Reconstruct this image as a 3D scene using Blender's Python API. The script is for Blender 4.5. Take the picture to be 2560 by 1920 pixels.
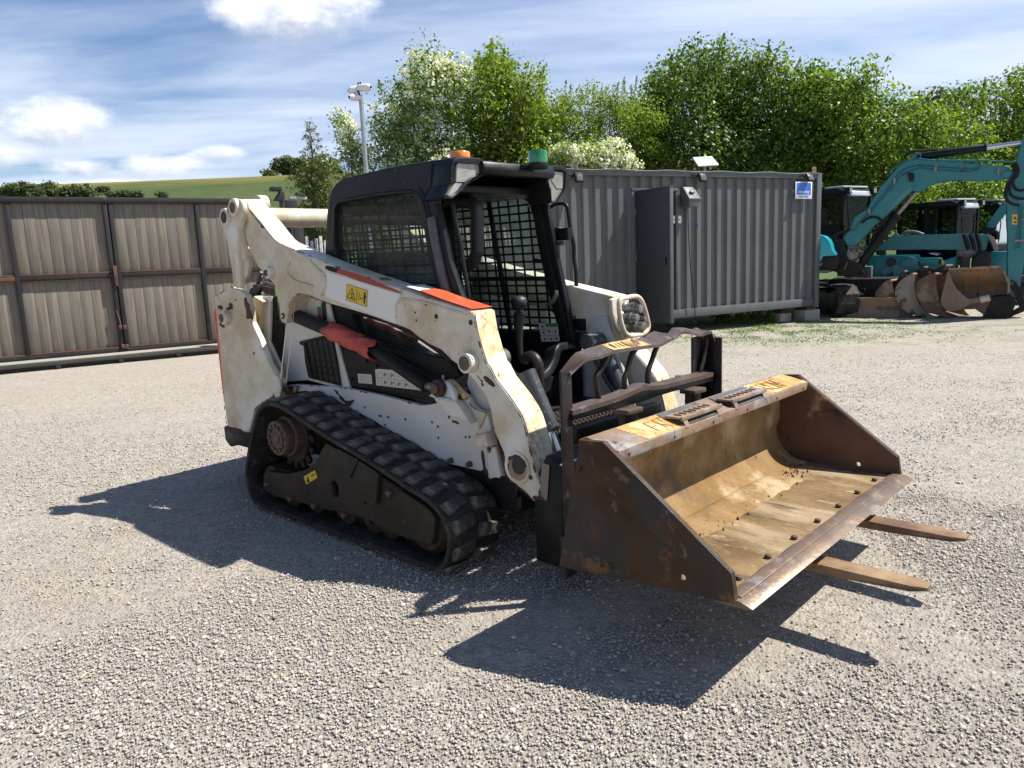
import bpy, bmesh, math, random
import numpy as np
from mathutils import Vector, Matrix
R=math.radians; PI=math.pi
for o in list(bpy.data.objects): bpy.data.objects.remove(o)
S=bpy.context.scene; COL=S.collection
# ------------------------------------------------------------------ camera, sky, sun, exposure
cd=bpy.data.cameras.new('camera'); cam=bpy.data.objects.new('camera',cd); COL.objects.link(cam); S.camera=cam
cd.sensor_width=36; cd.lens=1901.9/2560*36; cd.clip_end=2000; cd.clip_start=.05
_p,_r=.1641,.0407
_f=Vector((0,math.cos(_p),-math.sin(_p))); _rt=Vector((1,0,0)); _dn=Vector((0,-math.sin(_p),-math.cos(_p)))
_x=math.cos(_r)*_rt+math.sin(_r)*_dn; _y=-math.sin(_r)*_rt+math.cos(_r)*_dn
cam.matrix_world=Matrix(((_x.x,-_y.x,-_f.x,0),(_x.y,-_y.y,-_f.y,0),(_x.z,-_y.z,-_f.z,1.427),(0,0,0,1)))
SUN=Vector((.683,.075,1)).normalized()
sd=bpy.data.lights.new('sun','SUN'); sun=bpy.data.objects.new('sun',sd); COL.objects.link(sun)
sd.energy=5.0; sd.angle=R(.53); sd.color=(1,.955,.89)
sun.rotation_euler=SUN.to_track_quat('Z','Y').to_euler()
W=bpy.data.worlds.new('World'); S.world=W; W.use_nodes=True
S.view_settings.view_transform='Standard'; S.view_settings.look='None'; S.view_settings.exposure=0.74; S.view_settings.gamma=1
S.render.resolution_x=1024; S.render.resolution_y=768
def sky():
    nt=W.node_tree; N=nt.nodes; L=nt.links; N.clear()
    def n(t,**k):
        q=N.new(t)
        for a,b in k.items(): setattr(q,a,b)
        return q
    def m(op,a,b=None,c=None,clamp=False):
        q=n('ShaderNodeMath',operation=op,use_clamp=clamp)
        for i,v in enumerate((a,b,c)):
            if v is None: continue
            if isinstance(v,(int,float)): q.inputs[i].default_value=v
            else: L.new(v,q.inputs[i])
        return q.outputs[0]
    st=n('ShaderNodeTexSky',sky_type='NISHITA',sun_disc=False); st.sun_elevation=math.asin(SUN.z); st.sun_rotation=math.atan2(SUN.x,SUN.y)
    st.air_density=1.15; st.dust_density=.5; st.ozone_density=1.2
    tc=n('ShaderNodeTexCoord'); sp=n('ShaderNodeSeparateXYZ'); L.new(tc.outputs['Generated'],sp.inputs[0])
    X,Y,Z=sp.outputs
    zz=m('ADD',m('MAXIMUM',Z,0.0),.09)
    cx=m('DIVIDE',X,zz); cy=m('DIVIDE',Y,zz)
    def noise(vx,vy,vz,scale,det,rough,dist=0):
        cb=n('ShaderNodeCombineXYZ')
        for i,v in enumerate((vx,vy,vz)):
            if isinstance(v,(int,float)): cb.inputs[i].default_value=v
            else: L.new(v,cb.inputs[i])
        q=n('ShaderNodeTexNoise'); q.inputs['Scale'].default_value=scale; q.inputs['Detail'].default_value=det
        q.inputs['Roughness'].default_value=rough; q.inputs['Distortion'].default_value=dist; L.new(cb.outputs[0],q.inputs[0]); return q.outputs[0]
    def ss(v,a,b):
        q=n('ShaderNodeMapRange',interpolation_type='SMOOTHSTEP'); L.new(v,q.inputs[0]); q.inputs[1].default_value=a; q.inputs[2].default_value=b; return q.outputs[0]
    # streaky cirrus, denser to the right
    c1=noise(m('MULTIPLY',m('ADD',cx,m('MULTIPLY',cy,.10)),.36),m('MULTIPLY',cy,.95),0,1.15,7,.50,.5)
    c2=noise(m('MULTIPLY',cx,.8),m('MULTIPLY',cy,1.9),4.7,3.0,7,.62,.3)
    right=ss(X,-.15,.55)
    v=m('ADD',m('ADD',m('MULTIPLY',c1,.85),m('MULTIPLY',c2,.15)),m('MULTIPLY',right,.12))
    low=ss(Z,.42,.02)
    v=m('ADD',v,m('MULTIPLY',low,.17))
    cir=m('MULTIPLY',m('MULTIPLY',ss(v,.42,.78),.84),m('ADD',m('MULTIPLY',ss(Z,.75,.30),.8),.2))
    base=n('ShaderNodeMixRGB'); L.new(cir,base.inputs[0])
    gain=n('ShaderNodeMixRGB',blend_type='MULTIPLY'); gain.inputs[0].default_value=1; L.new(st.outputs[0],gain.inputs[1]); gain.inputs[2].default_value=(.76,.95,1.24,1)
    L.new(gain.outputs[0],base.inputs[1]); base.inputs[2].default_value=(8.9,9.8,11.7,1)
    cur=base.outputs[0]
    # separate cumulus clouds: azimuth, elevation, half sizes in radians
    az=m('ARCTAN2',X,Y); el=m('ARCSINE',Z)
    nz=noise(m('MULTIPLY',az,1.0),m('MULTIPLY',el,1.5),2.2,11,7,.6)
    nz2=noise(m('MULTIPLY',az,1.0),m('MULTIPLY',el,1.7),7.2,24,5,.6)
    for a,e,wa,we in ((-.515,.165,.078,.026),(-.61,.130,.075,.018),(-.49,.118,.040,.012),(-.40,.120,.060,.018),(-.345,.134,.034,.012),(-.245,.292,.095,.040),(-.43,.095,.13,.011),(-.60,.085,.08,.012),(-.9,.17,.1,.03),(-1.2,.3,.14,.05),(1.3,.25,.14,.04),(-2.2,.3,.2,.06),(2.5,.22,.2,.05)):
        da=m('DIVIDE',m('SUBTRACT',az,a),wa); de=m('DIVIDE',m('SUBTRACT',el,e),we)
        d=m('ADD',m('MULTIPLY',da,da),m('MULTIPLY',de,de))
        q=m('ADD',m('SUBTRACT',1.25,d),m('MULTIPLY',m('SUBTRACT',nz,.5),4.0))
        mk=m('MULTIPLY',ss(q,0.0,1.5),.93)
        up=ss(m('ADD',de,m('MULTIPLY',m('SUBTRACT',nz2,.5),3.0)),-1.1,.7)
        cc=n('ShaderNodeMixRGB'); L.new(up,cc.inputs[0]); cc.inputs[1].default_value=(5.6,6.2,7.6,1); cc.inputs[2].default_value=(13.5,13.6,13.8,1)
        mx=n('ShaderNodeMixRGB'); L.new(mk,mx.inputs[0]); L.new(cur,mx.inputs[1]); L.new(cc.outputs[0],mx.inputs[2]); cur=mx.outputs[0]
    bg=n('ShaderNodeBackground'); bg.inputs[1].default_value=.060; L.new(cur,bg.inputs[0])
    out=n('ShaderNodeOutputWorld'); L.new(bg.outputs[0],out.inputs[0])
sky()
# ------------------------------------------------------------------ materials
def mat(name,col,rough=.6,metal=0,var=None,layers=(),bump=(0,0),spec=.5,coat=0,streak=None,noisegrp=6):
    """var=(colour2,scale,amount); layers=[(colour,scale,lo,hi,rough,detail,zstretch)]; bump=(strength,scale)"""
    M=bpy.data.materials.new(name); M.use_nodes=True; nt=M.node_tree; N=nt.nodes; L=nt.links
    b=N['Principled BSDF']; b.inputs['Roughness'].default_value=rough; b.inputs['Metallic'].default_value=metal
    b.inputs['Specular IOR Level'].default_value=spec
    if coat: b.inputs['Coat Weight'].default_value=coat; b.inputs['Coat Roughness'].default_value=.25
    b.inputs['Base Color'].default_value=(*col,1)
    if not (var or layers or bump[0]): return M
    tc=N.new('ShaderNodeTexCoord')
    def noise(scale,det=8,ro=.6,st=(1,1,1),off=0):
        mp=N.new('ShaderNodeMapping'); L.new(tc.outputs['Object'],mp.inputs[0]); mp.inputs['Scale'].default_value=st; mp.inputs['Location'].default_value=(off,off*.7,off*1.3)
        q=N.new('ShaderNodeTexNoise'); q.inputs['Scale'].default_value=scale; q.inputs['Detail'].default_value=det; q.inputs['Roughness'].default_value=ro
        L.new(mp.outputs[0],q.inputs[0]); return q.outputs[0]
    cur=None; rg=None
    def mix(fac,a,c):
        q=N.new('ShaderNodeMixRGB'); L.new(fac,q.inputs[0])
        if a is None: q.inputs[1].default_value=(*col,1)
        else: L.new(a,q.inputs[1])
        q.inputs[2].default_value=(*c,1); return q.outputs[0]
    def ramp(f,lo,hi,to=1):
        q=N.new('ShaderNodeMapRange'); L.new(f,q.inputs[0]); q.inputs[1].default_value=lo-.045; q.inputs[2].default_value=hi-.045; q.inputs[4].default_value=to; return q.outputs[0]
    if var: cur=mix(ramp(noise(var[1],8,.62),.38,.68,var[2]),cur,var[0])
    for i,l in enumerate(layers):
        c,sc,lo,hi=l[:4]; ro=l[4] if len(l)>4 else .6; st=l[5] if len(l)>5 else (1,1,1)
        f=ramp(noise(sc,9,ro,st,3.1*(i+1)),lo,hi); cur=mix(f,cur,c)
    if cur is not None: L.new(cur,b.inputs['Base Color'])
    rr=N.new('ShaderNodeMapRange'); L.new(noise(9,5,.6),rr.inputs[0]); rr.inputs[1].default_value=.3; rr.inputs[2].default_value=.7
    rr.inputs[3].default_value=max(.05,rough-.1); rr.inputs[4].default_value=min(1,rough+.12); L.new(rr.outputs[0],b.inputs['Roughness'])
    if bump[0]:
        bp=N.new('ShaderNodeBump'); bp.inputs['Strength'].default_value=bump[0]; bp.inputs['Distance'].default_value=.01
        L.new(noise(bump[1],6,.65),bp.inputs['Height']); L.new(bp.outputs[0],b.inputs['Normal'])
    return M
RUSTD=(.035,.014,.009); 
M={}
M['white']=mat('worn_white_paint',(.68,.645,.55),.5,var=((.46,.36,.21),4.2,.9),layers=((( .44,.33,.18),7,.60,.80,.7,(1,1,.5)),((.70,.68,.63),3.3,.58,.72,.5),((.30,.17,.07),16,.68,.76,.75),((.32,.24,.15),60,.66,.74,.7,(1,1,.25)),(RUSTD,11,.725,.735,.62),(RUSTD,38,.735,.745,.6)),bump=(.10,30))
M['white_front']=mat('rust_stained_white_paint',(.74,.66,.46),.55,var=((.60,.40,.16),9,.8),layers=(((.78,.74,.60),4,.54,.64,.6),(( .36,.17,.05),20,.54,.68,.78,(1,1,.6)),((.22,.10,.04),40,.62,.72,.75),(RUSTD,9,.70,.715,.7)),bump=(.15,40))
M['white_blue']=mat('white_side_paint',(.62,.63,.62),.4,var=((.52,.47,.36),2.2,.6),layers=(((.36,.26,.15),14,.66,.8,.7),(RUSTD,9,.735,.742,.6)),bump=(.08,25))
M['chip']=mat('bare_rust_patch',(.040,.017,.011),.75,var=((.09,.035,.015),14,.6),bump=(.3,60))
M['rustpaint']=mat('rusty_arch',(.50,.42,.30),.6,var=((.22,.10,.04),5,1),layers=((RUSTD,7,.56,.6,.7),),bump=(.3,30))
M['vinyl']=mat('clean_white_vinyl',(.72,.71,.68),.4,var=((.64,.61,.54),3,.5))
M['black']=mat('black_paint',(.006,.0065,.008),.42,spec=.22,var=((.020,.019,.017),5,.5),layers=(((.055,.052,.045),30,.70,.80,.7),),bump=(.06,50))
M['cabroof']=mat('cab_roof_plastic',(.0075,.009,.011),.40,spec=.22,var=((.016,.018,.022),3,.6),layers=(((.07,.067,.06),22,.72,.84,.75),),bump=(.05,60))
M['post']=mat('scuffed_post',(.075,.082,.095),.4,var=((.03,.034,.042),8,.7),layers=(((.3,.3,.3),40,.66,.72,.7),),bump=(.1,60))
M['dkgrey']=mat('dark_grey_plastic',(.017,.017,.0165),.6,spec=.2,var=((.028,.026,.023),5,.5),bump=(.05,90))
M['orange']=mat('orange_paint',(.78,.105,.035),.42,var=((.62,.07,.03),10,.6),layers=(((.45,.04,.03),18,.63,.68,.6),),bump=(.25,25))
M['red']=mat('red_sleeve',(.52,.085,.055),.6,var=((.30,.035,.028),8,.7),layers=(((.5,.16,.12),14,.64,.74,.7),((.12,.03,.02),12,.68,.75,.7,(1,1,.4))),bump=(.35,18))
M['red_dark']=mat('red_stripe',(.30,.040,.022),.5)
M['rubber']=mat('track_rubber',(.012,.0115,.011),.7,spec=.2,var=((.060,.054,.047),6,.8),layers=(((.15,.14,.125),18,.60,.78,.7),),bump=(.5,45))
M['mud']=mat('worn_lug_rubber',(.022,.020,.019),.5,var=((.085,.075,.062),9,.95),layers=(((.23,.205,.165),13,.54,.66,.78),((.010,.010,.010),18,.64,.68,.75,(1,1,1))),bump=(.9,60))
M['tframe']=mat('brown_track_frame',(.026,.019,.014),.6,spec=.25,var=((.048,.034,.024),4,.8),layers=(((.10,.085,.07),12,.64,.78,.7),),bump=(.15,40))
M['tframe_dk']=mat('dark_plate',(.013,.013,.0135),.5,spec=.25,var=((.026,.024,.022),5,.6),bump=(.1,40))
M['hub']=mat('rusty_hub',(.085,.052,.038),.6,var=((.15,.10,.07),10,.8),layers=(((.03,.018,.014),14,.6,.7,.7),),bump=(.3,60))
M['bucket']=mat('rusty_bucket_outside',(.036,.017,.009),.55,spec=.22,var=((.080,.040,.018),3,.9),layers=(((.038,.035,.032),1.5,.52,.60,.7),((.15,.085,.04),4,.62,.67,.75),((.12,.04,.018),9,.60,.72,.75,(1,1,.4)),((.13,.11,.085),16,.66,.71,.75,(1,1,.5)),((.012,.007,.006),7,.66,.70,.8,(.5,1,1.6))),bump=(.2,40))
M['bucket_in']=mat('dusty_bucket_inside',(.30,.195,.095),.8,spec=.15,var=((.19,.112,.038),5,.95),layers=(((.43,.32,.19),3,.55,.66,.6),((.17,.095,.04),13,.60,.72,.75,(1,1,.45)),((.12,.085,.06),2.2,.64,.74,.6),((.055,.028,.016),34,.64,.72,.7,(1,1,.3))),bump=(.35,35))
M['bucket_side']=mat('dark_rust_inner_plate',(.075,.036,.022),.6,var=((.14,.068,.036),4,.8),layers=(((.30,.20,.10),2.6,.60,.64,.65),((.03,.018,.014),7,.6,.7,.7)),bump=(.25,40))
M['floor_in']=mat('muddy_bucket_floor',(.235,.155,.068),.6,spec=.25,var=((.12,.072,.030),3.4,.95),layers=(((.31,.225,.13),2.6,.52,.64,.65,(.6,1.6,1)),((.065,.038,.023),3.4,.54,.68,.68,(.6,1.9,1)),((.40,.31,.20),11,.62,.72,.75,(.6,1.5,1)),((.04,.025,.02),40,.68,.74,.7)),bump=(.4,30))
M['edge']=mat('polished_cutting_edge',(.135,.105,.085),.42,.35,var=((.20,.125,.07),5,.8),layers=(((.32,.29,.26),9,.6,.72,.7,(1,.5,1)),((.30,.19,.10),12,.62,.72,.7)),bump=(.2,40))
M['yellow']=mat('worn_yellow_paint',(.46,.29,.065),.55,var=((.42,.21,.06),14,.8),layers=(((.66,.50,.24),6,.54,.64,.6),((.30,.13,.06),22,.60,.70,.75),((.15,.09,.07),7,.62,.66,.7)),bump=(.5,50))
M['scratch']=mat('rust_scratch',(.26,.10,.035),.8,var=((.40,.20,.06),20,.7))
M['lip']=mat('worn_brown_lip',(.20,.135,.105),.5,var=((.33,.22,.125),6,.9),layers=(((.30,.29,.28),3.5,.58,.66,.6),((.10,.06,.045),12,.62,.72,.7)),bump=(.3,45))
M['fork']=mat('worn_black_fork_frame',(.011,.009,.009),.42,spec=.35,var=((.030,.018,.014),6,.8),layers=(((.09,.078,.068),11,.66,.78,.7),((.10,.042,.022),16,.66,.76,.7)),bump=(.2,50))
M['fork_top']=mat('worn_top_bar',(.055,.040,.036),.4,var=((.11,.075,.055),6,.9),layers=(((.24,.215,.19),10,.62,.74,.7),((.035,.02,.016),9,.62,.7,.7)),bump=(.2,50))
M['tine']=mat('rusty_fork_tine',(.33,.215,.105),.5,var=((.13,.065,.032),5,1),layers=(((.12,.06,.03),8,.60,.74,.7,(.5,1,1)),),bump=(.25,40))
M['steel']=mat('dull_steel',(.30,.29,.27),.35,.7,var=((.12,.11,.10),14,.7))
M['chrome']=mat('cylinder_rod',(.62,.60,.58),.18,.9)
M['cyl']=mat('dark_cylinder',(.026,.029,.035),.40,var=((.055,.058,.062),10,.6),layers=(((.42,.42,.40),26,.64,.71,.75),),bump=(.06,50))
M['bolt']=mat('rusty_bolt',(.075,.045,.032),.6,.2,var=((.14,.10,.07),30,.7))
M['ylabel']=mat('yellow_label',(.66,.47,.03),.45,var=((.56,.38,.03),20,.4))
M['ink']=mat('black_ink',(.012,.012,.012),.5)
M['paper']=mat('white_label',(.62,.60,.55),.5,var=((.50,.47,.41),14,.5))
M['grnlab']=mat('green_print',(.03,.20,.11),.5)
M['redlab']=mat('red_print',(.42,.03,.04),.5)
M['lens']=mat('cloudy_lens',(.27,.26,.225),.18,.1,var=((.17,.16,.13),7,.9),layers=(((.36,.35,.31),3,.55,.68,.5),),coat=.6)
M['lamp_dark']=mat('brownish_lamp_glass',(.13,.105,.095),.2,coat=.4)
M['amber']=mat('amber_dome',(.90,.24,.015),.22,coat=.6,var=((.75,.17,.01),30,.3))
M['greenb']=mat('green_dome',(.004,.13,.035),.14,coat=.8,var=((.01,.28,.09),14,.7))
M['seat']=mat('black_seat_vinyl',(.020,.020,.022),.5,bump=(.1,60))
M['teal']=mat('teal_paint',(.002,.165,.180),.32,var=((.003,.13,.142),2,.7),layers=(((.12,.20,.17),5,.68,.8,.7),),coat=.25,bump=(.04,20))
M['cyan']=mat('cyan_hood_paint',(.008,.33,.38),.3,coat=.3)
M['brown']=mat('rusted_digging_bucket',(.105,.050,.032),.6,var=((.16,.085,.05),3,.8),layers=(((.22,.16,.11),3,.58,.66,.65),((.04,.025,.02),6,.62,.7,.7)),bump=(.3,20))
M['greyb']=mat('mud_greyed_bucket',(.30,.255,.205),.7,var=((.20,.16,.12),3,.8),layers=(((.06,.045,.04),2.4,.56,.60,.7),),bump=(.3,20))
M['tanb']=mat('tan_dirty_bucket',(.26,.19,.125),.65,var=((.19,.12,.075),3,.8),layers=(((.35,.17,.08),2.2,.60,.63,.5),((.09,.055,.04),4,.64,.72,.7)),bump=(.3,20))
M['wsteel']=mat('light_roof_metal',(.55,.58,.62),.3,.3,var=((.42,.45,.50),4,.5))
M['grey']=mat('grey_container_paint',(.135,.143,.141),.5,spec=.25,var=((.105,.112,.110),1.5,.7),layers=(((.20,.205,.20),16,.67,.74,.7),((.30,.16,.09),9,.76,.78,.7)),bump=(.06,20))
M['greyrail']=mat('grey_rail_paint',(.115,.12,.122),.5,spec=.3,var=((.085,.088,.088),4,.7),layers=(((.30,.19,.12),12,.72,.76,.7),),bump=(.1,20))
M['greydoor']=mat('dark_door_paint',(.040,.044,.050),.5,var=((.052,.055,.06),1.5,.6),bump=(.05,20))
M['board']=None
M['gframe']=mat('black_gate_steel',(.017,.018,.021),.55,spec=.3,var=((.032,.030,.028),5,.7),layers=(((.12,.05,.03),7,.66,.72,.7),),bump=(.08,40))
M['primer']=mat('rust_red_primer',(.125,.050,.030),.65,var=((.07,.034,.024),6,.8),layers=(((.05,.03,.03),9,.62,.68,.7),))
M['greenbeam']=mat('weathered_rail',(.045,.048,.043),.6,spec=.2,var=((.07,.07,.06),6,.7),bump=(.15,40))
M['conc']=mat('concrete_block',(.34,.32,.28),.9,var=((.25,.235,.20),6,.8),bump=(.4,40))
M['galv']=mat('galvanised_pole',(.40,.42,.43),.4,.5,var=((.30,.32,.33),8,.7))
M['plast']=mat('white_plastic',(.72,.72,.72),.35)
M['signw']=mat('white_sign',(.78,.78,.78),.4)
M['signb']=mat('blue_sign',(.05,.16,.62),.4)
M['cloth']=mat('dusty_curtain',(.26,.25,.23),.9,bump=(.5,9))
M['trunk']=mat('bark',(.085,.068,.052),.9,var=((.13,.11,.085),8,.8),bump=(.6,30))
M['oldwood']=mat('flaking_white_post',(.55,.56,.55),.8,var=((.25,.24,.22),14,.8),bump=(.3,40))
def glassmat(name,tint,gl=.08,dirt=.12,dc=(.30,.36,.31),ior=1.42):
    m=bpy.data.materials.new(name); m.use_nodes=True; N=m.node_tree.nodes; L=m.node_tree.links; N.clear()
    o=N.new('ShaderNodeOutputMaterial'); t=N.new('ShaderNodeBsdfTransparent'); t.inputs[0].default_value=(*tint,1)
    g=N.new('ShaderNodeBsdfGlossy'); g.inputs['Roughness'].default_value=.03; fr=N.new('ShaderNodeFresnel'); fr.inputs[0].default_value=ior
    ad=N.new('ShaderNodeMath'); ad.operation='MULTIPLY_ADD'; ad.inputs[1].default_value=.9; ad.inputs[2].default_value=0; L.new(fr.outputs[0],ad.inputs[0])
    mx=N.new('ShaderNodeMixShader'); L.new(ad.outputs[0],mx.inputs[0]); L.new(t.outputs[0],mx.inputs[1]); L.new(g.outputs[0],mx.inputs[2])
    d=N.new('ShaderNodeAddShader'); d1=N.new('ShaderNodeBsdfDiffuse'); d1.inputs[0].default_value=(*dc,1); d2=N.new('ShaderNodeBsdfTranslucent'); d2.inputs[0].default_value=(*dc,1); L.new(d1.outputs[0],d.inputs[0]); L.new(d2.outputs[0],d.inputs[1])
    tc=N.new('ShaderNodeTexCoord'); ns=N.new('ShaderNodeTexNoise'); ns.inputs['Scale'].default_value=7; ns.inputs['Detail'].default_value=9; ns.inputs['Roughness'].default_value=.7; L.new(tc.outputs['Object'],ns.inputs[0])
    mr=N.new('ShaderNodeMapRange'); L.new(ns.outputs[0],mr.inputs[0]); mr.inputs[1].default_value=.35; mr.inputs[2].default_value=.75; mr.inputs[3].default_value=dirt*.3; mr.inputs[4].default_value=dirt*2
    m2=N.new('ShaderNodeMixShader'); L.new(mr.outputs[0],m2.inputs[0]); L.new(mx.outputs[0],m2.inputs[1]); L.new(d.outputs[0],m2.inputs[2]); L.new(m2.outputs[0],o.inputs[0]); return m
M['glass']=glassmat('green_tinted_glass',(.72,.86,.79),.1,.055)
M['glassd']=glassmat('dark_cab_glass',(.50,.58,.54),.2,.006,ior=1.22)
def boardmat():
    m=bpy.data.materials.new('grey_composite_board'); m.use_nodes=True; N=m.node_tree.nodes; L=m.node_tree.links; b=N['Principled BSDF']; b.inputs['Roughness'].default_value=.75
    tc=N.new('ShaderNodeTexCoord'); oi=N.new('ShaderNodeObjectInfo'); ad=N.new('ShaderNodeVectorMath'); ad.operation='MULTIPLY_ADD'
    cb=N.new('ShaderNodeCombineXYZ'); L.new(oi.outputs['Random'],cb.inputs[0]); L.new(oi.outputs['Random'],cb.inputs[2])
    L.new(cb.outputs[0],ad.inputs[0]); ad.inputs[1].default_value=(37,11,53); L.new(tc.outputs['Object'],ad.inputs[2])
    mp=N.new('ShaderNodeMapping'); mp.inputs['Scale'].default_value=(30,30,1.6); L.new(ad.outputs[0],mp.inputs[0])
    n1=N.new('ShaderNodeTexNoise'); n1.inputs['Scale'].default_value=1; n1.inputs['Detail'].default_value=7; n1.inputs['Distortion'].default_value=.8; L.new(mp.outputs[0],n1.inputs[0])
    r=N.new('ShaderNodeValToRGB'); L.new(n1.outputs[0],r.inputs[0]); e=r.color_ramp.elements
    e[0].position=.30; e[0].color=(.115,.105,.090,1); e[1].position=.74; e[1].color=(.225,.190,.145,1); x=e.new(.5); x.color=(.165,.143,.113,1)
    hs=N.new('ShaderNodeMixRGB'); hs.blend_type='MULTIPLY'; hs.inputs[0].default_value=1; L.new(r.outputs[0],hs.inputs[1])
    rr=N.new('ShaderNodeValToRGB'); L.new(oi.outputs['Random'],rr.inputs[0]); q=rr.color_ramp.elements; q[0].color=(.93,.95,.97,1); q[1].color=(1.06,1.03,1.0,1); L.new(rr.outputs[0],hs.inputs[2])
    L.new(hs.outputs[0],b.inputs['Base Color']); bp=N.new('ShaderNodeBump'); bp.inputs['Strength'].default_value=.25; bp.inputs['Distance'].default_value=.004; L.new(n1.outputs[0],bp.inputs['Height']); L.new(bp.outputs[0],b.inputs['Normal'])
    return m
M['board']=boardmat()
def leafmat(name,cols,trans=.35,rough=.42,spec=.5):
    m=bpy.data.materials.new(name); m.use_nodes=True; N=m.node_tree.nodes; L=m.node_tree.links; N.clear()
    o=N.new('ShaderNodeOutputMaterial'); g=N.new('ShaderNodeNewGeometry'); r=N.new('ShaderNodeValToRGB'); L.new(g.outputs['Random Per Island'],r.inputs[0])
    e=r.color_ramp.elements; e[0].color=(*cols[0],1); e[1].color=(*cols[-1],1)
    for i,c in enumerate(cols[1:-1]): x=e.new((i+1)/(len(cols)-1)); x.color=(*c,1)
    p=N.new('ShaderNodeBsdfPrincipled'); p.inputs['Roughness'].default_value=rough; p.inputs['Specular IOR Level'].default_value=spec; L.new(r.outputs[0],p.inputs['Base Color'])
    t=N.new('ShaderNodeBsdfTranslucent'); h=N.new('ShaderNodeMixRGB'); h.blend_type='MULTIPLY'; h.inputs[0].default_value=1; h.inputs[2].default_value=(1.35,1.5,.5,1); L.new(r.outputs[0],h.inputs[1]); L.new(h.outputs[0],t.inputs[0])
    mx=N.new('ShaderNodeMixShader'); mx.inputs[0].default_value=trans; L.new(p.outputs[0],mx.inputs[1]); L.new(t.outputs[0],mx.inputs[2]); L.new(mx.outputs[0],o.inputs[0]); return m
M['leaf']=leafmat('green_leaves',[(.060,.105,.018),(.13,.20,.030),(.25,.335,.06)],.42,.45,.4)
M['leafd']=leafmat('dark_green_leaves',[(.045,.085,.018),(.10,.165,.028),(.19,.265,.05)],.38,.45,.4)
M['leafy']=leafmat('yellow_green_leaves',[(.11,.155,.018),(.19,.255,.032),(.29,.36,.055)],.42,.45,.35)
M['leafg']=leafmat('grey_green_leaves',[(.075,.095,.030),(.12,.145,.045),(.17,.195,.06)],.35)
M['conif']=leafmat('conifer_needles',[(.06,.08,.028),(.115,.14,.045),(.18,.20,.07)],.35,.6,.3)
M['flower']=leafmat('white_blossom',[(.62,.60,.46),(.72,.72,.60),(.80,.80,.74)],.25,.6)
M['farleaf']=leafmat('distant_leaves',[(.060,.080,.038),(.088,.112,.048),(.125,.15,.065)],.3,.7,.2)  # distance haze is mixed into these leaf colours: paler, less saturated
M['weed']=leafmat('weed_leaves',[(.06,.12,.02),(.10,.19,.03),(.14,.24,.04)],.4)
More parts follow.
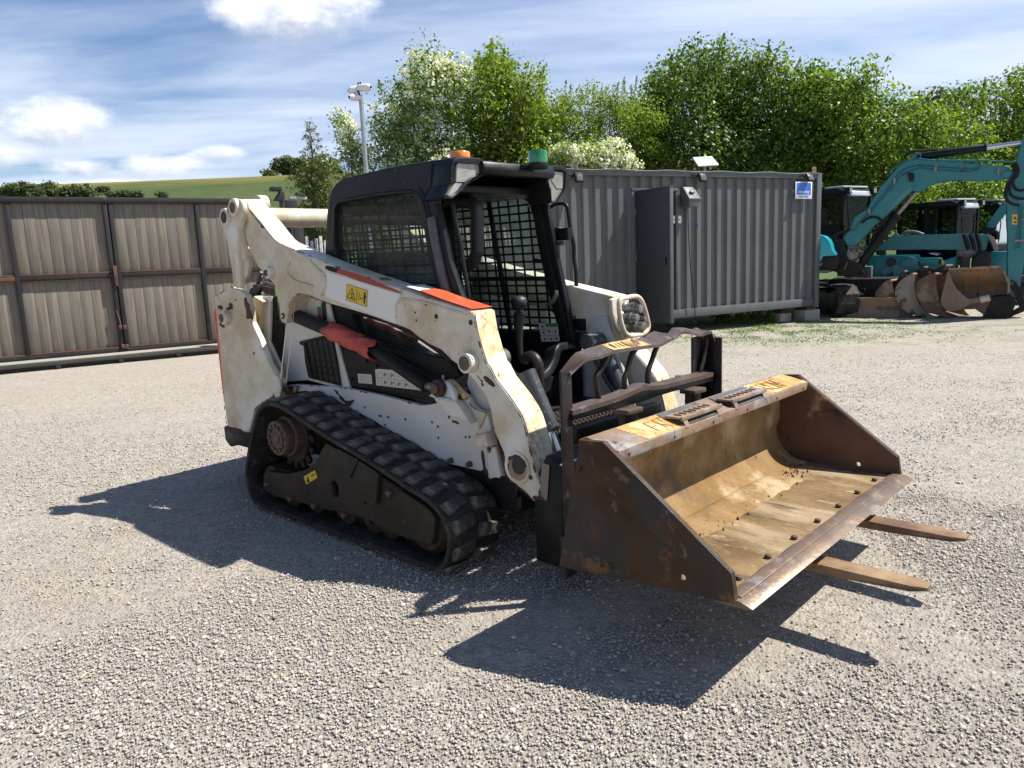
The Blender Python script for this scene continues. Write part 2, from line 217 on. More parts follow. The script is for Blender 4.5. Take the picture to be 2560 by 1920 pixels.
# ------------------------------------------------------------------ geometry helpers
def link(me,name,m,parent=None,smooth=None):
    o=bpy.data.objects.new(name,me); COL.objects.link(o)
    if m is not None: me.materials.append(M[m] if isinstance(m,str) else m)
    if parent is not None: o.parent=parent
    if smooth is not None and len(me.polygons):
        me.polygons.foreach_set('use_smooth',[True]*len(me.polygons)); me.set_sharp_from_angle(angle=R(smooth))
    return o
def tag(o,label=None,cat=None,group=None,kind=None):
    if label: o['label']=label
    if cat: o['category']=cat
    if group: o['group']=group
    if kind: o['kind']=kind
    return o
def thing(name,label,cat,loc=(0,0,0),rz=0,group=None):
    o=bpy.data.objects.new(name,None); COL.objects.link(o); o.location=loc; o.rotation_euler=(0,0,rz); o.empty_display_size=.2
    return tag(o,label,cat,group)
class MB:
    def __init__(s): s.v=[]; s.f=[]
    def add(s,vs,fs):
        n=len(s.v); s.v+= [tuple(v) for v in vs]; s.f+=[[i+n for i in f] for f in fs]; return s
    def box(s,c,d,rot=None):
        x,y,z=[q/2 for q in d]; P=[Vector((a*x,b*y,e*z)) for a in(-1,1) for b in(-1,1) for e in(-1,1)]
        if rot is not None: P=[rot@p for p in P]
        P=[p+Vector(c) for p in P]; return s.add(P,[[0,1,3,2],[4,6,7,5],[0,4,5,1],[2,3,7,6],[0,2,6,4],[1,5,7,3]])
    def span(s,a,b): # axis aligned box from corner to corner
        return s.box([(p+q)/2 for p,q in zip(a,b)],[abs(q-p) for p,q in zip(a,b)])
    def beam(s,p,q,w,h,up=(0,0,1)):
        p=Vector(p);q=Vector(q);d=(q-p).normalized();u=Vector(up); r=d.cross(u).normalized(); u=r.cross(d)
        P=[b+r*a*w/2+u*e*h/2 for b in(p,q) for a,e in((-1,-1),(1,-1),(1,1),(-1,1))]
        return s.add(P,[[0,3,2,1],[4,5,6,7],[0,1,5,4],[1,2,6,5],[2,3,7,6],[3,0,4,7]])
    def cyl(s,p,q,r,r2=None,n=16,cap=True):
        p=Vector(p);q=Vector(q);d=(q-p).normalized();a=d.orthogonal().normalized();b=d.cross(a); r2=r if r2 is None else r2
        P=[c+(a*math.cos(t)+b*math.sin(t))*rr for c,rr in((p,r),(q,r2)) for t in[2*PI*i/n for i in range(n)]]
        F=[[i,(i+1)%n,n+(i+1)%n,n+i] for i in range(n)]
        if cap: F+=[list(range(n))[::-1],list(range(n,2*n))]
        return s.add(P,F)
    def tube(s,path,r,n=8,flat=None,side=None,closed=False,cap=True):
        """round tube, or flat bar when flat=(w,h) with side vector"""
        P=[Vector(p) for p in path]; m=len(P); rings=[]; pa=None
        for i in range(m):
            a=P[(i-1)%m] if (closed or i>0) else P[i]; b=P[(i+1)%m] if (closed or i<m-1) else P[i]
            d=(b-a).normalized()
            if side is not None: u=Vector(side); u=(u-d*u.dot(d)).normalized()
            else:
                if pa is None: u=d.orthogonal().normalized()
                else: u=(pa-d*pa.dot(d)).normalized()
                pa=u
            w=d.cross(u); rr=r[i] if isinstance(r,(list,tuple)) else r
            if flat: rings.append([P[i]+u*x*flat[0]/2+w*y*flat[1]/2 for x,y in((-1,-1),(1,-1),(1,1),(-1,1))])
            else: rings.append([P[i]+(u*math.cos(t)+w*math.sin(t))*rr for t in[2*PI*k/n for k in range(n)]])
        k=len(rings[0]); F=[]
        for i in range(m if closed else m-1):
            j=(i+1)%m; F+=[[i*k+q,i*k+(q+1)%k,j*k+(q+1)%k,j*k+q] for q in range(k)]
        if cap and not closed: F+=[list(range(k))[::-1],list(range((m-1)*k,m*k))]
        return s.add([p for g in rings for p in g],F)
    def prism(s,poly,t0,t1,axis='y'):
        n=len(poly)
        def pt(a,b,t): return (a,t,b) if axis=='y' else ((t,a,b) if axis=='x' else (a,b,t))
        P=[pt(a,b,t0) for a,b in poly]+[pt(a,b,t1) for a,b in poly]
        return s.add(P,[list(range(n)),list(range(n,2*n))[::-1]]+[[i,n+i,n+(i+1)%n,(i+1)%n] for i in range(n)])
    def lathe(s,prof,c,ax='z',n=24): # prof [(r,h)]
        c=Vector(c); P=[]; 
        for r,h in prof:
            for i in range(n):
                t=2*PI*i/n; q=(r*math.cos(t),r*math.sin(t),h)
                q={'z':q,'y':(q[0],q[2],q[1]),'x':(q[2],q[0],q[1])}[ax]; P.append(c+Vector(q))
        F=[[j*n+i,j*n+(i+1)%n,(j+1)*n+(i+1)%n,(j+1)*n+i] for j in range(len(prof)-1) for i in range(n)]
        F+=[list(range(n))[::-1],list(range((len(prof)-1)*n,len(prof)*n))]
        return s.add(P,F)
    def build(s,name,m,parent=None,bev=0,smooth=35,seg=2):
        me=bpy.data.meshes.new(name); bm=bmesh.new(); vv=[bm.verts.new(v) for v in s.v]
        for f in s.f:
            try: bm.faces.new([vv[i] for i in f])
            except ValueError: pass
        bmesh.ops.recalc_face_normals(bm,faces=bm.faces)
        if bev:
            es=[e for e in bm.edges if len(e.link_faces)==2 and e.calc_face_angle(0)>R(40)]
            try: bmesh.ops.bevel(bm,geom=es,offset=bev,segments=seg,affect='EDGES',profile=.5,clamp_overlap=True)
            except Exception: pass
        bm.to_mesh(me); bm.free(); return link(me,name,m,parent,smooth)
def rnd(pts,r,n=4,closed=True):
    """round the corners of a 2D/3D polyline"""
    out=[]; m=len(pts); P=[Vector(p) for p in pts]
    for i,p in enumerate(P):
        if not closed and i in(0,m-1): out.append(p); continue
        a=P[i-1];b=P[(i+1)%m]; rr=r[i] if isinstance(r,(list,tuple)) else r
        d=min(rr,(a-p).length*.45,(b-p).length*.45); s=p+(a-p).normalized()*d; e=p+(b-p).normalized()*d
        for k in range(n+1):
            t=k/n; out.append(s*(1-t)**2+p*2*t*(1-t)+e*t*t)
    return [tuple(q) for q in out]
def plate(name,outer,t0,t1,m,parent,holes=(),axis='y',bev=.004,smooth=30):
    cu=bpy.data.curves.new(name,'CURVE'); cu.dimensions='2D'; cu.fill_mode='BOTH'
    for poly in (outer,*holes):
        sp=cu.splines.new('POLY'); sp.points.add(len(poly)-1); sp.use_cyclic_u=True
        for i,p in enumerate(poly): sp.points[i].co=(p[0],p[1],0,1)
    h=abs(t1-t0)/2; bev=min(bev,h*.8); cu.extrude=h-bev
    if bev: cu.bevel_depth=bev; cu.bevel_resolution=1; cu.offset=-bev
    ob=bpy.data.objects.new('tmp',cu); COL.objects.link(ob); bpy.context.view_layer.update()
    me=bpy.data.meshes.new_from_object(ob.evaluated_get(bpy.context.evaluated_depsgraph_get())); bpy.data.objects.remove(ob); bpy.data.curves.remove(cu)
    c=(t0+t1)/2; n=len(me.vertices); a=np.empty(n*3,np.float32); me.vertices.foreach_get('co',a); a=a.reshape(-1,3)
    b=np.empty_like(a)
    if axis=='y': b[:,0]=a[:,0]; b[:,1]=c+a[:,2]; b[:,2]=a[:,1]
    elif axis=='x': b[:,0]=c+a[:,2]; b[:,1]=a[:,0]; b[:,2]=a[:,1]
    else: b=a.copy(); b[:,2]+=c
    me.vertices.foreach_set('co',b.ravel())
    if axis=='y': me.flip_normals()
    me.name=name; me.materials.clear(); return link(me,name,m,parent,smooth)
def text(name,body,size,m,parent,loc,rot,align='CENTER',depth=.001,bold=0):
    cu=bpy.data.curves.new(name,'FONT'); cu.body=body; cu.size=size; cu.align_x=align; cu.align_y='CENTER'; cu.extrude=depth; cu.offset=bold
    ob=bpy.data.objects.new('tmp',cu); COL.objects.link(ob); bpy.context.view_layer.update()
    me=bpy.data.meshes.new_from_object(ob.evaluated_get(bpy.context.evaluated_depsgraph_get())); bpy.data.objects.remove(ob); bpy.data.curves.remove(cu)
    me.name=name; me.materials.clear(); o=link(me,name,m,parent); o.location=loc; o.rotation_euler=rot; return o
def circ(c,r,n=20,ry=None): return [(c[0]+r*math.cos(2*PI*i/n),c[1]+(ry or r)*math.sin(2*PI*i/n)) for i in range(n)]
def inside(p,poly):
    x,y=p; c=False; j=len(poly)-1
    for i in range(len(poly)):
        xi,yi=poly[i];xj,yj=poly[j]
        if (yi>y)!=(yj>y) and x<(xj-xi)*(y-yi)/(yj-yi)+xi: c=not c
        j=i
    return c
def copy_tree(o,parent=None):
    c=o.copy(); COL.objects.link(c); c.parent=parent
    for ch in [q for q in bpy.data.objects if q.parent is o]: copy_tree(ch,c)
    return c
rng=np.random.default_rng(7); random.seed(5)
def ragged(c,rx,ry,n=22,j=.35,rot=0):
    out=[]; ph=[random.uniform(0,6.28) for _ in range(4)]
    for i in range(n):
        t=2*PI*i/n; k=1+j*(.5*math.sin(2*t+ph[0])+.4*math.sin(3*t+ph[1])+.35*math.sin(5*t+ph[2]))+random.uniform(-j,j)*.45
        x=rx*k*math.cos(t); y=ry*k*math.sin(t); out.append((c[0]+x*math.cos(rot)-y*math.sin(rot),c[1]+x*math.sin(rot)+y*math.cos(rot)))
    return out
# ------------------------------------------------------------------ ground, gravel, hill
def groundmat():
    m=bpy.data.materials.new('gravel_yard'); m.use_nodes=True; N=m.node_tree.nodes; L=m.node_tree.links; b=N['Principled BSDF']; b.inputs['Roughness'].default_value=.9; b.inputs['Specular IOR Level'].default_value=.25
    g=N.new('ShaderNodeNewGeometry'); P=g.outputs['Position']
    def noise(sc,det=6,ro=.6,st=None):
        q=N.new('ShaderNodeTexNoise'); q.inputs['Scale'].default_value=sc; q.inputs['Detail'].default_value=det; q.inputs['Roughness'].default_value=ro
        if st:
            mp=N.new('ShaderNodeMapping'); mp.inputs['Scale'].default_value=st; L.new(P,mp.inputs[0]); L.new(mp.outputs[0],q.inputs[0])
        else: L.new(P,q.inputs[0])
        return q.outputs[0]
    def vor(sc,out='Color'):
        q=N.new('ShaderNodeTexVoronoi'); q.inputs['Scale'].default_value=sc; L.new(P,q.inputs[0]); return q.outputs[out]
    def mr(f,a,c,lo=0,hi=1):
        q=N.new('ShaderNodeMapRange'); L.new(f,q.inputs[0]); q.inputs[1].default_value=a; q.inputs[2].default_value=c; q.inputs[3].default_value=lo; q.inputs[4].default_value=hi; return q.outputs[0]
    def mix(f,a,c,bt='MIX'):
        q=N.new('ShaderNodeMixRGB'); q.blend_type=bt
        for i,v in enumerate((f,a,c)):
            if isinstance(v,(int,float)): q.inputs[i].default_value=v
            elif isinstance(v,tuple): q.inputs[i].default_value=(*v,1)
            else: L.new(v,q.inputs[i])
        return q.outputs[0]
    def rampc(f,cols):
        r=N.new('ShaderNodeValToRGB'); L.new(f,r.inputs[0]); e=r.color_ramp.elements; e[0].color=(*cols[0],1); e[1].color=(*cols[-1],1)
        for i,c in enumerate(cols[1:-1]): x=e.new((i+1)/(len(cols)-1)); x.color=(*c,1)
        return r.outputs[0]
    sep=N.new('ShaderNodeSeparateXYZ'); L.new(vor(75),sep.inputs[0])
    st=rampc(sep.outputs[0],[(.20,.185,.155),(.36,.335,.285),(.46,.42,.345),(.58,.545,.475)])
    sep2=N.new('ShaderNodeSeparateXYZ'); L.new(vor(42),sep2.inputs[0])
    st2=rampc(sep2.outputs[0],[(.22,.205,.175),(.40,.37,.315),(.54,.505,.435)])
    sand=mix(mr(noise(1.3),.4,.65),(.44,.37,.295),(.39,.34,.28))
    sand=mix(mr(noise(60,4,.7),.35,.7,0,.6),sand,(.25,.22,.18))
    patch=mr(noise(.75,5,.62,(1,2.0,1)),.40,.60)
    stones=mix(.5,st,st2)
    cur=mix(mr(patch,0,1,.35,.85),sand,stones)
    cur=mix(mr(noise(.28,4,.6),.42,.66,0,.35),cur,(.45,.385,.295)); cur=mix(mr(noise(16,5,.75),.46,.66,0,.55),cur,(.20,.185,.16)); cur=mix(mr(noise(7,6,.75,(1,.8,1)),.50,.66,0,.4),cur,(.24,.225,.195))
    # thin grass patches in front of the container
    sx=N.new('ShaderNodeSeparateXYZ'); L.new(P,sx.inputs[0])
    near=N.new('ShaderNodeMath'); near.operation='MULTIPLY'; L.new(mr(sx.outputs[1],9.6,12.0),near.inputs[0]); L.new(mr(sx.outputs[0],1.5,3.0),near.inputs[1])
    n2=N.new('ShaderNodeMath'); n2.operation='MULTIPLY'; L.new(near.outputs[0],n2.inputs[0]); L.new(mr(noise(1.8,8,.75),.46,.62,0,.6),n2.inputs[1])
    cur=mix(n2.outputs[0],cur,(.115,.155,.045))
    far=mr(sx.outputs[1],19,24); cur=mix(far,cur,(.07,.11,.03))
    L.new(cur,b.inputs['Base Color'])
    bp=N.new('ShaderNodeBump'); bp.inputs['Strength'].default_value=1; bp.inputs['Distance'].default_value=.022
    h=mix(.5,vor(75,'Distance'),vor(42,'Distance')); h=mix(.35,h,noise(140,5,.7)); L.new(h,bp.inputs['Height']); bp.invert=True
    bp2=N.new('ShaderNodeBump'); bp2.inputs['Strength'].default_value=.35; bp2.inputs['Distance'].default_value=.05; L.new(noise(2.4,5,.6),bp2.inputs['Height']); L.new(bp.outputs[0],bp2.inputs['Normal']); L.new(bp2.outputs[0],b.inputs['Normal'])
    return m
def grid(name,xs,ys,zf,m):
    v=[(x,y,zf(x,y)) for y in ys for x in xs]; n=len(xs); f=[[j*n+i,j*n+i+1,(j+1)*n+i+1,(j+1)*n+i] for j in range(len(ys)-1) for i in range(n-1)]
    me=bpy.data.meshes.new(name); me.from_pydata(v,[],f); o=link(me,name,m); me.polygons.foreach_set('use_smooth',[True]*len(me.polygons)); return o
gm=groundmat()
_gx=[-300,-60,-20]+[-12+.5*i for i in range(53)]+[20,60,300]; _gy=[-60,-20,-6,-2]+[-1+.4*i for i in range(48)]+[20,24,40,75]
def gz(x,y):
    if abs(x)>13 or y<0 or y>17: return 0
    return .012*math.sin(1.7*x+.6*y)*math.sin(1.1*y-.7*x+1)
gnd=tag(grid('ground',_gx,_gy,lambda x,y:gz(x,y)-.004,gm),kind='structure')
def hillmat():
    m=bpy.data.materials.new('grass_hillside'); m.use_nodes=True; N=m.node_tree.nodes; L=m.node_tree.links; b=N['Principled BSDF']; b.inputs['Roughness'].default_value=.9; b.inputs['Specular IOR Level'].default_value=.1
    g=N.new('ShaderNodeNewGeometry')
    def noise(sc,st,det=7):
        mp=N.new('ShaderNodeMapping'); mp.inputs['Scale'].default_value=st; L.new(g.outputs['Position'],mp.inputs[0]); q=N.new('ShaderNodeTexNoise'); q.inputs['Scale'].default_value=sc; q.inputs['Detail'].default_value=det; q.inputs['Roughness'].default_value=.65; L.new(mp.outputs[0],q.inputs[0]); return q.outputs[0]
    def mix(f,a,c):
        q=N.new('ShaderNodeMixRGB'); L.new(f,q.inputs[0])
        for i,v in ((1,a),(2,c)):
            if isinstance(v,tuple): q.inputs[i].default_value=(*v,1)
            else: L.new(v,q.inputs[i])
        return q.outputs[0]
    def mr(f,a,c,lo=0,hi=1):
        q=N.new('ShaderNodeMapRange'); L.new(f,q.inputs[0]); q.inputs[1].default_value=a; q.inputs[2].default_value=c; q.inputs[3].default_value=lo; q.inputs[4].default_value=hi; return q.outputs[0]
    c=mix(mr(noise(.05,(1,1,1)),.35,.65),(.058,.082,.026),(.082,.108,.036)); c=mix(mr(noise(.6,(1,.6,1)),.42,.68,0,.6),c,(.040,.058,.020))
    s=N.new('ShaderNodeSeparateXYZ'); L.new(g.outputs['Position'],s.inputs[0])
    ad=N.new('ShaderNodeMath'); ad.operation='MULTIPLY_ADD'; L.new(noise(.03,(1,2,1)),ad.inputs[0]); ad.inputs[1].default_value=90; L.new(s.outputs[1],ad.inputs[2])
    c=mix(mr(ad.outputs[0],285,318,0,.8),c,(.20,.175,.045))
    L.new(c,b.inputs['Base Color']); return m
RIDGE=[(-192.124,36.284), (-174.448,36.272), (-156.771,36.259), (-139.115,36.076), (-121.436,36.064), (-103.757,36.052), (-91.394,35.906), (-79,36.103), (-64.86,36.059)]
def ridge(x):
    if x<=RIDGE[0][0]: return RIDGE[0][1]-(RIDGE[0][0]-x)*.01
    for a,b in zip(RIDGE,RIDGE[1:]):
        if x<=b[0]: return a[1]+(b[1]-a[1])*(x-a[0])/(b[0]-a[0])
    return RIDGE[-1][1]+(x-RIDGE[-1][0])*.02
def hz(x,y):
    t=min(max((y-74)/226,0),1); t=t*t*(3-2*t)*.35+t*.65
    return (ridge(x)*t if y<=300 else ridge(x)-(y-300)*.08)-.1
tag(grid('hill',[-520+20*i for i in range(53)],[74+10*i for i in range(23)]+[300,304,320,380,500],hz,hillmat()),kind='structure')
# loose stones
def valnoise(x,y,s,seed):
    r=np.random.default_rng(seed).random((64,64)); u=x*s;v=y*s; i=np.floor(u).astype(int);j=np.floor(v).astype(int);fu=u-i;fv=v-j;fu=fu*fu*(3-2*fu);fv=fv*fv*(3-2*fv)
    g=lambda a,b:r[a%64,b%64]; return (g(i,j)*(1-fu)+g(i+1,j)*fu)*(1-fv)+(g(i,j+1)*(1-fu)+g(i+1,j+1)*fu)*fv
def pebbles():
    t=(1+5**.5)/2
    ico=np.array([(-1,t,0),(1,t,0),(-1,-t,0),(1,-t,0),(0,-1,t),(0,1,t),(0,-1,-t),(0,1,-t),(t,0,-1),(t,0,1),(-t,0,-1),(-t,0,1)],float); ico/=np.linalg.norm(ico[0])
    fi=np.array([(0,11,5),(0,5,1),(0,1,7),(0,7,10),(0,10,11),(1,5,9),(5,11,4),(11,10,2),(10,7,6),(7,1,8),(3,9,4),(3,4,2),(3,2,6),(3,6,8),(3,8,9),(4,9,5),(2,4,11),(6,2,10),(8,6,7),(9,8,1)])
    oc=np.array([(1,0,0),(0,1,0),(-1,0,0),(0,-1,0),(0,0,1),(0,0,-1)],float); fo=np.array([(0,1,4),(1,2,4),(2,3,4),(3,0,4),(1,0,5),(2,1,5),(3,2,5),(0,3,5)])
    AV=[];AF=[];off=0
    for base,fc,n,y0,y1,smin,smax in ((oc,fo,120000,1.75,4.2,.0026,.0066),(oc,fo,90000,4.2,10.5,.0036,.0085),(ico,fi,6500,1.75,4.6,.0055,.0110),(ico,fi,1800,4.6,8.5,.007,.011)):
        y=np.sqrt(rng.uniform(y0**2,y1**2,n)); x=rng.uniform(-.80,.80,n)*y+rng.uniform(-.3,.3,n)
        d=valnoise(x+40,y*1.6,.9,3)*.55+valnoise(x+40,y*1.3,2.6,4)*.45; keep=rng.random(n)<np.clip((d-.34)*4.2,.13,1)
        if y1>5: keep&=rng.random(n)<np.clip((y1+.3-y)/(y1-4.6),0,1)**1.3
        x=x[keep];y=y[keep];d=d[keep];n=len(x); s=smin+(smax-smin)*rng.random(n)**1.8*(.6+.6*d)
        sh=np.stack([1+.45*rng.random(n),.75+.4*rng.random(n),.42+.3*rng.random(n)],1)*s[:,None]
        V=base[None]*(1+.34*(rng.random((n,len(base),1))-.5))*sh[:,None,:]
        a=rng.uniform(0,6.283,n); ti=rng.normal(0,.35,n); c,si=np.cos(a),np.sin(a)
        ct,st=np.cos(ti),np.sin(ti); Y2=V[...,1]*ct[:,None]-V[...,2]*st[:,None]; Z2=V[...,1]*st[:,None]+V[...,2]*ct[:,None]
        X3=V[...,0]*c[:,None]-Y2*si[:,None]; Y3=V[...,0]*si[:,None]+Y2*c[:,None]
        z0=s*.22+np.array([gz(a_,b_) for a_,b_ in zip(x,y)])
        AV.append(np.stack([X3+x[:,None],Y3+y[:,None],Z2+z0[:,None]],-1).reshape(-1,3)); AF.append((fc[None]+off+len(base)*np.arange(n)[:,None,None]).reshape(-1)); off+=len(base)*n
    V=np.concatenate(AV);Fa=np.concatenate(AF)
    me=bpy.data.meshes.new('gravel'); me.vertices.add(len(V)); me.vertices.foreach_set('co',V.astype(np.float32).ravel())
    nf=len(Fa)//3; me.loops.add(nf*3); me.loops.foreach_set('vertex_index',Fa.astype(np.int32)); me.polygons.add(nf); me.polygons.foreach_set('loop_start',np.arange(0,nf*3,3,dtype=np.int32)); me.polygons.foreach_set('use_smooth',np.ones(nf,bool)); me.update(); me.validate()
    m=leafmat('pebble',[(.22,.205,.185),(.32,.295,.265),(.39,.36,.32),(.46,.425,.38),(.49,.43,.35),(.57,.53,.475),(.35,.325,.295),(.43,.38,.32),(.48,.37,.26),(.46,.43,.39)],0,.75,.25)
    return tag(link(me,'gravel',m),kind='stuff')
pebbles()
# ------------------------------------------------------------------ vegetation
def quads(P,Nn,size,asp=.62,rg=rng):
    n=len(P); u=rg.normal(size=(n,3)); u-= (u*Nn).sum(1,keepdims=True)*Nn; u/=np.linalg.norm(u,axis=1,keepdims=True)+1e-9; w=np.cross(Nn,u)
    s=size[:,None]; V=np.stack([P-u*s,P+w*s*asp+Nn*s*.18,P+u*s,P-w*s*asp+Nn*s*.18],1); return V.reshape(-1,3)
def leafmesh(name,V,m,parent):
    n=len(V)//4; me=bpy.data.meshes.new(name); me.vertices.add(n*4); me.vertices.foreach_set('co',V.astype(np.float32).ravel()); me.loops.add(n*4); me.loops.foreach_set('vertex_index',np.arange(n*4,dtype=np.int32)); me.polygons.add(n); me.polygons.foreach_set('loop_start',np.arange(0,n*4,4,dtype=np.int32)); me.update(); return link(me,name,m,parent)
def foliage(blobs,n,size,rg,sun=.25,clump=26,sig=.16,fill=.5):
    B=np.array(blobs,float); w=B[:,3]**2; w/=w.sum(); nc=max(3,n//clump); k=rg.choice(len(B),nc,p=w); d=rg.normal(size=(nc,3)); d/=np.linalg.norm(d,axis=1,keepdims=True)
    rad=B[k,3]*(fill+(1.06-fill)*rg.random(nc)**.6); rad*= 1+.09*rg.normal(size=nc)*(rg.random(nc)<.4); C=B[k,:3]+d*rad[:,None]
    m=rg.integers(0,nc,n); s=sig*(.6+.8*rg.random(nc))[m]; P=C[m]+np.clip(rg.normal(size=(n,3)),-1.5,1.5)*s[:,None]*np.array([1,1,.8]); Nn=d[m]*.7+rg.normal(size=(n,3))*.75+np.array([sun,0,.55]); Nn/=np.linalg.norm(Nn,axis=1,keepdims=True)
    sz=size*(.45+1.0*rg.random(n)); P[:,2]=np.maximum(P[:,2],.05); return P,Nn,sz
def sprays(lines,n,size,rg,w=.07):
    L=np.array([(*a,*b) for a,b in lines],float); k=rg.integers(0,len(L),n); t=rg.random(n)[:,None]; P=L[k,:3]*(1-t)+L[k,3:]*t+rg.normal(size=(n,3))*w*(1.15-t)
    Nn=rg.normal(size=(n,3))+np.array([.2,0,.4]); Nn/=np.linalg.norm(Nn,axis=1,keepdims=True); return P,Nn,size*(.6+.7*rg.random(n))
def tree(name,label,blobs,n,size,m,base,seed,depth=1.0,sprout=(),nsp=0,flowers=0,fsize=.05,fblobs=None,trunks=1,group=None,cat='tree',sig=.16,fill=.5,tr=.07,clump=26):
    """blobs (x,z,r) lie in the tree's own depth plane base[1]; depth spreads them front to back"""
    rg=np.random.default_rng(seed); bx,by=base; t=thing(name,label,cat,(bx,by,0),0,group)
    def q(bs): return [(x-bx,rg.uniform(-.35,.35)*depth+dy,z,r) for (x,z,r) in bs for dy in (-.3*depth,.3*depth)]
    B=q(blobs); P,Nn,s=foliage(B,n,size,rg,sig=sig,fill=fill,clump=clump); V=[quads(P,Nn,s,rg=rg)]
    if nsp:
        ls=[((x-bx,rg.uniform(-.4,.4)*depth,z-l),(x-bx+dx,rg.uniform(-.4,.4)*depth,z)) for (x,z,l,dx) in sprout]; P,Nn,s=sprays(ls,nsp,size*.85,rg); V.append(quads(P,Nn,s,rg=rg))
    leafmesh('crown',np.concatenate(V),m,t)
    if flowers:
        P,Nn,s=foliage(q(fblobs or blobs),flowers,fsize,rg,clump=9,sig=.055,fill=.86); leafmesh('blossom',quads(P,Nn,s,.9,rg=rg),'flower',t)
    mb=MB(); top=max(b[2] for b in B)
    for k in range(trunks):
        x0=0 if trunks==1 else rg.uniform(-.5,.5)*depth; tx=np.mean([b[0] for b in B]) ; pts=[(x0+(tx-x0)*f+rg.normal()*.06*f*top*.3,rg.normal()*.05,top*.92*f) for f in (0,.2,.4,.6,.8,1)]
        mb.tube(pts,[tr*(1-.85*f) for f in (0,.2,.4,.6,.8,1)],7)
        for i in range(7):
            b=B[rg.integers(len(B))]; f=rg.uniform(.2,.7); a=Vector(pts[min(5,int(f*5))]); e=Vector(b[:3])+Vector(rg.normal(size=3)*b[3]*.5); mid=(a+e)/2+Vector((0,0,.12)); mb.tube([a,mid,e],[tr*.45,tr*.3,tr*.1],5)
    for (a,b) in ([] if not nsp else ls): mb.tube([a,b],[.008,.003],4)
    mb.build('trunk','trunk',t,smooth=60); return t
def conifer(label,x,y,top,r0,n,seed,zb=.4):
    rg=np.random.default_rng(seed); t=thing('conifer',label,'tree',(x,y,0)); P=[];Nn=[];S_=[]; mb=MB(); mb.tube([(0,0,0),(.03,0,top*.5),(0,0,top)],[.06,.035,.006],7)
    nb=95
    for i in range(nb):
        f=(i/nb)**.9; z=zb+(top-zb)*f; L_=r0*(1-f)**.8*(.6+.6*rg.random())+.07; a=rg.uniform(0,6.283); d=np.array([math.cos(a),math.sin(a),.35+.5*f]); d/=np.linalg.norm(d); p0=np.array([0,0,z])
        if i%2==0: mb.tube([p0,p0+d*L_*.9],[.009,.003],4)
        m=max(8,int(n*L_/(nb*r0*.5))); tt=rg.random(m)**.7; q=p0+d*(L_*tt)[:,None]; q[:,2]-=.38*L_*tt**2; q+=rg.normal(size=(m,3))*.040*(1.3-tt)[:,None]; P.append(q); v=rg.normal(size=(m,3))+np.array([0,0,.5]); Nn.append(v/np.linalg.norm(v,axis=1,keepdims=True)); S_.append(.030*(.6+.8*rg.random(m)))
    leafmesh('crown',quads(np.concatenate(P),np.concatenate(Nn),np.concatenate(S_),.28,rg),'conif',t); mb.build('trunk','trunk',t,smooth=60); return t
conifer('dark feathery conifer with a bare pointed tip, just right of the gate end',*(lambda p:(p[0],15.8,p[1]))([(-3.815,4.266)][0]),1.3,7500,11)
conifer('thin conifer half smothered by white blossom, behind the camera pole',*(lambda p:(p[0],17,p[1]))([(-3.281,4.374)][0]),1.2,6500,12)
tree('hawthorn','hawthorn sprig tree with white blossom leaning left of the camera pole',[(-3.519,4.595,0.148), (-3.413,4.25,0.233), (-3.27,3.852,0.318), (-3.231,3.405,0.424), (-3.079,2.949,0.476)],2600,.030,'leaf',[(-3.122,2.346)][0][:1]+(17.4,),21,.5,flowers=1500,fsize=.026,fblobs=[(-3.593,4.676,0.085), (-3.468,4.593,0.148), (-3.352,4.521,0.127), (-3.28,4.391,0.127), (-3.413,4.25,0.191), (-3.219,3.85,0.212)],tr=.04,sig=.10)
tree('hawthorn','tall hawthorn covered in white blossom behind the cab roof',[(-1.798,5.678,0.285), (-1.482,5.764,0.263), (-1.228,5.656,0.285), (-0.917,5.644,0.285), (-1.562,5.273,0.493), (-2.101,4.995,0.438), (-1.107,5.007,0.602), (-2.44,4.607,0.493), (-1.821,4.432,0.657), (-1.252,4.258,0.657), (-2.631,4.109,0.526), (-2.18,3.735,0.602), (-1.496,3.657,0.657), (-0.91,3.736,0.602), (-2.884,3.506,0.493), (-2.009,3.059,0.657)],17000,.034,'leafd',[(-1.732,2.318)][0][:1]+(18,),22,1.6,sprout=[(x,z,.5,-.1) for x,z in [(-2.574,5.431), (-1.786,5.874), (-1.864,5.799), (-0.969,5.646), (-1.371,5.878)]],nsp=500,flowers=11000,fsize=.030,fblobs=[(-1.795,5.727,0.263), (-1.482,5.764,0.241), (-1.173,5.703,0.285), (-0.87,5.544,0.263), (-1.611,5.325,0.493), (-2.104,4.945,0.416), (-1.203,5.16,0.493), (-2.462,4.588,0.438), (-1.923,4.487,0.526), (-1.52,4.167,0.548), (-2.631,4.109,0.482), (-2.18,3.735,0.482), (-2.887,3.455,0.372), (-1.916,3.724,0.438), (-1.399,3.499,0.394)],sig=.13,trunks=2)
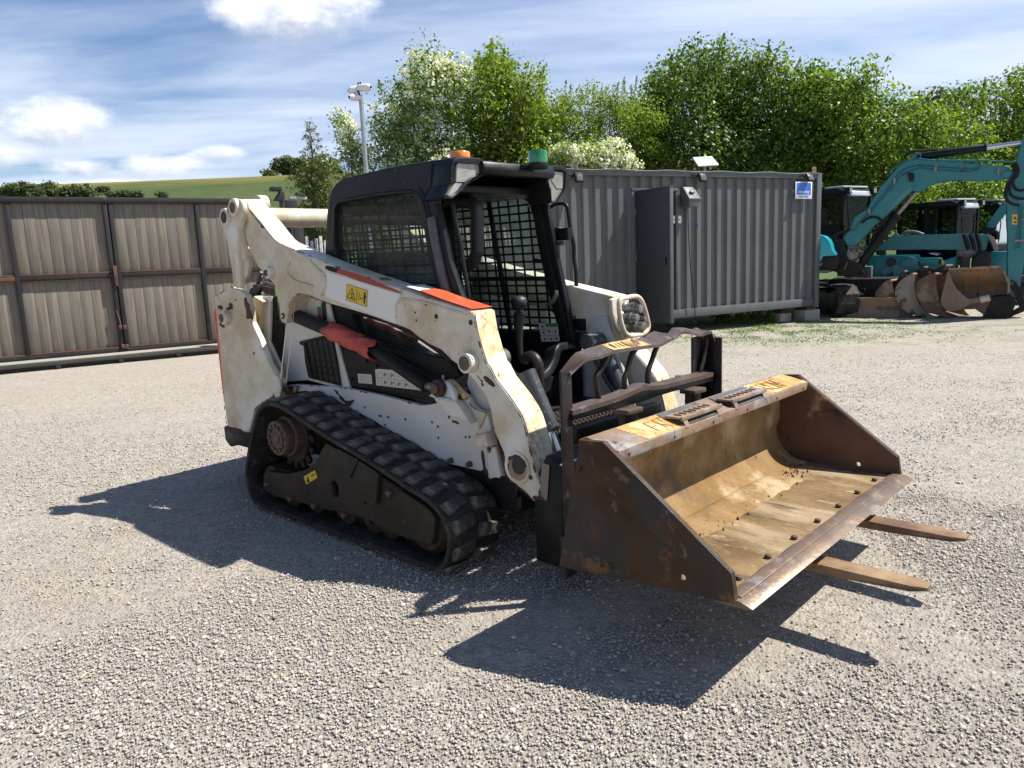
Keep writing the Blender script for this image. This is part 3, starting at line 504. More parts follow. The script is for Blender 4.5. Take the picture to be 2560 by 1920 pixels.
tree('ash_tree','bright green ash tree standing taller than the hawthorn beside it',[(-0.182,6.035,0.203), (-0.249,5.734,0.315), (0.178,5.718,0.27), (-0.53,5.44,0.383), (-0.051,5.371,0.473), (0.427,5.25,0.405), (0.756,5.442,0.18), (-0.662,4.933,0.54), (-0.021,4.805,0.653), (0.517,4.784,0.495), (0.845,4.926,0.225), (-0.8,4.318,0.54), (-0.156,4.188,0.675), (0.547,4.161,0.63), (-0.614,3.682,0.653), (0.256,3.648,0.675), (0.919,3.937,0.495), (1.045,4.453,0.338), (0.792,3.416,0.563), (-0.316,3.035,0.675)],26000,.043,'leafy',[(-0.13,2.277)][0][:1]+(18.5,),23,1.7,sprout=[(x,z,.7,.05) for x,z in [(-0.19,6.337), (-0.26,6.189), (0.087,6.105), (-0.495,6.168), (0.244,6.019), (0.955,5.637), (0.888,5.538), (-0.734,5.652)]],nsp=1300,sig=.15,trunks=3)
tree('willow_shrub','yellowish willow shrub with long upright shoots behind the container',[(1.412,4.735,0.347), (1.75,4.934,0.324), (2.086,5.079,0.277), (2.527,5.062,0.301), (2.8,4.84,0.347), (1.455,4.307,0.52), (1.959,4.447,0.52), (2.515,4.426,0.555), (3.071,4.457,0.462), (1.72,3.813,0.578), (2.39,3.786,0.601), (3.062,3.814,0.578), (3.401,4.123,0.462), (3.506,3.58,0.555), (1.272,3.776,0.405), (2.721,3.503,0.462), (1.181,4.424,0.393), (3.243,4.823,0.301), (3.349,4.446,0.393), (1.31,5.004,0.254), (1.632,4.673,0.393)],26000,.028,'leafy',[(2.244,2.205)][0][:1]+(19,),24,1.5,sprout=[(x,z,1.1,.12) for x,z in [(1.434,5.472), (1.565,5.415), (1.847,5.246), (2.092,5.342), (2.313,5.386), (2.48,5.453), (2.59,5.427), (2.834,5.544), (2.89,5.573), (3.109,5.533), (2.995,5.254), (2.755,5.442), (2.701,5.476), (3.03,5.41)]],nsp=2600,sig=.12,trunks=4)
tree('elder_bush','low bush thick with creamy white blossom above the container roof',[(1.311,3.56,0.253), (1.614,3.499,0.295), (1.971,3.485,0.274), (2.278,3.571,0.232), (2.482,3.612,0.189), (2.632,3.41,0.211), (2.069,3.333,0.253), (2.936,3.279,0.126), (2.375,3.321,0.253)],2800,.035,'leaf',[(2.043,2.135)][0][:1]+(17.3,),25,.7,flowers=8500,fsize=.032,fblobs=[(1.312,3.609,0.211), (1.615,3.529,0.263), (1.971,3.485,0.253), (2.331,3.697,0.189), (2.483,3.662,0.168), (2.632,3.41,0.189), (2.172,3.379,0.253), (2.905,3.281,0.126), (2.427,3.369,0.253)],sig=.10,trunks=2)
tree('hazel_bush','low leafy sprigs in front of the ash tree above the cab roof',[(0.756,3.369,0.3), (1.117,3.305,0.278), (0.437,3.18,0.321), (0.128,3.243,0.257), (-2.157,3.283,0.236), (-0.808,3.23,0.278), (-1.324,3.3,0.278)],3800,.034,'leafy',[(0.296,2.219)][0][:1]+(17.6,),26,.6,flowers=900,fsize=.028,fblobs=[(-2.252,3.418,0.193), (-1.945,3.345,0.15), (-2.463,3.366,0.15)],sig=.10)
tree('lime_tree','tallest dark green tree with tufted top behind the container',[(5.392,6.084,0.316), (4.641,6.004,0.292), (4.177,5.857,0.292), (4.988,5.881,0.365), (5.799,5.684,0.414), (6.377,5.827,0.316), (6.613,5.543,0.414), (4.058,5.421,0.438), (4.871,5.334,0.609), (5.687,5.135,0.669), (6.503,5.048,0.669), (7.202,5.077,0.487), (3.82,4.874,0.487), (4.52,4.623,0.706), (5.457,4.361,0.755), (6.396,4.268,0.791), (7.216,4.349,0.669), (3.813,4.143,0.584), (4.634,3.827,0.706), (5.696,3.615,0.755), (6.759,3.516,0.755), (3.689,3.58,0.548), (7.69,4.104,0.609), (3.88,5.039,0.414), (3.641,4.545,0.438)],44000,.048,'leafd',[(5.585,2.117)][0][:1]+(20,),27,2.2,sprout=[(x,z,.9,.0) for x,z in [(5.413,6.519), (4.596,6.355), (4.434,6.252), (4.179,6.131), (5.911,6.195), (6.441,6.284), (6.488,6.173), (5.541,6.275), (7.187,5.851), (7.329,5.702), (3.888,5.868)]],nsp=1700,sig=.17,trunks=3)
tree('hazel_tree','broad light green hazel sloping down to the right above the excavators',[(6.96,5.223,0.317), (7.34,5.157,0.34), (7.777,4.986,0.385), (8.271,4.76,0.385), (8.657,4.589,0.34), (7.134,4.701,0.566), (7.792,4.467,0.623), (8.45,4.285,0.566), (9.051,4.241,0.407), (7.26,3.965,0.679), (8.03,3.777,0.702), (8.799,3.694,0.656), (9.451,3.827,0.453), (7.388,3.22,0.623), (8.272,3.078,0.656), (9.152,3.097,0.623), (9.744,3.393,0.453), (8.07,2.496,0.566), (8.957,2.461,0.623), (9.834,2.642,0.566), (10.732,2.391,0.566), (11.503,2.468,0.509), (9.385,4.092,0.385), (9.834,3.812,0.453), (10.344,3.475,0.498), (6.687,5.387,0.249)],54000,.046,'leaf',[(8.421,1.94)][0][:1]+(18.6,),28,2.0,sprout=[(x,z,.5,.05) for x,z in [(7.032,5.395), (7.332,5.465), (7.856,5.24), (7.766,5.346), (8.338,5.015), (8.449,4.96), (8.097,5.107)]],nsp=700,sig=.16,trunks=3,fill=.45)
tree('pale_tree','hazy pale green tree seen farthest back between the hazel and the right trees',[(15.889,6.536,0.329), (16.41,6.633,0.365), (16.864,6.331,0.329), (15.646,6.127,0.402), (16.27,5.934,0.584), (16.979,5.822,0.511), (16.135,5.093,0.73), (17.197,5.051,0.73)],5200,.085,'farleaf',[(16.638,2.133)][0][:1]+(30,),29,1.5,sprout=[(x,z,.8,.1) for x,z in [(15.536,6.6), (15.786,6.875), (16.1,6.896), (16.756,6.72)]],nsp=400,sig=.25)
tree('young_tree','slender stemmed trees with airy leaves at the right edge of the photo',[(13.183,5.359,0.402), (13.689,5.462,0.402), (14.267,5.44,0.455), (14.841,5.478,0.535), (13.087,4.81,0.535), (13.865,4.718,0.643), (14.641,4.688,0.669), (15.403,4.843,0.803), (12.932,4.134,0.535), (13.658,3.919,0.669), (14.568,3.883,0.696), (15.609,3.842,0.803), (12.209,4.349,0.402), (12.371,3.719,0.535), (13.175,3.31,0.602), (14.228,3.142,0.669), (15.285,2.973,0.803), (12.006,3.229,0.535)],30000,.046,'leaf',[(14.182,1.866)][0][:1]+(22,),30,2.2,sprout=[(x,z,.8,.02) for x,z in [(13.042,5.573), (13.372,5.621), (13.677,5.645), (14.125,5.652), (14.385,5.594), (12.757,4.947), (14.721,5.727)]],nsp=900,sig=.15,trunks=6,fill=.55)
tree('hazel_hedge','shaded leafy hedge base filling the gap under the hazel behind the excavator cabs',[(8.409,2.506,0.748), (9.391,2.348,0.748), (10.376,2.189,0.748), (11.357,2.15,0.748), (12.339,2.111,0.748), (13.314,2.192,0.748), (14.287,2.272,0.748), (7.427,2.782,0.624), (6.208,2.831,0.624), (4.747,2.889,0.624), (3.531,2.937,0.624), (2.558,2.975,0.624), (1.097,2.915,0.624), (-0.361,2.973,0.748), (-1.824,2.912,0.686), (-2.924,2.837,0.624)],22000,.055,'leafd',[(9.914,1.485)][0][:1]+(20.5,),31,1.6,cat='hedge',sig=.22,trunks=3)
tree('shrub','dark green shrub seen through the gap below the white lift tube',[(-3.972,3.167,0.217), (-3.682,3.434,0.217), (-3.823,2.882,0.276), (-4.034,2.422,0.256), (-3.772,2.317,0.276), (-3.551,2.684,0.256), (-4.221,2.146,0.217)],8000,.030,'leafg',[(-3.948,1.945)][0][:1]+(16.2,),32,.7,cat='shrub',sig=.11,tr=.03)
def bush(label,spec,Y,n,size,m,seed,cat='bush',group=None,fl=0,nm='bush'):
    zb=hz(spec[0][0],Y) if Y>74 else 0
    t=tree(nm,label,spec,n,size,m,(spec[0][0],Y),seed,depth=spec[0][2]*.6,flowers=fl,fsize=size,sig=size*1.6,fill=.4,tr=spec[0][2]*.08,cat=cat,group=group); return t
bush('round dark hedge tree farthest left above the gate',[(-115.65,22.611,1.619), (-117.432,21.919,1.619), (-119.486,21.673,1.619), (-113.576,21.439,1.387), (-120.857,21.509,1.156)],190,3600,.36,'farleaf',41,'tree',nm='hedge_tree')
bush('second dark tree in the hedge line above the gate, left of the pale hawthorn',[(-114.056,23.432,1.068), (-113.037,22.497,1.661), (-115.42,21.92,1.661), (-111.153,21.975,1.187)],195,2400,.36,'farleaf',42,'tree',nm='hedge_tree')
bush('low rounded hedge tree between the two dark ones above the gate',[(-101.485,21.189,1.238), (-102.469,20.378,1.576), (-99.723,20.481,1.126), (-103.584,20.209,1.126), (-97.591,20.078,1.126)],185,2600,.36,'farleaf',43,'tree',nm='hedge_tree')
bush('small pale blossoming bush alone on the grassy hillside',[(-113.9,25.22,0.654), (-113.712,24.719,0.523)],215,420,.26,'farleaf',44,fl=500)
bush('flat dark scrub patch right of the pale bush on the hillside',[(-110.715,24.354,0.458), (-109.815,24.442,0.523), (-108.805,24.402,0.458), (-111.614,24.266,0.392)],215,700,.3,'farleaf',45)
bush('low wide bush peeping over the gate rail, left one of the middle pair',[(-72.062,16.355,0.639), (-73.23,16.229,0.548), (-70.749,16.217,0.548), (-69.887,16.01,0.456)],150,1500,.26,'farleaf',46)
bush('tiny bush peeping over the gate rail left of the link arm',[(-65.895,16.025,0.456), (-65.199,15.911,0.365), (-75.16,16.392,0.456)],150,800,.22,'farleaf',47)
bush('pale round bush at the left foot of the ridge copse',[(-84.741,34.914,1.214), (-86.11,34.643,1.041), (-83.433,34.537,1.041)],285,700,.5,'farleaf',48,fl=160)
bush('rounded copse of trees standing on the hill ridge',[(-82.001,38.806,1.941), (-79.409,39.198,2.118), (-83.014,37.029,1.765), (-79.982,36.579,1.941), (-76.974,37.783,1.941), (-74.736,38.025,2.118), (-72.793,36.792,2.118), (-76.295,35.772,1.588)],290,4200,.52,'farleaf',49,'tree',nm='ridge_tree')
bush('wide group of ridge trees mostly hidden by the conifer',[(-64.477,35.76,2.957), (-61.435,34.103,2.957), (-58.205,34.745,2.629), (-67.071,33.247,1.972)],270,2600,.5,'farleaf',50,'tree',nm='ridge_tree')
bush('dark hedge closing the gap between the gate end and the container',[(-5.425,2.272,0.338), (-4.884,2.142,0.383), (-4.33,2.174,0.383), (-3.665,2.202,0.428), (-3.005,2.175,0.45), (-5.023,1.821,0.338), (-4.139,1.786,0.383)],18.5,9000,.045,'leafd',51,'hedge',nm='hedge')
# weeds and grass under the container
def tuft(n,x0,x1,y0,y1,h,seed,name):
    rg=np.random.default_rng(seed); P=np.stack([rg.normal((x0+x1)/2,(x1-x0)/3.2,n),rg.normal((y0+y1)/2,(y1-y0)/3.4,n),rg.uniform(0.0,h,n)*rg.random(n)],1); P=P[valnoise(P[:,0]+50,P[:,1],1.9,9)*.5+valnoise(P[:,0]+50,P[:,1],5.1,8)*.5+.25*rg.random(n)>.62]; n=len(P); v=rg.normal(size=(n,3)); v/=np.linalg.norm(v,axis=1,keepdims=True)
    o=leafmesh(name,quads(P,v,.022*(.4+rg.random(n)),.22,rg),'weed',None); return tag(o,kind='stuff')
tuft(15000,2.2,6.6,11.2,15.2,.04,61,'grass')
t=thing('weeds','leafy green weeds under the right end of the container','plant',(5.0,14.75,0)); P,Nn,s=foliage([(x,y,z,.12) for x,y,z in ((-.5,0,.1),(-.2,.1,.14),(.1,0,.12),(.3,.15,.18),(-.9,-.1,.08),(.6,.2,.1))],1500,.035,np.random.default_rng(5),sig=.07); leafmesh('leaves',quads(P,Nn,s),'weed',t); MB().tube([(0,0,0),(0,0,.2)],.006,5).build('stem','trunk',t)
# ------------------------------------------------------------------ sliding gate (own frame: x along, y away, z up)
GA=R(33)
g=thing('yard_gate','long grey boarded yard gate in a black steel frame with rust red rails','gate',(-6.42,12.432,0),GA)
UP=[-2.53,-1.25,.055,.137,1.437,2.60]   # upright centres
for u in UP: MB().box((u,-.01,1.41),(.062,.06,2.40)).build('gate_upright','gframe',g,.004)
MB().span((-6,-.055,2.555),(2.69,.05,2.635)).build('top_rail','gframe',g,.006)
MB().span((-6,-.045,.165),(2.69,.045,.225)).build('bottom_rail','gframe',g,.004)
SEG=[(-2.50,-1.28),(-1.22,.025),(.168,1.405),(1.468,2.57)]; PRE=[(-5.2,-3.95),(-3.9,-2.56)]
bd=None
for a,b in PRE+SEG:
    n=8; w=(b-a)/n
    rr=[(1.446,1.472,'primer'),(1.352,1.372,'primer'),(.228,.252,'primer')]
    for z0,z1,mm in rr: MB().span((a+.004,-.030,z0),(b-.004,.02,z1)).build('angle_strip',mm,g,.002)
    MB().span((a-.004,-.036,1.378),(b+.004,.03,1.441)).build('mid_rail','primer' if b<-1.2 else 'gframe',g,.004)
    MB().span((a+.004,-.022,2.535),(b-.004,.02,2.552)).build('angle_strip','primer',g,.002)
    for z0,z1 in ((.25,1.355),(1.47,2.54)):
        for i in range(n):
            o=MB().box((0,0,0),(w-.003,.022,z1-z0)).build('board','board',g,.002) if bd is None or abs(bd[1]-(w,z1-z0)[0])>1e-4 or abs(bd[2]-(z1-z0))>1e-4 else None
            if o is None: o=bd[0].copy(); COL.objects.link(o); o.parent=g
            else: bd=(o,w,z1-z0)
            o.location=(a+w*(i+.5),.034+random.uniform(-.002,.002),(z0+z1)/2)
for i,u in enumerate((-3.92,)): MB().box((u,-.01,1.41),(.062,.06,2.40)).build('gate_upright','gframe',g,.004)
MB().span((-5.3,.062,.23),(2.6,.07,2.55)).build('backing_sheet','gframe',g)
lt=[(0.059,1.56), (0.112,1.558), (0.11,1.234), (0.062,1.237)]; MB().prism(lt,-.085,-.05).build('latch_plate','primer',g,.003)
for p in [(0.059,0.571), (0.125,0.566), (0.064,0.256), (0.125,0.25)]: MB().box((p[0],-.075,p[1]),(.05,.05,.075)).build('hinge_block','primer',g,.008)
MB().cyl([(0.033,0.851)][0][:1]+(-.06,[(0.033,0.851)][0][1]),[(0.075,0.603)][0][:1]+(-.06,[(0.075,0.603)][0][1]),.014).build('drop_bolt','primer',g)
tr=thing('gate_rail','weathered steel floor rail with rack teeth under the boarded gate','rail',(-6.42,12.432,0),GA)
MB().span((-6,-.10,0),(2.9,.06,.055)).build('base_beam','gframe',tr,.004)
MB().span((-6,-.16,.060),(2.9,-.09,.125)).build('rail_cover','greenbeam',tr,.01)
mb=MB()
for i in range(300): mb.box((-4.9+i*.026,-.13,.129),(.012,.05,.010))
tag(mb.build('rack_teeth','greenbeam',tr),kind='stuff')
for i in range(9): MB().box((-4.4+i*.88,-.125,.03),(.07,.08,.062)).build('rail_foot','gframe',tr,.004)
gp=thing('gate_post','tall black steel guide post with a short cap arm at the gate end','post',(-6.42,12.432,0),GA)
_p=[(2.907,2.773), (2.986,2.774), (2.871,2.81), (2.741,2.803), (2.977,1.937)]
MB().span((_p[0][0],.08,0),(_p[1][0],.20,_p[0][1])).build('post','gframe',gp,.004)
MB().span((_p[3][0],.0,_p[0][1]+.004),(_p[2][0]+.05,.18,_p[0][1]+.075)).build('cap_arm','gframe',gp,.004)
MB().prism([(2.76,2.602), (2.879,2.768), (2.97,2.769), (2.954,2.591)],.04,.07).build('gusset','gframe',gp,.003)
MB().span((_p[1][0]+.01,.08,2.30),(_p[1][0]+.22,.2,2.62)).build('end_bracket','gframe',gp,.004)
MB().span((_p[1][0]+.12,.1,0),(_p[1][0]+.30,.2,2.28)).build('end_post','gframe',gp,.004)
wp=thing('white_post','flaking white timber post and rail just beyond the gate end','post',(-6.42,12.432,0),GA)
_q=[(3.241,2.673), (3.328,2.633), (3.363,1.921), (3.222,1.897), (3.55,2.621)]
MB().span((_q[0][0],.55,0),(_q[1][0],.65,_q[0][1])).build('post','oldwood',wp,.006)
MB().span((_q[0][0]-.02,.53,_q[0][1]),(_q[4][0],.67,_q[0][1]+.05)).build('cap_board','oldwood',wp,.006)
for i in range(7): MB().span((_q[1][0]+.05+i*.09,.58,0),(_q[1][0]+.11+i*.09,.61,[(3.394,1.948)][0][1]+.05*math.sin(i*2.1))).build('picket','oldwood',wp,.004)
# boarded side fence left of the picture: the cab window mirrors it
sf=thing('boarded_fence','tall grey boarded side fence left of the yard, mirrored in the cab window','fence',(-10.6,0,0),R(90))
for i in range(5): MB().box((-8+i*4.6,-.05,1.3),(.08,.08,2.6)).build('fence_upright','gframe',sf)
for z in (.25,1.4,2.55): MB().span((-8,-.06,z),(10.5,.0,z+.06)).build('fence_rail','gframe',sf)
fb_=MB().box((0,0,0),(.30,.022,2.3)).build('board','board',sf); fb_.location=(-7.9,.03,1.4)
for i in range(1,61): o=fb_.copy(); COL.objects.link(o); o.parent=sf; o.location=(-7.9+i*.303,.03,1.4)
# ------------------------------------------------------------------ site office container
CA=R(27); CO=(5.96,14.713,0)
c=thing('container_office','dark grey corrugated steel container used as an office, door standing open','container',CO,CA)
Lc=6.06; ZB,ZT=.30,2.755
def corr(u0,u1,z0,z1,name):
    pr=[]; u=u0; p=.2275
    while u<u1-1e-6:
        for du,dy in ((0,.0),(.070,.0),(.105,.045),(.180,.045),(.212,.0)):
            if u+du<=u1: pr.append((u+du,dy))
        u+=p
    pr.append((u1,0)); q=[(a,b) for a,b in pr]; n=len(q); v=[];f=[]
    for z in (z0,z1):
        v+=[(a,b+.03,z) for a,b in q]
    f=[[i,i+1,n+i+1,n+i] for i in range(n-1)]
    me=bpy.data.meshes.new(name); me.from_pydata(v,[],f); return link(me,name,'grey',c)
corr(-Lc+.12,-4.36,.42,2.66,'corrugated_wall'); corr(-3.40,-.125,.42,2.66,'corrugated_wall'); corr(-4.36,-3.40,2.47,2.66,'corrugated_wall')
MB().span((-Lc,-.02,2.66),(0,.10,ZT)).build('top_rail','greyrail',c,.006)
MB().span((-Lc,-.012,.285),(-.12,.10,.42)).build('bottom_rail','greyrail',c,.006)
MB().span((-Lc+.1,.0,.415),(-.12,.03,.435)).build('sill_flange','greyrail',c,.003)
MB().span((-.12,-.03,.26),(0,.12,ZT+.005)).build('corner_post','greyrail',c,.006); MB().span((-Lc,-.03,.26),(-Lc+.12,.12,ZT)).build('corner_post','grey',c,.006)
MB().span((-Lc,.10,.30),(0,2.42,.36)).build('floor_frame','greydoor',c,.004); MB().span((-Lc+.01,.11,2.70),(-.01,2.42,2.74)).build('roof_panel','grey',c)
MB().span((-.02,.12,.36),(0,2.42,2.70)).build('end_wall','grey',c); MB().span((-Lc,.12,.36),(-Lc+.02,2.42,2.70)).build('end_wall','grey',c); MB().span((-Lc,2.42,.30),(0,2.44,2.74)).build('back_wall','grey',c)
for p,r in zip([(-5.402,2.436), (-4.946,2.29), (-4.929,2.476), (-4.726,2.183), (-0.765,2.332), (-2.668,0.458), (-4.683,1.731)],(.035,.03,.012,.01,.014,.012,.01)): plate('rust_spot',ragged(p,r*.55,r,12,.4),.0255,.0285,'chip',c,bev=0)
# doorway
MB().span((-4.36,-.005,.42),(-4.29,.09,2.47)).build('door_jamb','grey',c,.004); MB().span((-3.45,-.005,.42),(-3.40,.09,2.47)).build('door_jamb','greyrail',c,.004)
MB().span((-4.36,-.01,2.42),(-3.40,.09,2.468)).build('door_head','greyrail',c,.004)
cv=[];
for i in range(26):
    a=-3.68+i*.0088; cv.append((a,.12+.03*math.sin(i*1.1)+.012*math.sin(i*2.7)))
mb=MB(); 
me_v=[(a,b,z) for z in (.45,1.0,1.6,2.4) for a,b in cv]; n=len(cv); mb.add(me_v,[[j*n+i,j*n+i+1,(j+1)*n+i+1,(j+1)*n+i] for j in range(3) for i in range(n-1)]); mb.build('curtain','cloth',c,smooth=60)
dr=MB().span((-4.285,-.875,.31),(-4.235,-.0,2.41)).build('door','greydoor',c,.006)
MB().span((-4.29,-.885,.305),(-4.225,-.872,2.415)).build('edge_strip','greyrail',dr,.002); MB().span((-4.30,-.89,2.412),(-4.22,.0,2.425)).build('drip_cap','greyrail',dr,.002)
for z in (.6,1.3,2.05): MB().cyl((-4.29,-.006,z),(-4.29,-.006,z+.10),.016).build('hinge','greyrail',dr)
MB().span((-4.292,-.80,1.22),(-4.286,-.76,1.34)).build('door_handle','black',dr,.002)
# signs
sw,sh=.20,.105; _s=[(-3.454,1.958)][0]
MB().box((_s[0],.018,_s[1]),(.272,.008,.125)).build('office_sign','signw',c,.001); so=bpy.data.objects['office_sign']
text('lettering','Site office',.053,'ink',so,(_s[0],.0125,_s[1]),(PI/2,0,0),bold=.0008)
MB().span((_s[0]-.003,.010,_s[1]-.065),(_s[0]+.002,.0125,_s[1]+.065)).build('cord','ink',so)
_m=[(-0.69,2.598), (-0.259,2.601), (-0.266,2.281), (-0.695,2.291)]
x0,x1=_m[0][0],_m[1][0]; z1=_m[0][1]; z0=_m[3][1]
mv=MB().span((x0,-.034,z0),(x1,-.026,z1)).build('company_sign','signw',c,.001); W_=x1-x0; H_=z1-z0
MB().span((x0+.08*W_,-.0375,z0+.25*H_),(x1-.08*W_,-.0345,z1-.06*H_)).build('blue_field','signb',mv)
text('lettering','mcavoy',.092,'signw',mv,((x0+x1)/2,-.0395,z0+.42*H_),(PI/2,0,0),bold=.0008); text('lettering','Smart Offsite',.045,'signb',mv,((x0+x1)/2,-.0355,z0+.135*H_),(PI/2,0,0),bold=.0012)
MB().span((-2.965,.0,[(-3.456,1.817)][0][1]),(-2.945,.015,[(-3.455,1.884)][0][1])).build('blue_tag','signb',c)
def flood(u,z,ang,label):
    f=thing('flood_light',label,'flood light',CO,CA,'floodlights on the container')
    mb=MB(); mb.box((u,-.10,z),(.155,.035,.15),Matrix.Rotation(R(ang),3,'X')); mb.build('lamp_body','black',f,.006)
    MB().box((u,-.121,z-.0),(.11,.006,.10),Matrix.Rotation(R(ang),3,'X')).build('lamp_glass','lamp_dark',f,.002)
    MB().span((u-.085,-.10,z+.02),(u+.085,-.0,z+.035)).build('bracket','black',f,.002); MB().tube([(u-.09,-.06,z+.05),(u-.16,-.05,z+.06),(u-.2,-.03,z)],.006).build('cable','black',f)
for p,a,l in (([(-5.427,2.615)][0],-12,'small black floodlight at the container end behind the cab'),([(-2.95,2.642)][0],-18,'small black floodlight in the middle of the container top rail'),([(-0.39,2.67)][0],-25,'small black floodlight above the blue and white sign')): flood(p[0],p[1],a,l)
b_=thing('meter_box','grey sloped hood box with a hanging cable on the container wall','box',CO,CA)
q=[(-3.373,2.403), (-3.191,2.348), (-3.191,2.141), (-3.374,2.143), (-3.488,2.49), (-3.531,2.381), (-3.532,2.161), (-3.286,2.491)]
zt,zb=[(-3.361,2.49)][0][1],[(-3.29,2.15)][0][1]; xa,xb=[(-3.365,2.332)][0][0],[(-3.104,2.256)][0][0]
mb=MB(); P=[(-.0,zb),(-.22,zb),(-.22,zt-.20),(-.06,zt),(-.0,zt)]; mb.prism(P,xa+.02,xb,'x'); mb.build('box_body','grey',b_,.006)
MB().span((xa+.0,-.235,zt-.225),(xb+.02,-.20,zt-.20)).build('hood_lip','greyrail',b_,.003)
MB().box(((xa+xb)/2,-.16,zt-.09),(.08,.05,.03),Matrix.Rotation(R(50),3,'X')).build('lid_catch','greyrail',b_,.003)
cb=[(x,-.06,z) for x,z in [(-3.241,2.152), (-3.236,1.9), (-3.214,1.49), (-3.179,1.075), (-3.132,0.678), (-3.096,0.441), (-3.075,0.25), (-3.096,0.122), (-3.142,0.078)]]; MB().tube(cb,.008,6).build('cable','black',b_)
cable=[(-Lc+i*.3,-.03,2.75+.012*math.sin(i*1.7)) for i in range(21)]; MB().tube(cable,.008,6).build('roof_cable','greyrail',c)
ds=thing('satellite_dish','flat white satellite internet panel on a short mast on the container roof','dish',CO,CA)
q=[(-2.695,2.892), (-2.549,3.059), (-2.108,3.087), (-2.229,2.919)]
d_=[(q[0][0],.30,q[0][1]),(q[1][0],.62,q[1][1]+.02),(q[2][0],.62,q[2][1]+.02),(q[3][0],.30,q[3][1])]
mb=MB(); mb.add(d_+[(x,y+.012,z-.022) for x,y,z in d_],[[0,1,2,3],[7,6,5,4],[0,4,5,1],[1,5,6,2],[2,6,7,3],[3,7,4,0]]); mb.build('panel','plast',ds,.004)
_c=((q[0][0]+q[2][0])/2,.47); MB().cyl((_c[0],_c[1],2.74),(_c[0],_c[1],(q[0][1]+q[2][1])/2-.03),.022).build('mast','galv',ds)
lf=thing('lifting_eye','rusty lifting eye plate on the container corner','bracket',CO,CA); q=[(-0.175,2.782), (-0.178,2.881), (-0.078,2.883), (-0.074,2.784)]; plate('eye_plate',[q[0],q[1],q[2],q[3]],.04,.06,'tanb',lf,holes=[circ(((q[1][0]+q[2][0])/2,q[1][1]-.05),.016,10)],bev=.002)
for i,(u,yy,w,l) in enumerate(((-.16,.02,.40,'pale concrete block standing under the right corner of the container'),(-.62,.25,.30,'darker concrete block set back beside the corner block'),(-5.7,.05,.4,'concrete block under the far left corner of the container'))):
    k=thing('concrete_block',l,'block',CO,CA); MB().span((u-w/2,yy-.05,0),(u+w/2,yy+.30,.215 if i!=1 else .17)).build('block','conc',k,.012); MB().span((u-w/2+.1,yy,.217 if i!=1 else .172),(u+w/2-.05,yy+.2,.262 if i!=1 else .215)).build('packer','primer',k,.004)
# ------------------------------------------------------------------ camera pole
Yp=15.0; pp=[(-2.598,3.15), (-2.62,4.559), (-2.605,4.765), (-2.736,4.638), (-2.518,4.646), (-2.406,4.625), (-2.749,4.456), (-2.662,4.453), (-2.828,4.442)]
cp=thing('camera_pole','galvanised pole topped by three white security cameras beside the conifers','pole',(pp[0][0],Yp,0))
X0=pp[0][0]; tp=(pp[1][0]-X0,0,pp[1][1]); MB().cyl((0,0,0),tp,.042,n=14).build('pole','galv',cp)
def camera(a,b,r,dome):
    a=Vector(a);b=Vector(b); cc=MB().cyl(a,b,r,n=14).build('security_camera','plast',cp,.012); d=(b-a).normalized(); MB().cyl(b,b+d*.035,r*.92,r*.6,n=14).build('camera_ring','plast',cc); MB().cyl(b+d*.02,b+d*.05,r*.45,r*.3,n=12).build('camera_eye','black',cc)
zt=pp[1][1]
camera((tp[0]-.02,-.03,zt+.12),(tp[0]+.19,-.14,zt+.10),.068,1); camera((tp[0]-.02,.03,zt+.11),(tp[0]-.19,.02,zt+.09),.072,1); camera((tp[0]-.02,.0,zt-.045),(tp[0]-.16,-.12,zt-.06),.062,1)
MB().tube([(tp[0]-.01,-.05,zt-.02),(tp[0]-.03,-.07,zt+.1),(tp[0]-.02,-.05,zt+.2),(tp[0]+.01,.0,zt+.22),(tp[0]+.03,.0,zt+.15)],.018,8).build('cable_loop','black',cp)
# ------------------------------------------------------------------ compact track loader (own frame: x forward, y left, z up)
LO=(-.352,4.41,0); LA=-.7488
ld=thing('track_loader','worn white compact track loader with black cab and rubber tracks parked on the gravel','loader',LO,LA)
def mirror(poly): return poly
# ---- rubber tracks
loop=[(0.76,0.005), (0.648,-0.014), (0.456,-0.022), (0.105,-0.027), (-0.296,-0.032), (-0.594,-0.032), (-0.785,-0.019), (-0.912,0.023), (-0.969,0.103), (-0.98,0.21), (-0.922,0.345), (-0.837,0.506), (-0.763,0.618), (-0.693,0.667), (-0.61,0.69), (-0.556,0.689), (-0.474,0.677), (-0.363,0.649), (-0.21,0.604), (-0.029,0.557), (0.21,0.505), (0.369,0.463), (0.519,0.424), (0.528,0.412), (0.668,0.387), (0.743,0.36), (0.809,0.319), (0.84,0.275), (0.854,0.23), (0.854,0.177), (0.832,0.111), (0.799,0.053)]
_z0=min(p[1] for p in loop); loop=[(x,max(z,0.026)) for x,z in loop]
_bot=[p for p in loop if p[1]<.05]
def resample(poly,n):
    P=[Vector((*p,)) for p in poly]; d=[0]; 
    for i in range(len(P)): d.append(d[-1]+(P[(i+1)%len(P)]-P[i]).length)
    out=[]
    for k in range(n):
        s=d[-1]*k/n; i=max(j for j in range(len(P)) if d[j]<=s); t=(s-d[i])/max(1e-9,d[i+1]-d[i]); out.append(P[i].lerp(P[(i+1)%len(P)],t))
    return out,d[-1]
LP,LL=resample(loop,132)
for _ in range(2): LP=[(LP[i-1]+LP[i]*2+LP[(i+1)%len(LP)])/4 for i in range(len(LP))]
cen=sum(LP,Vector((0,0)))/len(LP)
def nrm(i):
    t=(LP[(i+1)%len(LP)]-LP[i-1]).normalized(); n=Vector((t.y,-t.x)); 
    return t,(n if n.dot(LP[i]-cen)>0 else -n)
YO,YI=.838,.513
lugm=None; guide=None
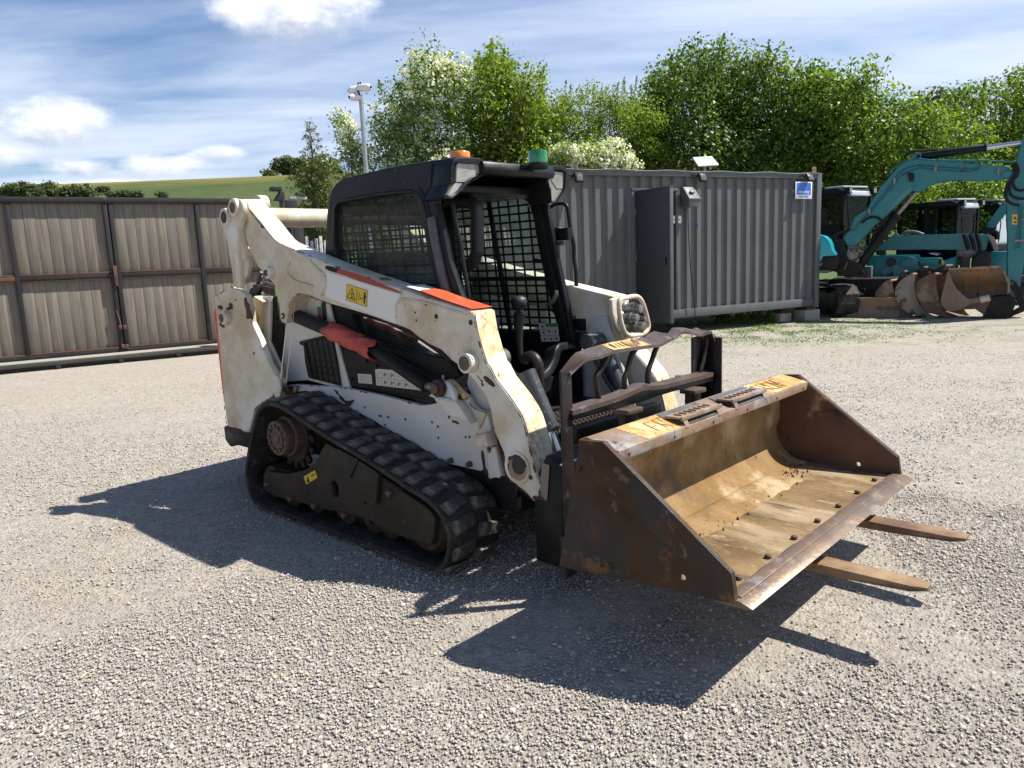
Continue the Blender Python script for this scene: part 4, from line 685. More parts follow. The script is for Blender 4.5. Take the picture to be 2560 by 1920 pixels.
for s in (-1,1):
    n=len(LP); v=[];f=[]
    prof=[(YO,-.002),(YO-.012,.0),(YO-.05,-.003),(YI+.05,-.003),(YI+.012,0),(YI,-.002),(YI,-.024),(YO,-.024)]
    for i in range(n):
        t,nn=nrm(i)
        for y,h in prof: q=LP[i]+nn*h; v.append((q.x,s*y,q.y))
    k=len(prof); f=[[i*k+a,i*k+(a+1)%k,((i+1)%n)*k+(a+1)%k,((i+1)%n)*k+a] for i in range(n) for a in range(k)]
    tk=MB().add(v,f).build('track_belt','rubber',ld,smooth=40)
    # tread lugs: two staggered rows of blocks with a slanted end
    if lugm is None:
        def lug(w,seed):
            w=w*1.13
            mb=MB(); mb.prism([(-.034,-.004),(.034,-.004),(.028,.014),(-.028,.015)],-w/2,w/2,'y'); o=mb.build('tread_lug','mud',None,.003); 
            return o
        la=lug(.118,1); lb=lug(.118,2); lugm=(la.data,lb.data); bpy.data.objects.remove(la); bpy.data.objects.remove(lb)
    NL=36
    for j in range(NL):
        for row in (0,1):
            i=int(j*n/NL+(row*1.8))%n; t,nn=nrm(i); q=LP[i]
            o=bpy.data.objects.new('tread_lug',lugm[row]); COL.objects.link(o); o.parent=tk
            yc=s*(YO-.085 if row==0 else YI+.085); skew=.16*(1 if row else -1)*s
            X=Vector((t.x,0,t.y)); Z=Vector((nn.x,0,nn.y)); Y=Z.cross(X)
            Xs=(X*math.cos(skew)+Y*math.sin(skew)); Ys=Z.cross(Xs)
            j_=random.uniform(.88,1.1)
            o.matrix_local=Matrix(((Xs.x,Ys.x,Z.x*j_,q.x),(Xs.y,Ys.y,Z.y*j_,yc),(Xs.z,Ys.z,Z.z*j_,q.y),(0,0,0,1)))
    mb=MB()
    for i in range(0,n,3):
        t,nn=nrm(i); q=LP[i]-nn*.045; mb.box((q.x,s*.675,q.y),(.022,.05,.045),Matrix.Rotation(-math.atan2(t.y,t.x),3,'Y'))
    tag(mb.build('drive_lug','rubber',tk,.003),kind='stuff')
    # frame between the belts
    fr=[(-0.824,0.216), (-0.772,0.246), (-0.662,0.253), (-0.554,0.265), (-0.369,0.316), (-0.247,0.379), (-0.181,0.459), (-0.137,0.504), (0.137,0.445), (0.313,0.402), (0.543,0.344), (0.413,0.367), (0.545,0.335), (0.66,0.302), (0.694,0.28), (0.703,0.244), (0.691,0.179), (0.669,0.127), (0.644,0.123), (0.544,0.117), (0.44,0.118), (0.346,0.119), (0.198,0.15), (-0.014,0.142), (-0.174,0.128), (-0.31,0.115), (-0.416,0.118), (-0.528,0.101), (-0.615,0.104), (-0.723,0.109), (-0.815,0.112), (-0.836,0.154)]
    y0,y1=(-.80,-.755) if s<0 else (.755,.80)
    h1=[(-0.086,0.259)][0]; h2=[(0.374,0.32)][0]; h3=[(0.177,0.232)][0]
    plate('track_frame',fr,y0,y1,'tframe',ld,holes=[circ(h1,.036,16,.045),circ(h3,.010,10)],bev=.006)
    MB().span((fr[0][0]+.1,s*.60,.10),(.70,s*.75,.26)).build('frame_beam','tframe_dk',ld,.01)
    MB().prism([(fr[4][0]+.1,.2),(fr[6][0],fr[6][1]-.02),(fr[7][0],fr[7][1]-.03),(.62,.25),(.6,.15)],s*.60,s*.74).build('inner_guard','tframe_dk',ld,.005)
    pl2=[(-0.009,0.493), (0.166,0.461), (0.08,0.352), (-0.086,0.389)]; plate('cover_plate',pl2,s*.803,s*.812,'tframe_dk',ld,bev=.002)
    pl3=[(0.173,0.46), (0.33,0.418), (0.294,0.324), (0.098,0.353)]; plate('cover_plate',pl3,s*.803,s*.815,'tframe_dk',ld,bev=.002)
    ed=[(0.324,0.419), (0.339,0.419), (0.302,0.258), (0.277,0.258)]; plate('edge_bar',ed,s*.803,s*.828,'tframe',ld,bev=.002)
    MB().cyl((h2[0],s*.79,h2[1]),(h2[0],s*.803,h2[1]),.030,n=16).build('recess_ring','tframe_dk',ld); MB().cyl((h2[0],s*.80,h2[1]),(h2[0],s*.812,h2[1]),.014,n=6).build('bolt_head','bolt',ld,.001)
    for p in [(-0.77,0.168), (-0.522,0.127), (-0.28,0.133), (-0.001,0.137), (0.397,0.33)]: MB().cyl((p[0],s*.79,p[1]),(p[0],s*.824,p[1]),.018,n=6).build('bolt_head','bolt',ld,.002)
    # drive hub
    hc=[(-0.634,0.462)][0]; hr=.103
    hub=MB().lathe([(hr*.96,s*.800),(hr,s*.792),(hr,s*.765),(hr*.97,s*.74),(.116,s*.735),(.118,s*.64),(.14,s*.62),(.14,s*.55)],(hc[0],0,hc[1]),'y',32).build('drive_hub','hub',ld,smooth=30)
    if s<0: MB().lathe([(.04,-.802),(.038,-.792),(.03,-.806),(.001,-.812)],(hc[0],0,hc[1]),'y',20).build('hub_centre','hub',hub)
    mbx=MB()
    for k in range(12):
        a=2*PI*k/12; MB().cyl((hc[0]+.072*math.cos(a),s*.795,hc[1]+.072*math.sin(a)),(hc[0]+.072*math.cos(a),s*.812,hc[1]+.072*math.sin(a)),.0135,n=6).build('hub_bolt','bolt',hub,.001)
    sp=MB(); sp.cyl((hc[0],s*.70,hc[1]),(hc[0],s*.66,hc[1]),.165,n=32)
    for k in range(16):
        a=2*PI*k/16; sp.beam((hc[0]+.15*math.cos(a),s*.68,hc[1]+.15*math.sin(a)),(hc[0]+.205*math.cos(a),s*.68,hc[1]+.205*math.sin(a)),.04,.022,(0,1,0))
    sp.build('drive_sprocket','tframe',ld,.003)
    for p in [(-0.585,0.056), (-0.353,0.063), (-0.065,0.061), (0.168,0.064)]+[(-.62,.145),(.30,.125)]:
        rl=MB().lathe([(.028,s*.79),(.030,s*.765),(.075,s*.76),(.088,s*.752),(.088,s*.72),(.070,s*.71),(.070,s*.64),(.088,s*.63),(.088,s*.60),(.03,s*.59)],(p[0],0,max(.145,p[1])),'y',28).build('track_roller','tframe',ld,smooth=30)
    il=[(0.616,0.164)][0]; MB().lathe([(.05,s*.77),(.14,s*.765),(.165,s*.74),(.165,s*.70),(.12,s*.69),(.12,s*.65),(.165,s*.64),(.165,s*.60),(.05,s*.59)],(il[0]-.03,0,.215),'y',36).build('front_idler','tframe',ld,smooth=30)
    ri=[(-0.78,0.233)][0]; MB().lathe([(.03,s*.77),(.095,s*.765),(.10,s*.74),(.10,s*.60),(.03,s*.59)],(ri[0],0,ri[1]-.06),'y',28).build('rear_idler','tframe',ld,smooth=30)
lb=[(-0.373,0.281), (-0.256,0.336), (-0.236,0.298), (-0.355,0.238)]
yl=plate('warning_sticker',lb,-.8035,-.8015,'ylabel',ld,bev=0)
MB().prism([(-0.332,0.291), (-0.351,0.251), (-0.313,0.26)],-.8045,-.8036).build('pictogram','ink',yl); MB().prism([(-0.294,0.303), (-0.258,0.317), (-0.256,0.311), (-0.292,0.296)],-.8045,-.8036).build('pictogram','ink',yl)
# ---- lower body, tub and machine housing
side=[(0.264,0.711), (0.309,0.705), (0.35,0.709), (0.405,0.719), (0.445,0.729), (0.427,0.75), (0.4,0.759), (0.394,0.765), (0.412,0.77), (0.412,0.802), (0.424,0.828), (0.474,0.847), (0.531,0.849), (0.585,0.826), (0.637,0.796), (0.676,0.772), (0.692,0.745), (0.738,0.721), (0.794,0.719), (0.812,0.666), (0.829,0.596), (0.851,0.546), (0.865,0.488), (0.87,0.426), (0.872,0.425), (0.788,0.394), (0.764,0.44), (0.737,0.425), (0.636,0.426), (0.499,0.425), (0.409,0.444), (0.325,0.473), (0.233,0.5), (0.047,0.539), (-0.092,0.579), (-0.239,0.612), (-0.346,0.629), (-0.452,0.645), (-0.486,0.668), (-0.619,0.685), (-0.751,0.684), (-0.872,0.665), (-1.012,0.619), (-1.133,0.602), (-1.042,0.668), (-1,0.693), (-0.864,0.715), (-0.396,0.737), (-0.3,0.738), (-0.004,0.727), (0.263,0.709)]
bs=plate('side_panel',side,-.52,-.485,'white_blue',ld,bev=.006)
plate('side_panel',side,.485,.52,'white_blue',ld,bev=.006)
arch=[(-1.117,0.603), (-1.06,0.645), (-0.986,0.683), (-0.878,0.707), (-0.785,0.716), (-0.829,0.666), (-0.966,0.631)]; plate('wheel_arch_plate',arch,-.545,-.523,'rustpaint',ld,bev=.004)
chipp=[(-0.437,0.724), (-0.402,0.715), (-0.388,0.695), (-0.35,0.682), (-0.336,0.667), (-0.297,0.668), (-0.249,0.68), (-0.25,0.668), (-0.285,0.641), (-0.308,0.64), (-0.361,0.66), (-0.385,0.669), (-0.393,0.69), (-0.418,0.702)]; plate('chip_patch',chipp,-.5225,-.5205,'chip',bs,bev=0)
for pts in ([(0.75,0.532), (0.761,0.531), (0.766,0.509), (0.769,0.484), (0.771,0.453), (0.781,0.437), (0.793,0.462), (0.798,0.466), (0.8,0.438), (0.794,0.412), (0.764,0.413), (0.757,0.437), (0.751,0.475), (0.746,0.506)],[(0.56,0.763), (0.583,0.771), (0.601,0.767), (0.612,0.79), (0.631,0.798), (0.643,0.806), (0.667,0.795), (0.67,0.774), (0.647,0.765), (0.637,0.754), (0.633,0.733), (0.618,0.74), (0.6,0.751), (0.568,0.756)],[(0.53,0.68), (0.542,0.685), (0.541,0.67), (0.533,0.658), (0.528,0.665)],[(0.581,0.683), (0.618,0.688), (0.619,0.682), (0.59,0.678)],[(0.65,0.679), (0.681,0.676), (0.693,0.659), (0.666,0.663)],[(0.552,0.655), (0.584,0.654), (0.606,0.645), (0.601,0.64), (0.555,0.646)],[(0.725,0.612), (0.731,0.609), (0.743,0.55), (0.737,0.545)]):
    plate('chip_patch',pts,-.5225,-.5205,'chip',bs,bev=0)
for p in [(-0.151,0.646), (-0.011,0.613), (0.052,0.612), (0.194,0.617), (0.019,0.567), (-0.026,0.612), (0.049,0.613), (0.195,0.618), (0.405,0.627), (0.447,0.61), (0.446,0.552), (0.645,0.582), (0.672,0.586)]: MB().cyl((p[0],-.5215,p[1]),(p[0],-.5225,p[1]),.0065,n=10).build('bolt_hole','ink',bs)
for p in [(0.536,0.45), (0.669,0.452)]: MB().cyl((p[0],-.52,p[1]),(p[0],-.545,p[1]),.017,.012,n=8).build('bolt_head','bolt',bs,.003)
tower=[(0.487,0.772), (0.566,0.77), (0.644,0.768), (0.677,0.737), (0.71,0.7), (0.734,0.668), (0.691,0.679), (0.638,0.685), (0.574,0.691), (0.544,0.726), (0.514,0.755)]; plate('tower_gusset',tower,-.575,-.522,'white_blue',ld,bev=.008)
tw2=[(0.499,0.79), (0.506,0.822), (0.52,0.849), (0.564,0.866), (0.618,0.862), (0.652,0.835), (0.667,0.799), (0.67,0.774), (0.629,0.773), (0.566,0.783)]; plate('pivot_bracket',tw2,-.60,-.577,'white_blue',ld,bev=.006)
tw3=[(0.559,0.859), (0.583,0.863), (0.618,0.84), (0.669,0.802), (0.681,0.786), (0.658,0.771), (0.616,0.824)]; plate('pivot_bracket',tw3,-.54,-.522,'white_front',ld,bev=.004)
MB().prism([(0.509,0.79), (0.522,0.796), (0.561,0.792), (0.611,0.786), (0.652,0.783), (0.647,0.778), (0.579,0.784), (0.511,0.786)],-.62,-.575).build('bracket_lip','white_blue',ld,.003)
pc=[(0.576,0.831)][0]; MB().cyl((pc[0],-.60,pc[1]),(pc[0],-.632,pc[1]),.043,n=24).build('pivot_washer','chip',ld,.006); MB().cyl((pc[0],-.632,pc[1]),(pc[0],-.650,pc[1]),.025,n=20).build('pivot_pin','bolt',ld,.005)
gz_=[(0.583,0.881)][0]; MB().cyl((gz_[0],-.59,gz_[1]-.03),(gz_[0],-.59,gz_[1]+.01),.006,n=8).build('grease_nipple','steel',ld)
ty=[(0.782,0.62), (0.798,0.63), (0.854,0.644), (0.862,0.615), (0.879,0.583), (0.82,0.569), (0.794,0.568), (0.785,0.592)]; plate('stop_block',ty,-.60,-.523,'white',ld,bev=.015)
ty=[(0.819,0.565), (0.879,0.575), (0.892,0.514), (0.906,0.441), (0.907,0.441), (0.83,0.411), (0.818,0.439)]; plate('lower_guard',ty,-.56,-.523,'white_blue',ld,bev=.012)
sl=[(0.752,0.724), (0.797,0.719), (0.782,0.688), (0.748,0.635), (0.74,0.644), (0.742,0.677)]; plate('sunlit_gusset',sl,-.53,-.522,'white',ld,bev=.002)
MB().span((-1.25,-.484,.28),(.85,.484,.62)).build('chassis','tframe_dk',ld,.01)
hs=[(-0.951,1.085), (-0.9,1.1), (-0.891,1.205), (-0.848,1.245), (-0.727,1.242), (-0.677,1.254), (-0.463,1.21), (-0.434,1.09), (-0.411,0.978), (-0.32,0.725), (-0.438,0.721), (-0.76,0.745), (-1.032,0.709), (-1.01,0.887)]
plate('side_housing',hs,-.49,-.47,'white_blue',ld,bev=.01); plate('side_housing',hs,.47,.49,'white_blue',ld,bev=.01)
HX=[p[0] for p in hs]; MB().span((min(HX)+.03,-.469,.55),(max(HX)-.15,.469,1.22)).build('engine_housing','black',ld,.02)
# grille
go=[(-0.789,0.981), (-0.538,1.025), (-0.5,1.01), (-0.44,1), (-0.414,0.877), (-0.397,0.741), (-0.471,0.748), (-0.712,0.763), (-0.721,0.773), (-0.742,0.849), (-0.746,0.957), (-0.785,0.963)]
gi=[(-0.729,0.977), (-0.539,1.015), (-0.454,0.994), (-0.409,0.753), (-0.683,0.772)]
gr=plate('grille_frame',go,-.505,-.491,'dkgrey',ld,holes=[gi],bev=.003); plate('grille_back',gi,-.493,-.490,'ink',gr,bev=0)
def lerp(a,b,t): return (a[0]+(b[0]-a[0])*t,a[1]+(b[1]-a[1])*t)
def bar(mb,a,b,y,w,d): mb.beam((a[0],y,a[1]),(b[0],y,b[1]),w,d,(0,1,0))
gA,gB,gC,gD,gE_=gi
for i in range(1,6):
    t=i/6; a=lerp(gA,gE_,t); b=lerp(gC,gD,t); bar(mbg:=MB(),a,b,-.501,.0045,.006); mbg.build('grille_bar','black',gr)
for i in range(1,5):
    t=i/5; top=lerp(gA,gB,t*1.52) if t*1.52<1 else lerp(gB,gC,(t*1.52-1)/.52); b=lerp(gE_,gD,t); bar(mbg:=MB(),top,b,-.500,.0045,.006); mbg.build('grille_bar','black',gr)
slot=[(-0.534,1.214), (-0.509,1.228), (-0.495,1.211), (-0.493,1.129), (-0.509,1.108), (-0.529,1.111), (-0.537,1.143)]; plate('sight_slot',slot,-.4945,-.4915,'ink',ld,bev=0)
gs=[(-0.583,1.229), (-0.542,1.229), (-0.543,1.124), (-0.58,1.123)]; gl_=plate('gauge_label',gs,-.4935,-.4915,'paper',ld,bev=0)
plate('green_field',[lerp(gs[0],gs[3],.33),lerp(gs[1],gs[2],.33),lerp(gs[1],gs[2],.69),lerp(gs[0],gs[3],.69)],-.4945,-.4937,'grnlab',gl_,bev=0); plate('red_field',[lerp(gs[0],gs[3],.70),lerp(gs[1],gs[2],.70),gs[2],gs[3]],-.4945,-.4937,'redlab',gl_,bev=0)
# dark side cover below the arm
bc=[(-0.489,1.208), (-0.304,1.177), (0.026,1.113), (0.256,1.045), (0.467,0.953), (0.556,0.886), (0.571,0.867), (0.485,0.832), (0.384,0.775), (0.412,0.725), (0.378,0.711), (0.294,0.71), (0.004,0.721), (-0.351,0.738), (-0.402,0.887)]
wb2=[(-0.293,1.157), (-0.085,1.134), (0.261,1.105), (0.474,1.04), (0.56,0.937), (0.467,0.945), (0.315,0.955), (0.13,0.954), (-0.039,0.977), (-0.254,1.029)]
bcp=plate('side_cover',bc,-.465,-.440,'dkgrey',ld,holes=[wb2],bev=.004)
cv=[(-0.022,0.955), (0.066,0.944), (0.192,0.914), (0.317,0.878), (0.429,0.852), (0.467,0.846), (0.511,0.804), (0.44,0.713), (0.23,0.734), (0.122,0.742), (-0.114,0.746), (-0.338,0.738), (-0.392,0.862), (-0.379,0.96), (-0.129,0.915), (-0.101,0.96)]
plate('side_cover',cv,-.480,-.466,'dkgrey',ld,bev=.004); pass
MB().tube([(x,-.480,z) for x,z in [(-0.306,0.958), (-0.287,0.889), (-0.264,0.775), (-0.278,0.759), (-0.335,0.754)]],.003,5).build('panel_seam','ink',ld)
MB().beam(*[(x,-.472,z) for x,z in [(0.229,0.72), (0.401,0.711)]],.02,.012,(0,1,0)).build('shadow_gap','ink',ld)
sa=[(-0.086,0.857), (-0.036,0.864), (-0.033,0.862), (0.098,0.865), (0.288,0.821), (0.312,0.815), (0.315,0.774), (-0.086,0.77)]
sg=plate('instruction_label',sa,-.4825,-.4805,'paper',ld,bev=0)
r1=[lerp(sa[0],sa[7],t) for t in (0,.5,1)]; 
L0,L1=sa[0],sa[7]; Rr=[(0.314,0.855), (0.316,0.815), (0.315,0.774)]
def cell(u,v): # u 0..1 along, v 0..1 down
    a=lerp(L0,L1,v); b=lerp(Rr[0],Rr[2],v); return lerp(a,b,u)
mb=MB(); bar(mb,cell(0,.5),cell(1,.5),-.4828,.0016,.0006)
for i in range(1,7): bar(mb,cell(i/7-.01,0 if i<4 else .5),cell(i/7-.01,1),-.4828,.0014,.0006)
mb.build('label_grid','ink',sg); mb=MB(); mr_=MB()
for r_ in (0,1):
    for i in range(7):
        if r_==0 and i>4: continue
        u=(i+.45)/7; v=.25+.5*r_; cc=cell(u,v); s_=.012
        if i in (0,) or (i==3 and r_==0) or (i==5): 
            bar(mr_,(cc[0]-s_*.8,cc[1]-(s_ if i==0 else s_*.2)),(cc[0]+s_*.8,cc[1]+(s_ if i==0 else -s_*.4)),-.483,.0028,.0006); continue
        mb.prism(circ((cc[0]-.004,cc[1]+.010),.0026,8),-.4832,-.4826); mb.prism([(cc[0]-.008,cc[1]+.007),(cc[0]+.0,cc[1]+.007),(cc[0]-.001,cc[1]-.004),(cc[0]+.003,cc[1]-.013),(cc[0]-.001,cc[1]-.012),(cc[0]-.004,cc[1]-.005),(cc[0]-.009,cc[1]-.013),(cc[0]-.011,cc[1]-.011)],-.4832,-.4826)
        mb.box((cc[0]+.010,-.4829,cc[1]+.002),(.009,.0006,.011))
mb.build('pictogram','ink',sg); mr_.build('red_pictogram','redlab',sg)
sp_=[(-0.249,0.822), (-0.124,0.825), (-0.122,0.773), (-0.248,0.769)]; s2=plate('text_label',sp_,-.4825,-.4805,'paper',ld,bev=0)
mb=MB(); 
for i in range(7): a=lerp(lerp(sp_[0],sp_[3],.14+.12*i),lerp(sp_[1],sp_[2],.14+.12*i),.1); b=lerp(lerp(sp_[0],sp_[3],.14+.12*i),lerp(sp_[1],sp_[2],.14+.12*i),.9 if i%3 else .7); bar(mb,a,b,-.4828,.0012,.0006)
mb.build('print_line','bolt',s2)
for p in [(-0.159,0.9), (-0.068,0.877), (-0.309,0.787)]: MB().cyl((p[0],-.48,p[1]),(p[0],-.496,p[1]),.009,n=10).build('knob','ink',ld,.002)
# ---- rear uprights, tailgate
up=[(-1.532,1.255), (-1.408,1.288), (-1.28,1.318), (-1.184,1.294), (-1.118,1.266), (-1.091,1.177), (-1.088,1.102), (-1.011,1.002), (-0.934,0.864), (-0.815,0.74), (-0.805,0.769), (-0.817,0.737), (-0.927,0.652), (-1.038,0.605), (-1.115,0.57), (-1.151,0.547), (-1.233,0.415), (-1.262,0.381), (-1.389,0.386), (-1.534,0.393), (-1.545,0.426), (-1.544,0.584), (-1.541,0.692)]
ru=plate('rear_upright',up,-.64,-.60,'white',ld,bev=.008); plate('rear_upright',up,.60,.64,'white',ld,bev=.008)
for pts in ([(-1.144,1.25), (-1.123,1.254), (-1.11,1.242), (-1.116,1.23), (-1.084,1.211), (-1.085,1.187), (-1.069,1.163), (-1.056,1.132), (-1.067,1.116), (-1.093,1.125), (-1.125,1.12), (-1.14,1.126), (-1.131,1.174), (-1.148,1.21)],[(-1.34,1.216), (-1.323,1.22), (-1.3,1.208), (-1.3,1.18), (-1.341,1.175), (-1.383,1.174), (-1.385,1.185), (-1.35,1.191)],[(-1.496,1.198), (-1.469,1.202), (-1.435,1.197), (-1.431,1.182), (-1.449,1.171), (-1.491,1.181)],[(-1.498,1.088), (-1.449,1.09), (-1.432,1.086), (-1.434,1.056), (-1.464,1.059), (-1.497,1.071)],[(-1.478,0.379), (-1.445,0.401), (-1.416,0.396), (-1.349,0.397), (-1.333,0.385), (-1.248,0.388), (-1.24,0.382), (-1.471,0.368)],[(-1.264,1.239), (-1.243,1.241), (-1.249,1.234), (-1.262,1.232)]):
    plate('chip_patch',pts,-.6425,-.6405,'chip',ru,bev=0)
wb=ragged([(-0.838,0.722)][0],.050,.070,16,.10); plate('worn_disc',wb,-.655,-.641,'white',ru,bev=.005)
bo=[(-1.385,1.124)][0]; MB().lathe([(.026,-.685),(.045,-.675),(.048,-.641)],(bo[0]+.012,0,bo[1]),'y',24).build('link_boss','white',ld); MB().cyl((bo[0]+.008,-.68,bo[1]),(bo[0]+.008,-.690,bo[1]),.028,n=18).build('link_pin','bolt',ld,.005)
rx=up[0][0]
MB().span((rx+.02,-.598,.45),(rx+.36,.598,1.18)).build('engine_bay','black',ld,.03)
inner=[(-1.212,1.232), (-1.175,1.256), (-1.071,1.221), (-1.094,1.184), (-1.134,1.094), (-1.176,1.035), (-1.206,1.092)]; plate('inner_upright',inner,-.56,-.50,'white',ld,bev=.01)
q=[(-1.138,1.253), (-1.044,1.254), (-1.057,1.181), (-1.11,0.967), (-1.066,0.903), (-0.998,0.808), (-0.997,0.721), (-1.116,0.842), (-1.242,0.986), (-1.225,1.079), (-1.195,1.113), (-1.168,1.171)]
plate('inner_web',q,-.52,-.50,'white_blue',ld,bev=.004)
q=[(-1.071,1.252), (-1.017,1.252), (-1.031,1.107), (-0.971,1.08), (-1.01,0.887), (-1.03,0.72), (-1.065,0.742), (-1.095,0.798), (-1.157,0.895), (-1.116,1.129)]; plate('rear_cylinder_guard','' or q,-.50,-.485,'black',ld,bev=.004)
rt=[(-1.652,1.148), (-1.629,1.177), (-1.585,1.178), (-1.579,1.082), (-1.595,0.771), (-1.592,0.615), (-1.56,0.426), (-1.623,0.429), (-1.646,0.631)]; 
MB().prism(rt,-.598,.598).build('tailgate','orange',ld,.006)
bp=[(-1.68,0.367), (-1.569,0.392), (-1.299,0.376), (-1.353,0.256), (-1.525,0.256), (-1.613,0.23), (-1.678,0.272)]; MB().prism(bp,-.60,.60).build('rear_bumper','dkgrey',ld,.012)
MB().prism([(-1.664,0.335), (-1.616,0.353), (-1.543,0.329), (-1.549,0.3), (-1.617,0.291)],-.6015,-.6005).build('bumper_slot','ink',ld)
# ---- lift arms
arm=[(-1.115,1.844), (-1.078,1.816), (-1.03,1.78), (-0.97,1.734), (-0.911,1.691), (-0.86,1.647), (-0.815,1.613), (-0.783,1.589), (-0.743,1.57), (-0.65,1.543), (-0.585,1.524), (-0.528,1.504), (-0.515,1.506), (-0.271,1.439), (0.006,1.374), (0.238,1.323), (0.453,1.273), (0.653,1.234), (0.813,1.201), (0.826,1.198), (0.846,1.107), (0.87,1.035), (0.898,0.967), (0.918,0.95), (0.949,0.901), (1.012,0.844), (1.049,0.807), (1.081,0.77), (1.102,0.735), (1.119,0.691), (1.132,0.647), (1.15,0.575), (1.169,0.502), (1.19,0.474), (1.185,0.431), (1.181,0.399), (1.154,0.398), (1.144,0.376), (1.106,0.405), (1.066,0.423), (1.031,0.443), (0.99,0.462), (0.979,0.494), (0.975,0.572), (0.955,0.605), (0.944,0.625), (0.924,0.661), (0.915,0.705), (0.904,0.766), (0.888,0.806), (0.871,0.828), (0.84,0.856), (0.809,0.886), (0.776,0.91), (0.731,0.937), (0.699,0.954), (0.665,0.969), (0.631,0.993), (0.597,1.014), (0.516,1.036), (0.475,1.053), (0.429,1.072), (0.382,1.099), (0.329,1.112), (0.229,1.131), (0.126,1.153), (-0.008,1.177), (-0.149,1.2), (-0.274,1.219), (-0.368,1.24), (-0.464,1.263), (-0.551,1.273), (-0.596,1.271), (-0.645,1.25), (-0.681,1.216), (-0.705,1.166), (-0.717,1.123), (-0.739,1.104), (-0.767,1.1), (-0.794,1.109), (-0.809,1.134), (-0.806,1.181), (-0.799,1.241), (-0.797,1.279), (-0.816,1.308), (-0.866,1.347), (-0.925,1.386), (-1.003,1.435), (-1.053,1.495), (-1.089,1.555), (-1.121,1.634), (-1.141,1.674), (-1.137,1.712), (-1.103,1.768), (-1.094,1.81)]
arm=[p for p in arm if not (p[0]>1.3 or p[1]>2.05)]
arms=[]
for s in (-1,1):
    y0,y1=(-.61,-.47) if s<0 else (.47,.61)
    a=plate('lift_arm',arm,y0,y1,'white',ld,bev=.012); arms.append(a)
na=arms[0]
def face_strip(pts,name,m,par,y0=-.468,y1=-.612,off=.003):
    mb=MB(); v=[]
    for i,(x,z) in enumerate(pts):
        p=pts[max(0,i-1)];q=pts[min(len(pts)-1,i+1)]; d=Vector((q[0]-p[0],q[1]-p[1])).normalized(); n=Vector((-d.y,d.x)); 
        if n.y+n.x*.7<0:n=-n
        v+= [(x+n.x*off,y0,z+n.y*off),(x+n.x*off,y1,z+n.y*off)]
    mb.add(v,[[2*i,2*i+1,2*i+3,2*i+2] for i in range(len(pts)-1)]); return mb.build(name,m,par)
# rust stained front face of each arm and the orange grip strip on top
fr_=[(0.831,1.194), (0.846,1.107), (0.87,1.035), (0.898,0.967), (0.918,0.95), (0.949,0.901), (1.012,0.844), (1.049,0.807), (1.081,0.77), (1.102,0.735), (1.119,0.691), (1.132,0.647), (1.15,0.575), (1.169,0.502), (1.19,0.474)]
for s,a in zip((-1,1),arms):
    face_strip(fr_,'arm_face','white_front',a,s*.478,s*.602,.0025)
grip=[(0.463,1.285), (0.558,1.26), (0.646,1.237), (0.732,1.219), (0.819,1.2)]
gp_=face_strip([(x,z+.004) for x,z in grip],'grip_strip','orange',na,-.475,-.606,.006)
ptc=[(0.349,1.308), (0.42,1.293), (0.463,1.283)]; face_strip([(x,z+.003) for x,z in ptc],'paint_patch','vinyl',na,-.475,-.60,.004)
vy=[(-0.277,1.392), (0.014,1.337), (0.328,1.273), (0.315,1.248), (0.289,1.22), (0.277,1.134), (-0.016,1.197), (-0.31,1.26), (-0.312,1.291), (-0.285,1.338)]; vn=plate('vinyl_panel',vy,-.6128,-.6105,'vinyl',na,bev=0)
stp=[(-0.287,1.423), (-0.266,1.426), (-0.117,1.4), (0.018,1.373), (0.181,1.33), (0.348,1.28), (0.323,1.28), (0.178,1.309), (0.014,1.34), (-0.121,1.372), (-0.256,1.399), (-0.286,1.409)]; plate('red_stripe',stp,-.6138,-.6129,'red_dark',na,bev=0)
plate('dark_stripe',[(-0.287,1.423), (-0.266,1.426), (-0.168,1.41), (-0.191,1.386), (-0.256,1.399), (-0.286,1.409)],-.6146,-.6139,'black',na,bev=0)
yl_=[(-0.101,1.328), (0.075,1.293), (0.057,1.208), (-0.121,1.244)]; w1=plate('warning_sticker',yl_,-.6150,-.6130,'ylabel',na,bev=0)
def yq(u,v): return lerp(lerp(yl_[0],yl_[1],u),lerp(yl_[3],yl_[2],u),v)
mb=MB(); Y1,Y2=-.6158,-.6151
def seg(a,b,w): 
    a=yq(*a);b=yq(*b); mb.beam((a[0],-.6154,a[1]),(b[0],-.6154,b[1]),w,.0006,(0,1,0))
for a,b in (((.27,.16),(.06,.80)),((.06,.80),(.44,.84)),((.44,.84),(.27,.16))): seg(a,b,.0045)
seg((.50,.02),(.50,.98),.0022)
for a,b in (((0.01,.01),(.99,.01)),((.99,.01),(.99,.99)),((.99,.99),(.01,.99)),((.01,.99),(.01,.01))): seg(a,b,.0018)
for a,b in (((.22,.48),(.33,.50)),((.25,.55),(.29,.68)),((.29,.68),(.23,.78)),((.29,.66),(.34,.76))): seg(a,b,.006)
for a,b in (((.56,.30),(.64,.32)),((.64,.32),(.64,.72)),((.64,.72),(.56,.70)),((.56,.70),(.56,.30))): seg(a,b,.002)
seg((.68,.58),(.80,.60),.003); seg((.68,.58),(.71,.54),.003); seg((.68,.58),(.71,.64),.003); seg((.80,.60),(.77,.55),.003); seg((.80,.60),(.77,.66),.003)
for a,b,w in (((.88,.30),(.88,.58),.013),((.84,.32),(.84,.54),.005),((.93,.33),(.93,.54),.005),((.865,.58),(.86,.84),.006),((.90,.58),(.90,.86),.006)): seg(a,b,w)
c_=yq(.88,.22); mb.prism(circ(c_,.007,10),Y1,Y2); mb.build('pictogram','ink',w1)
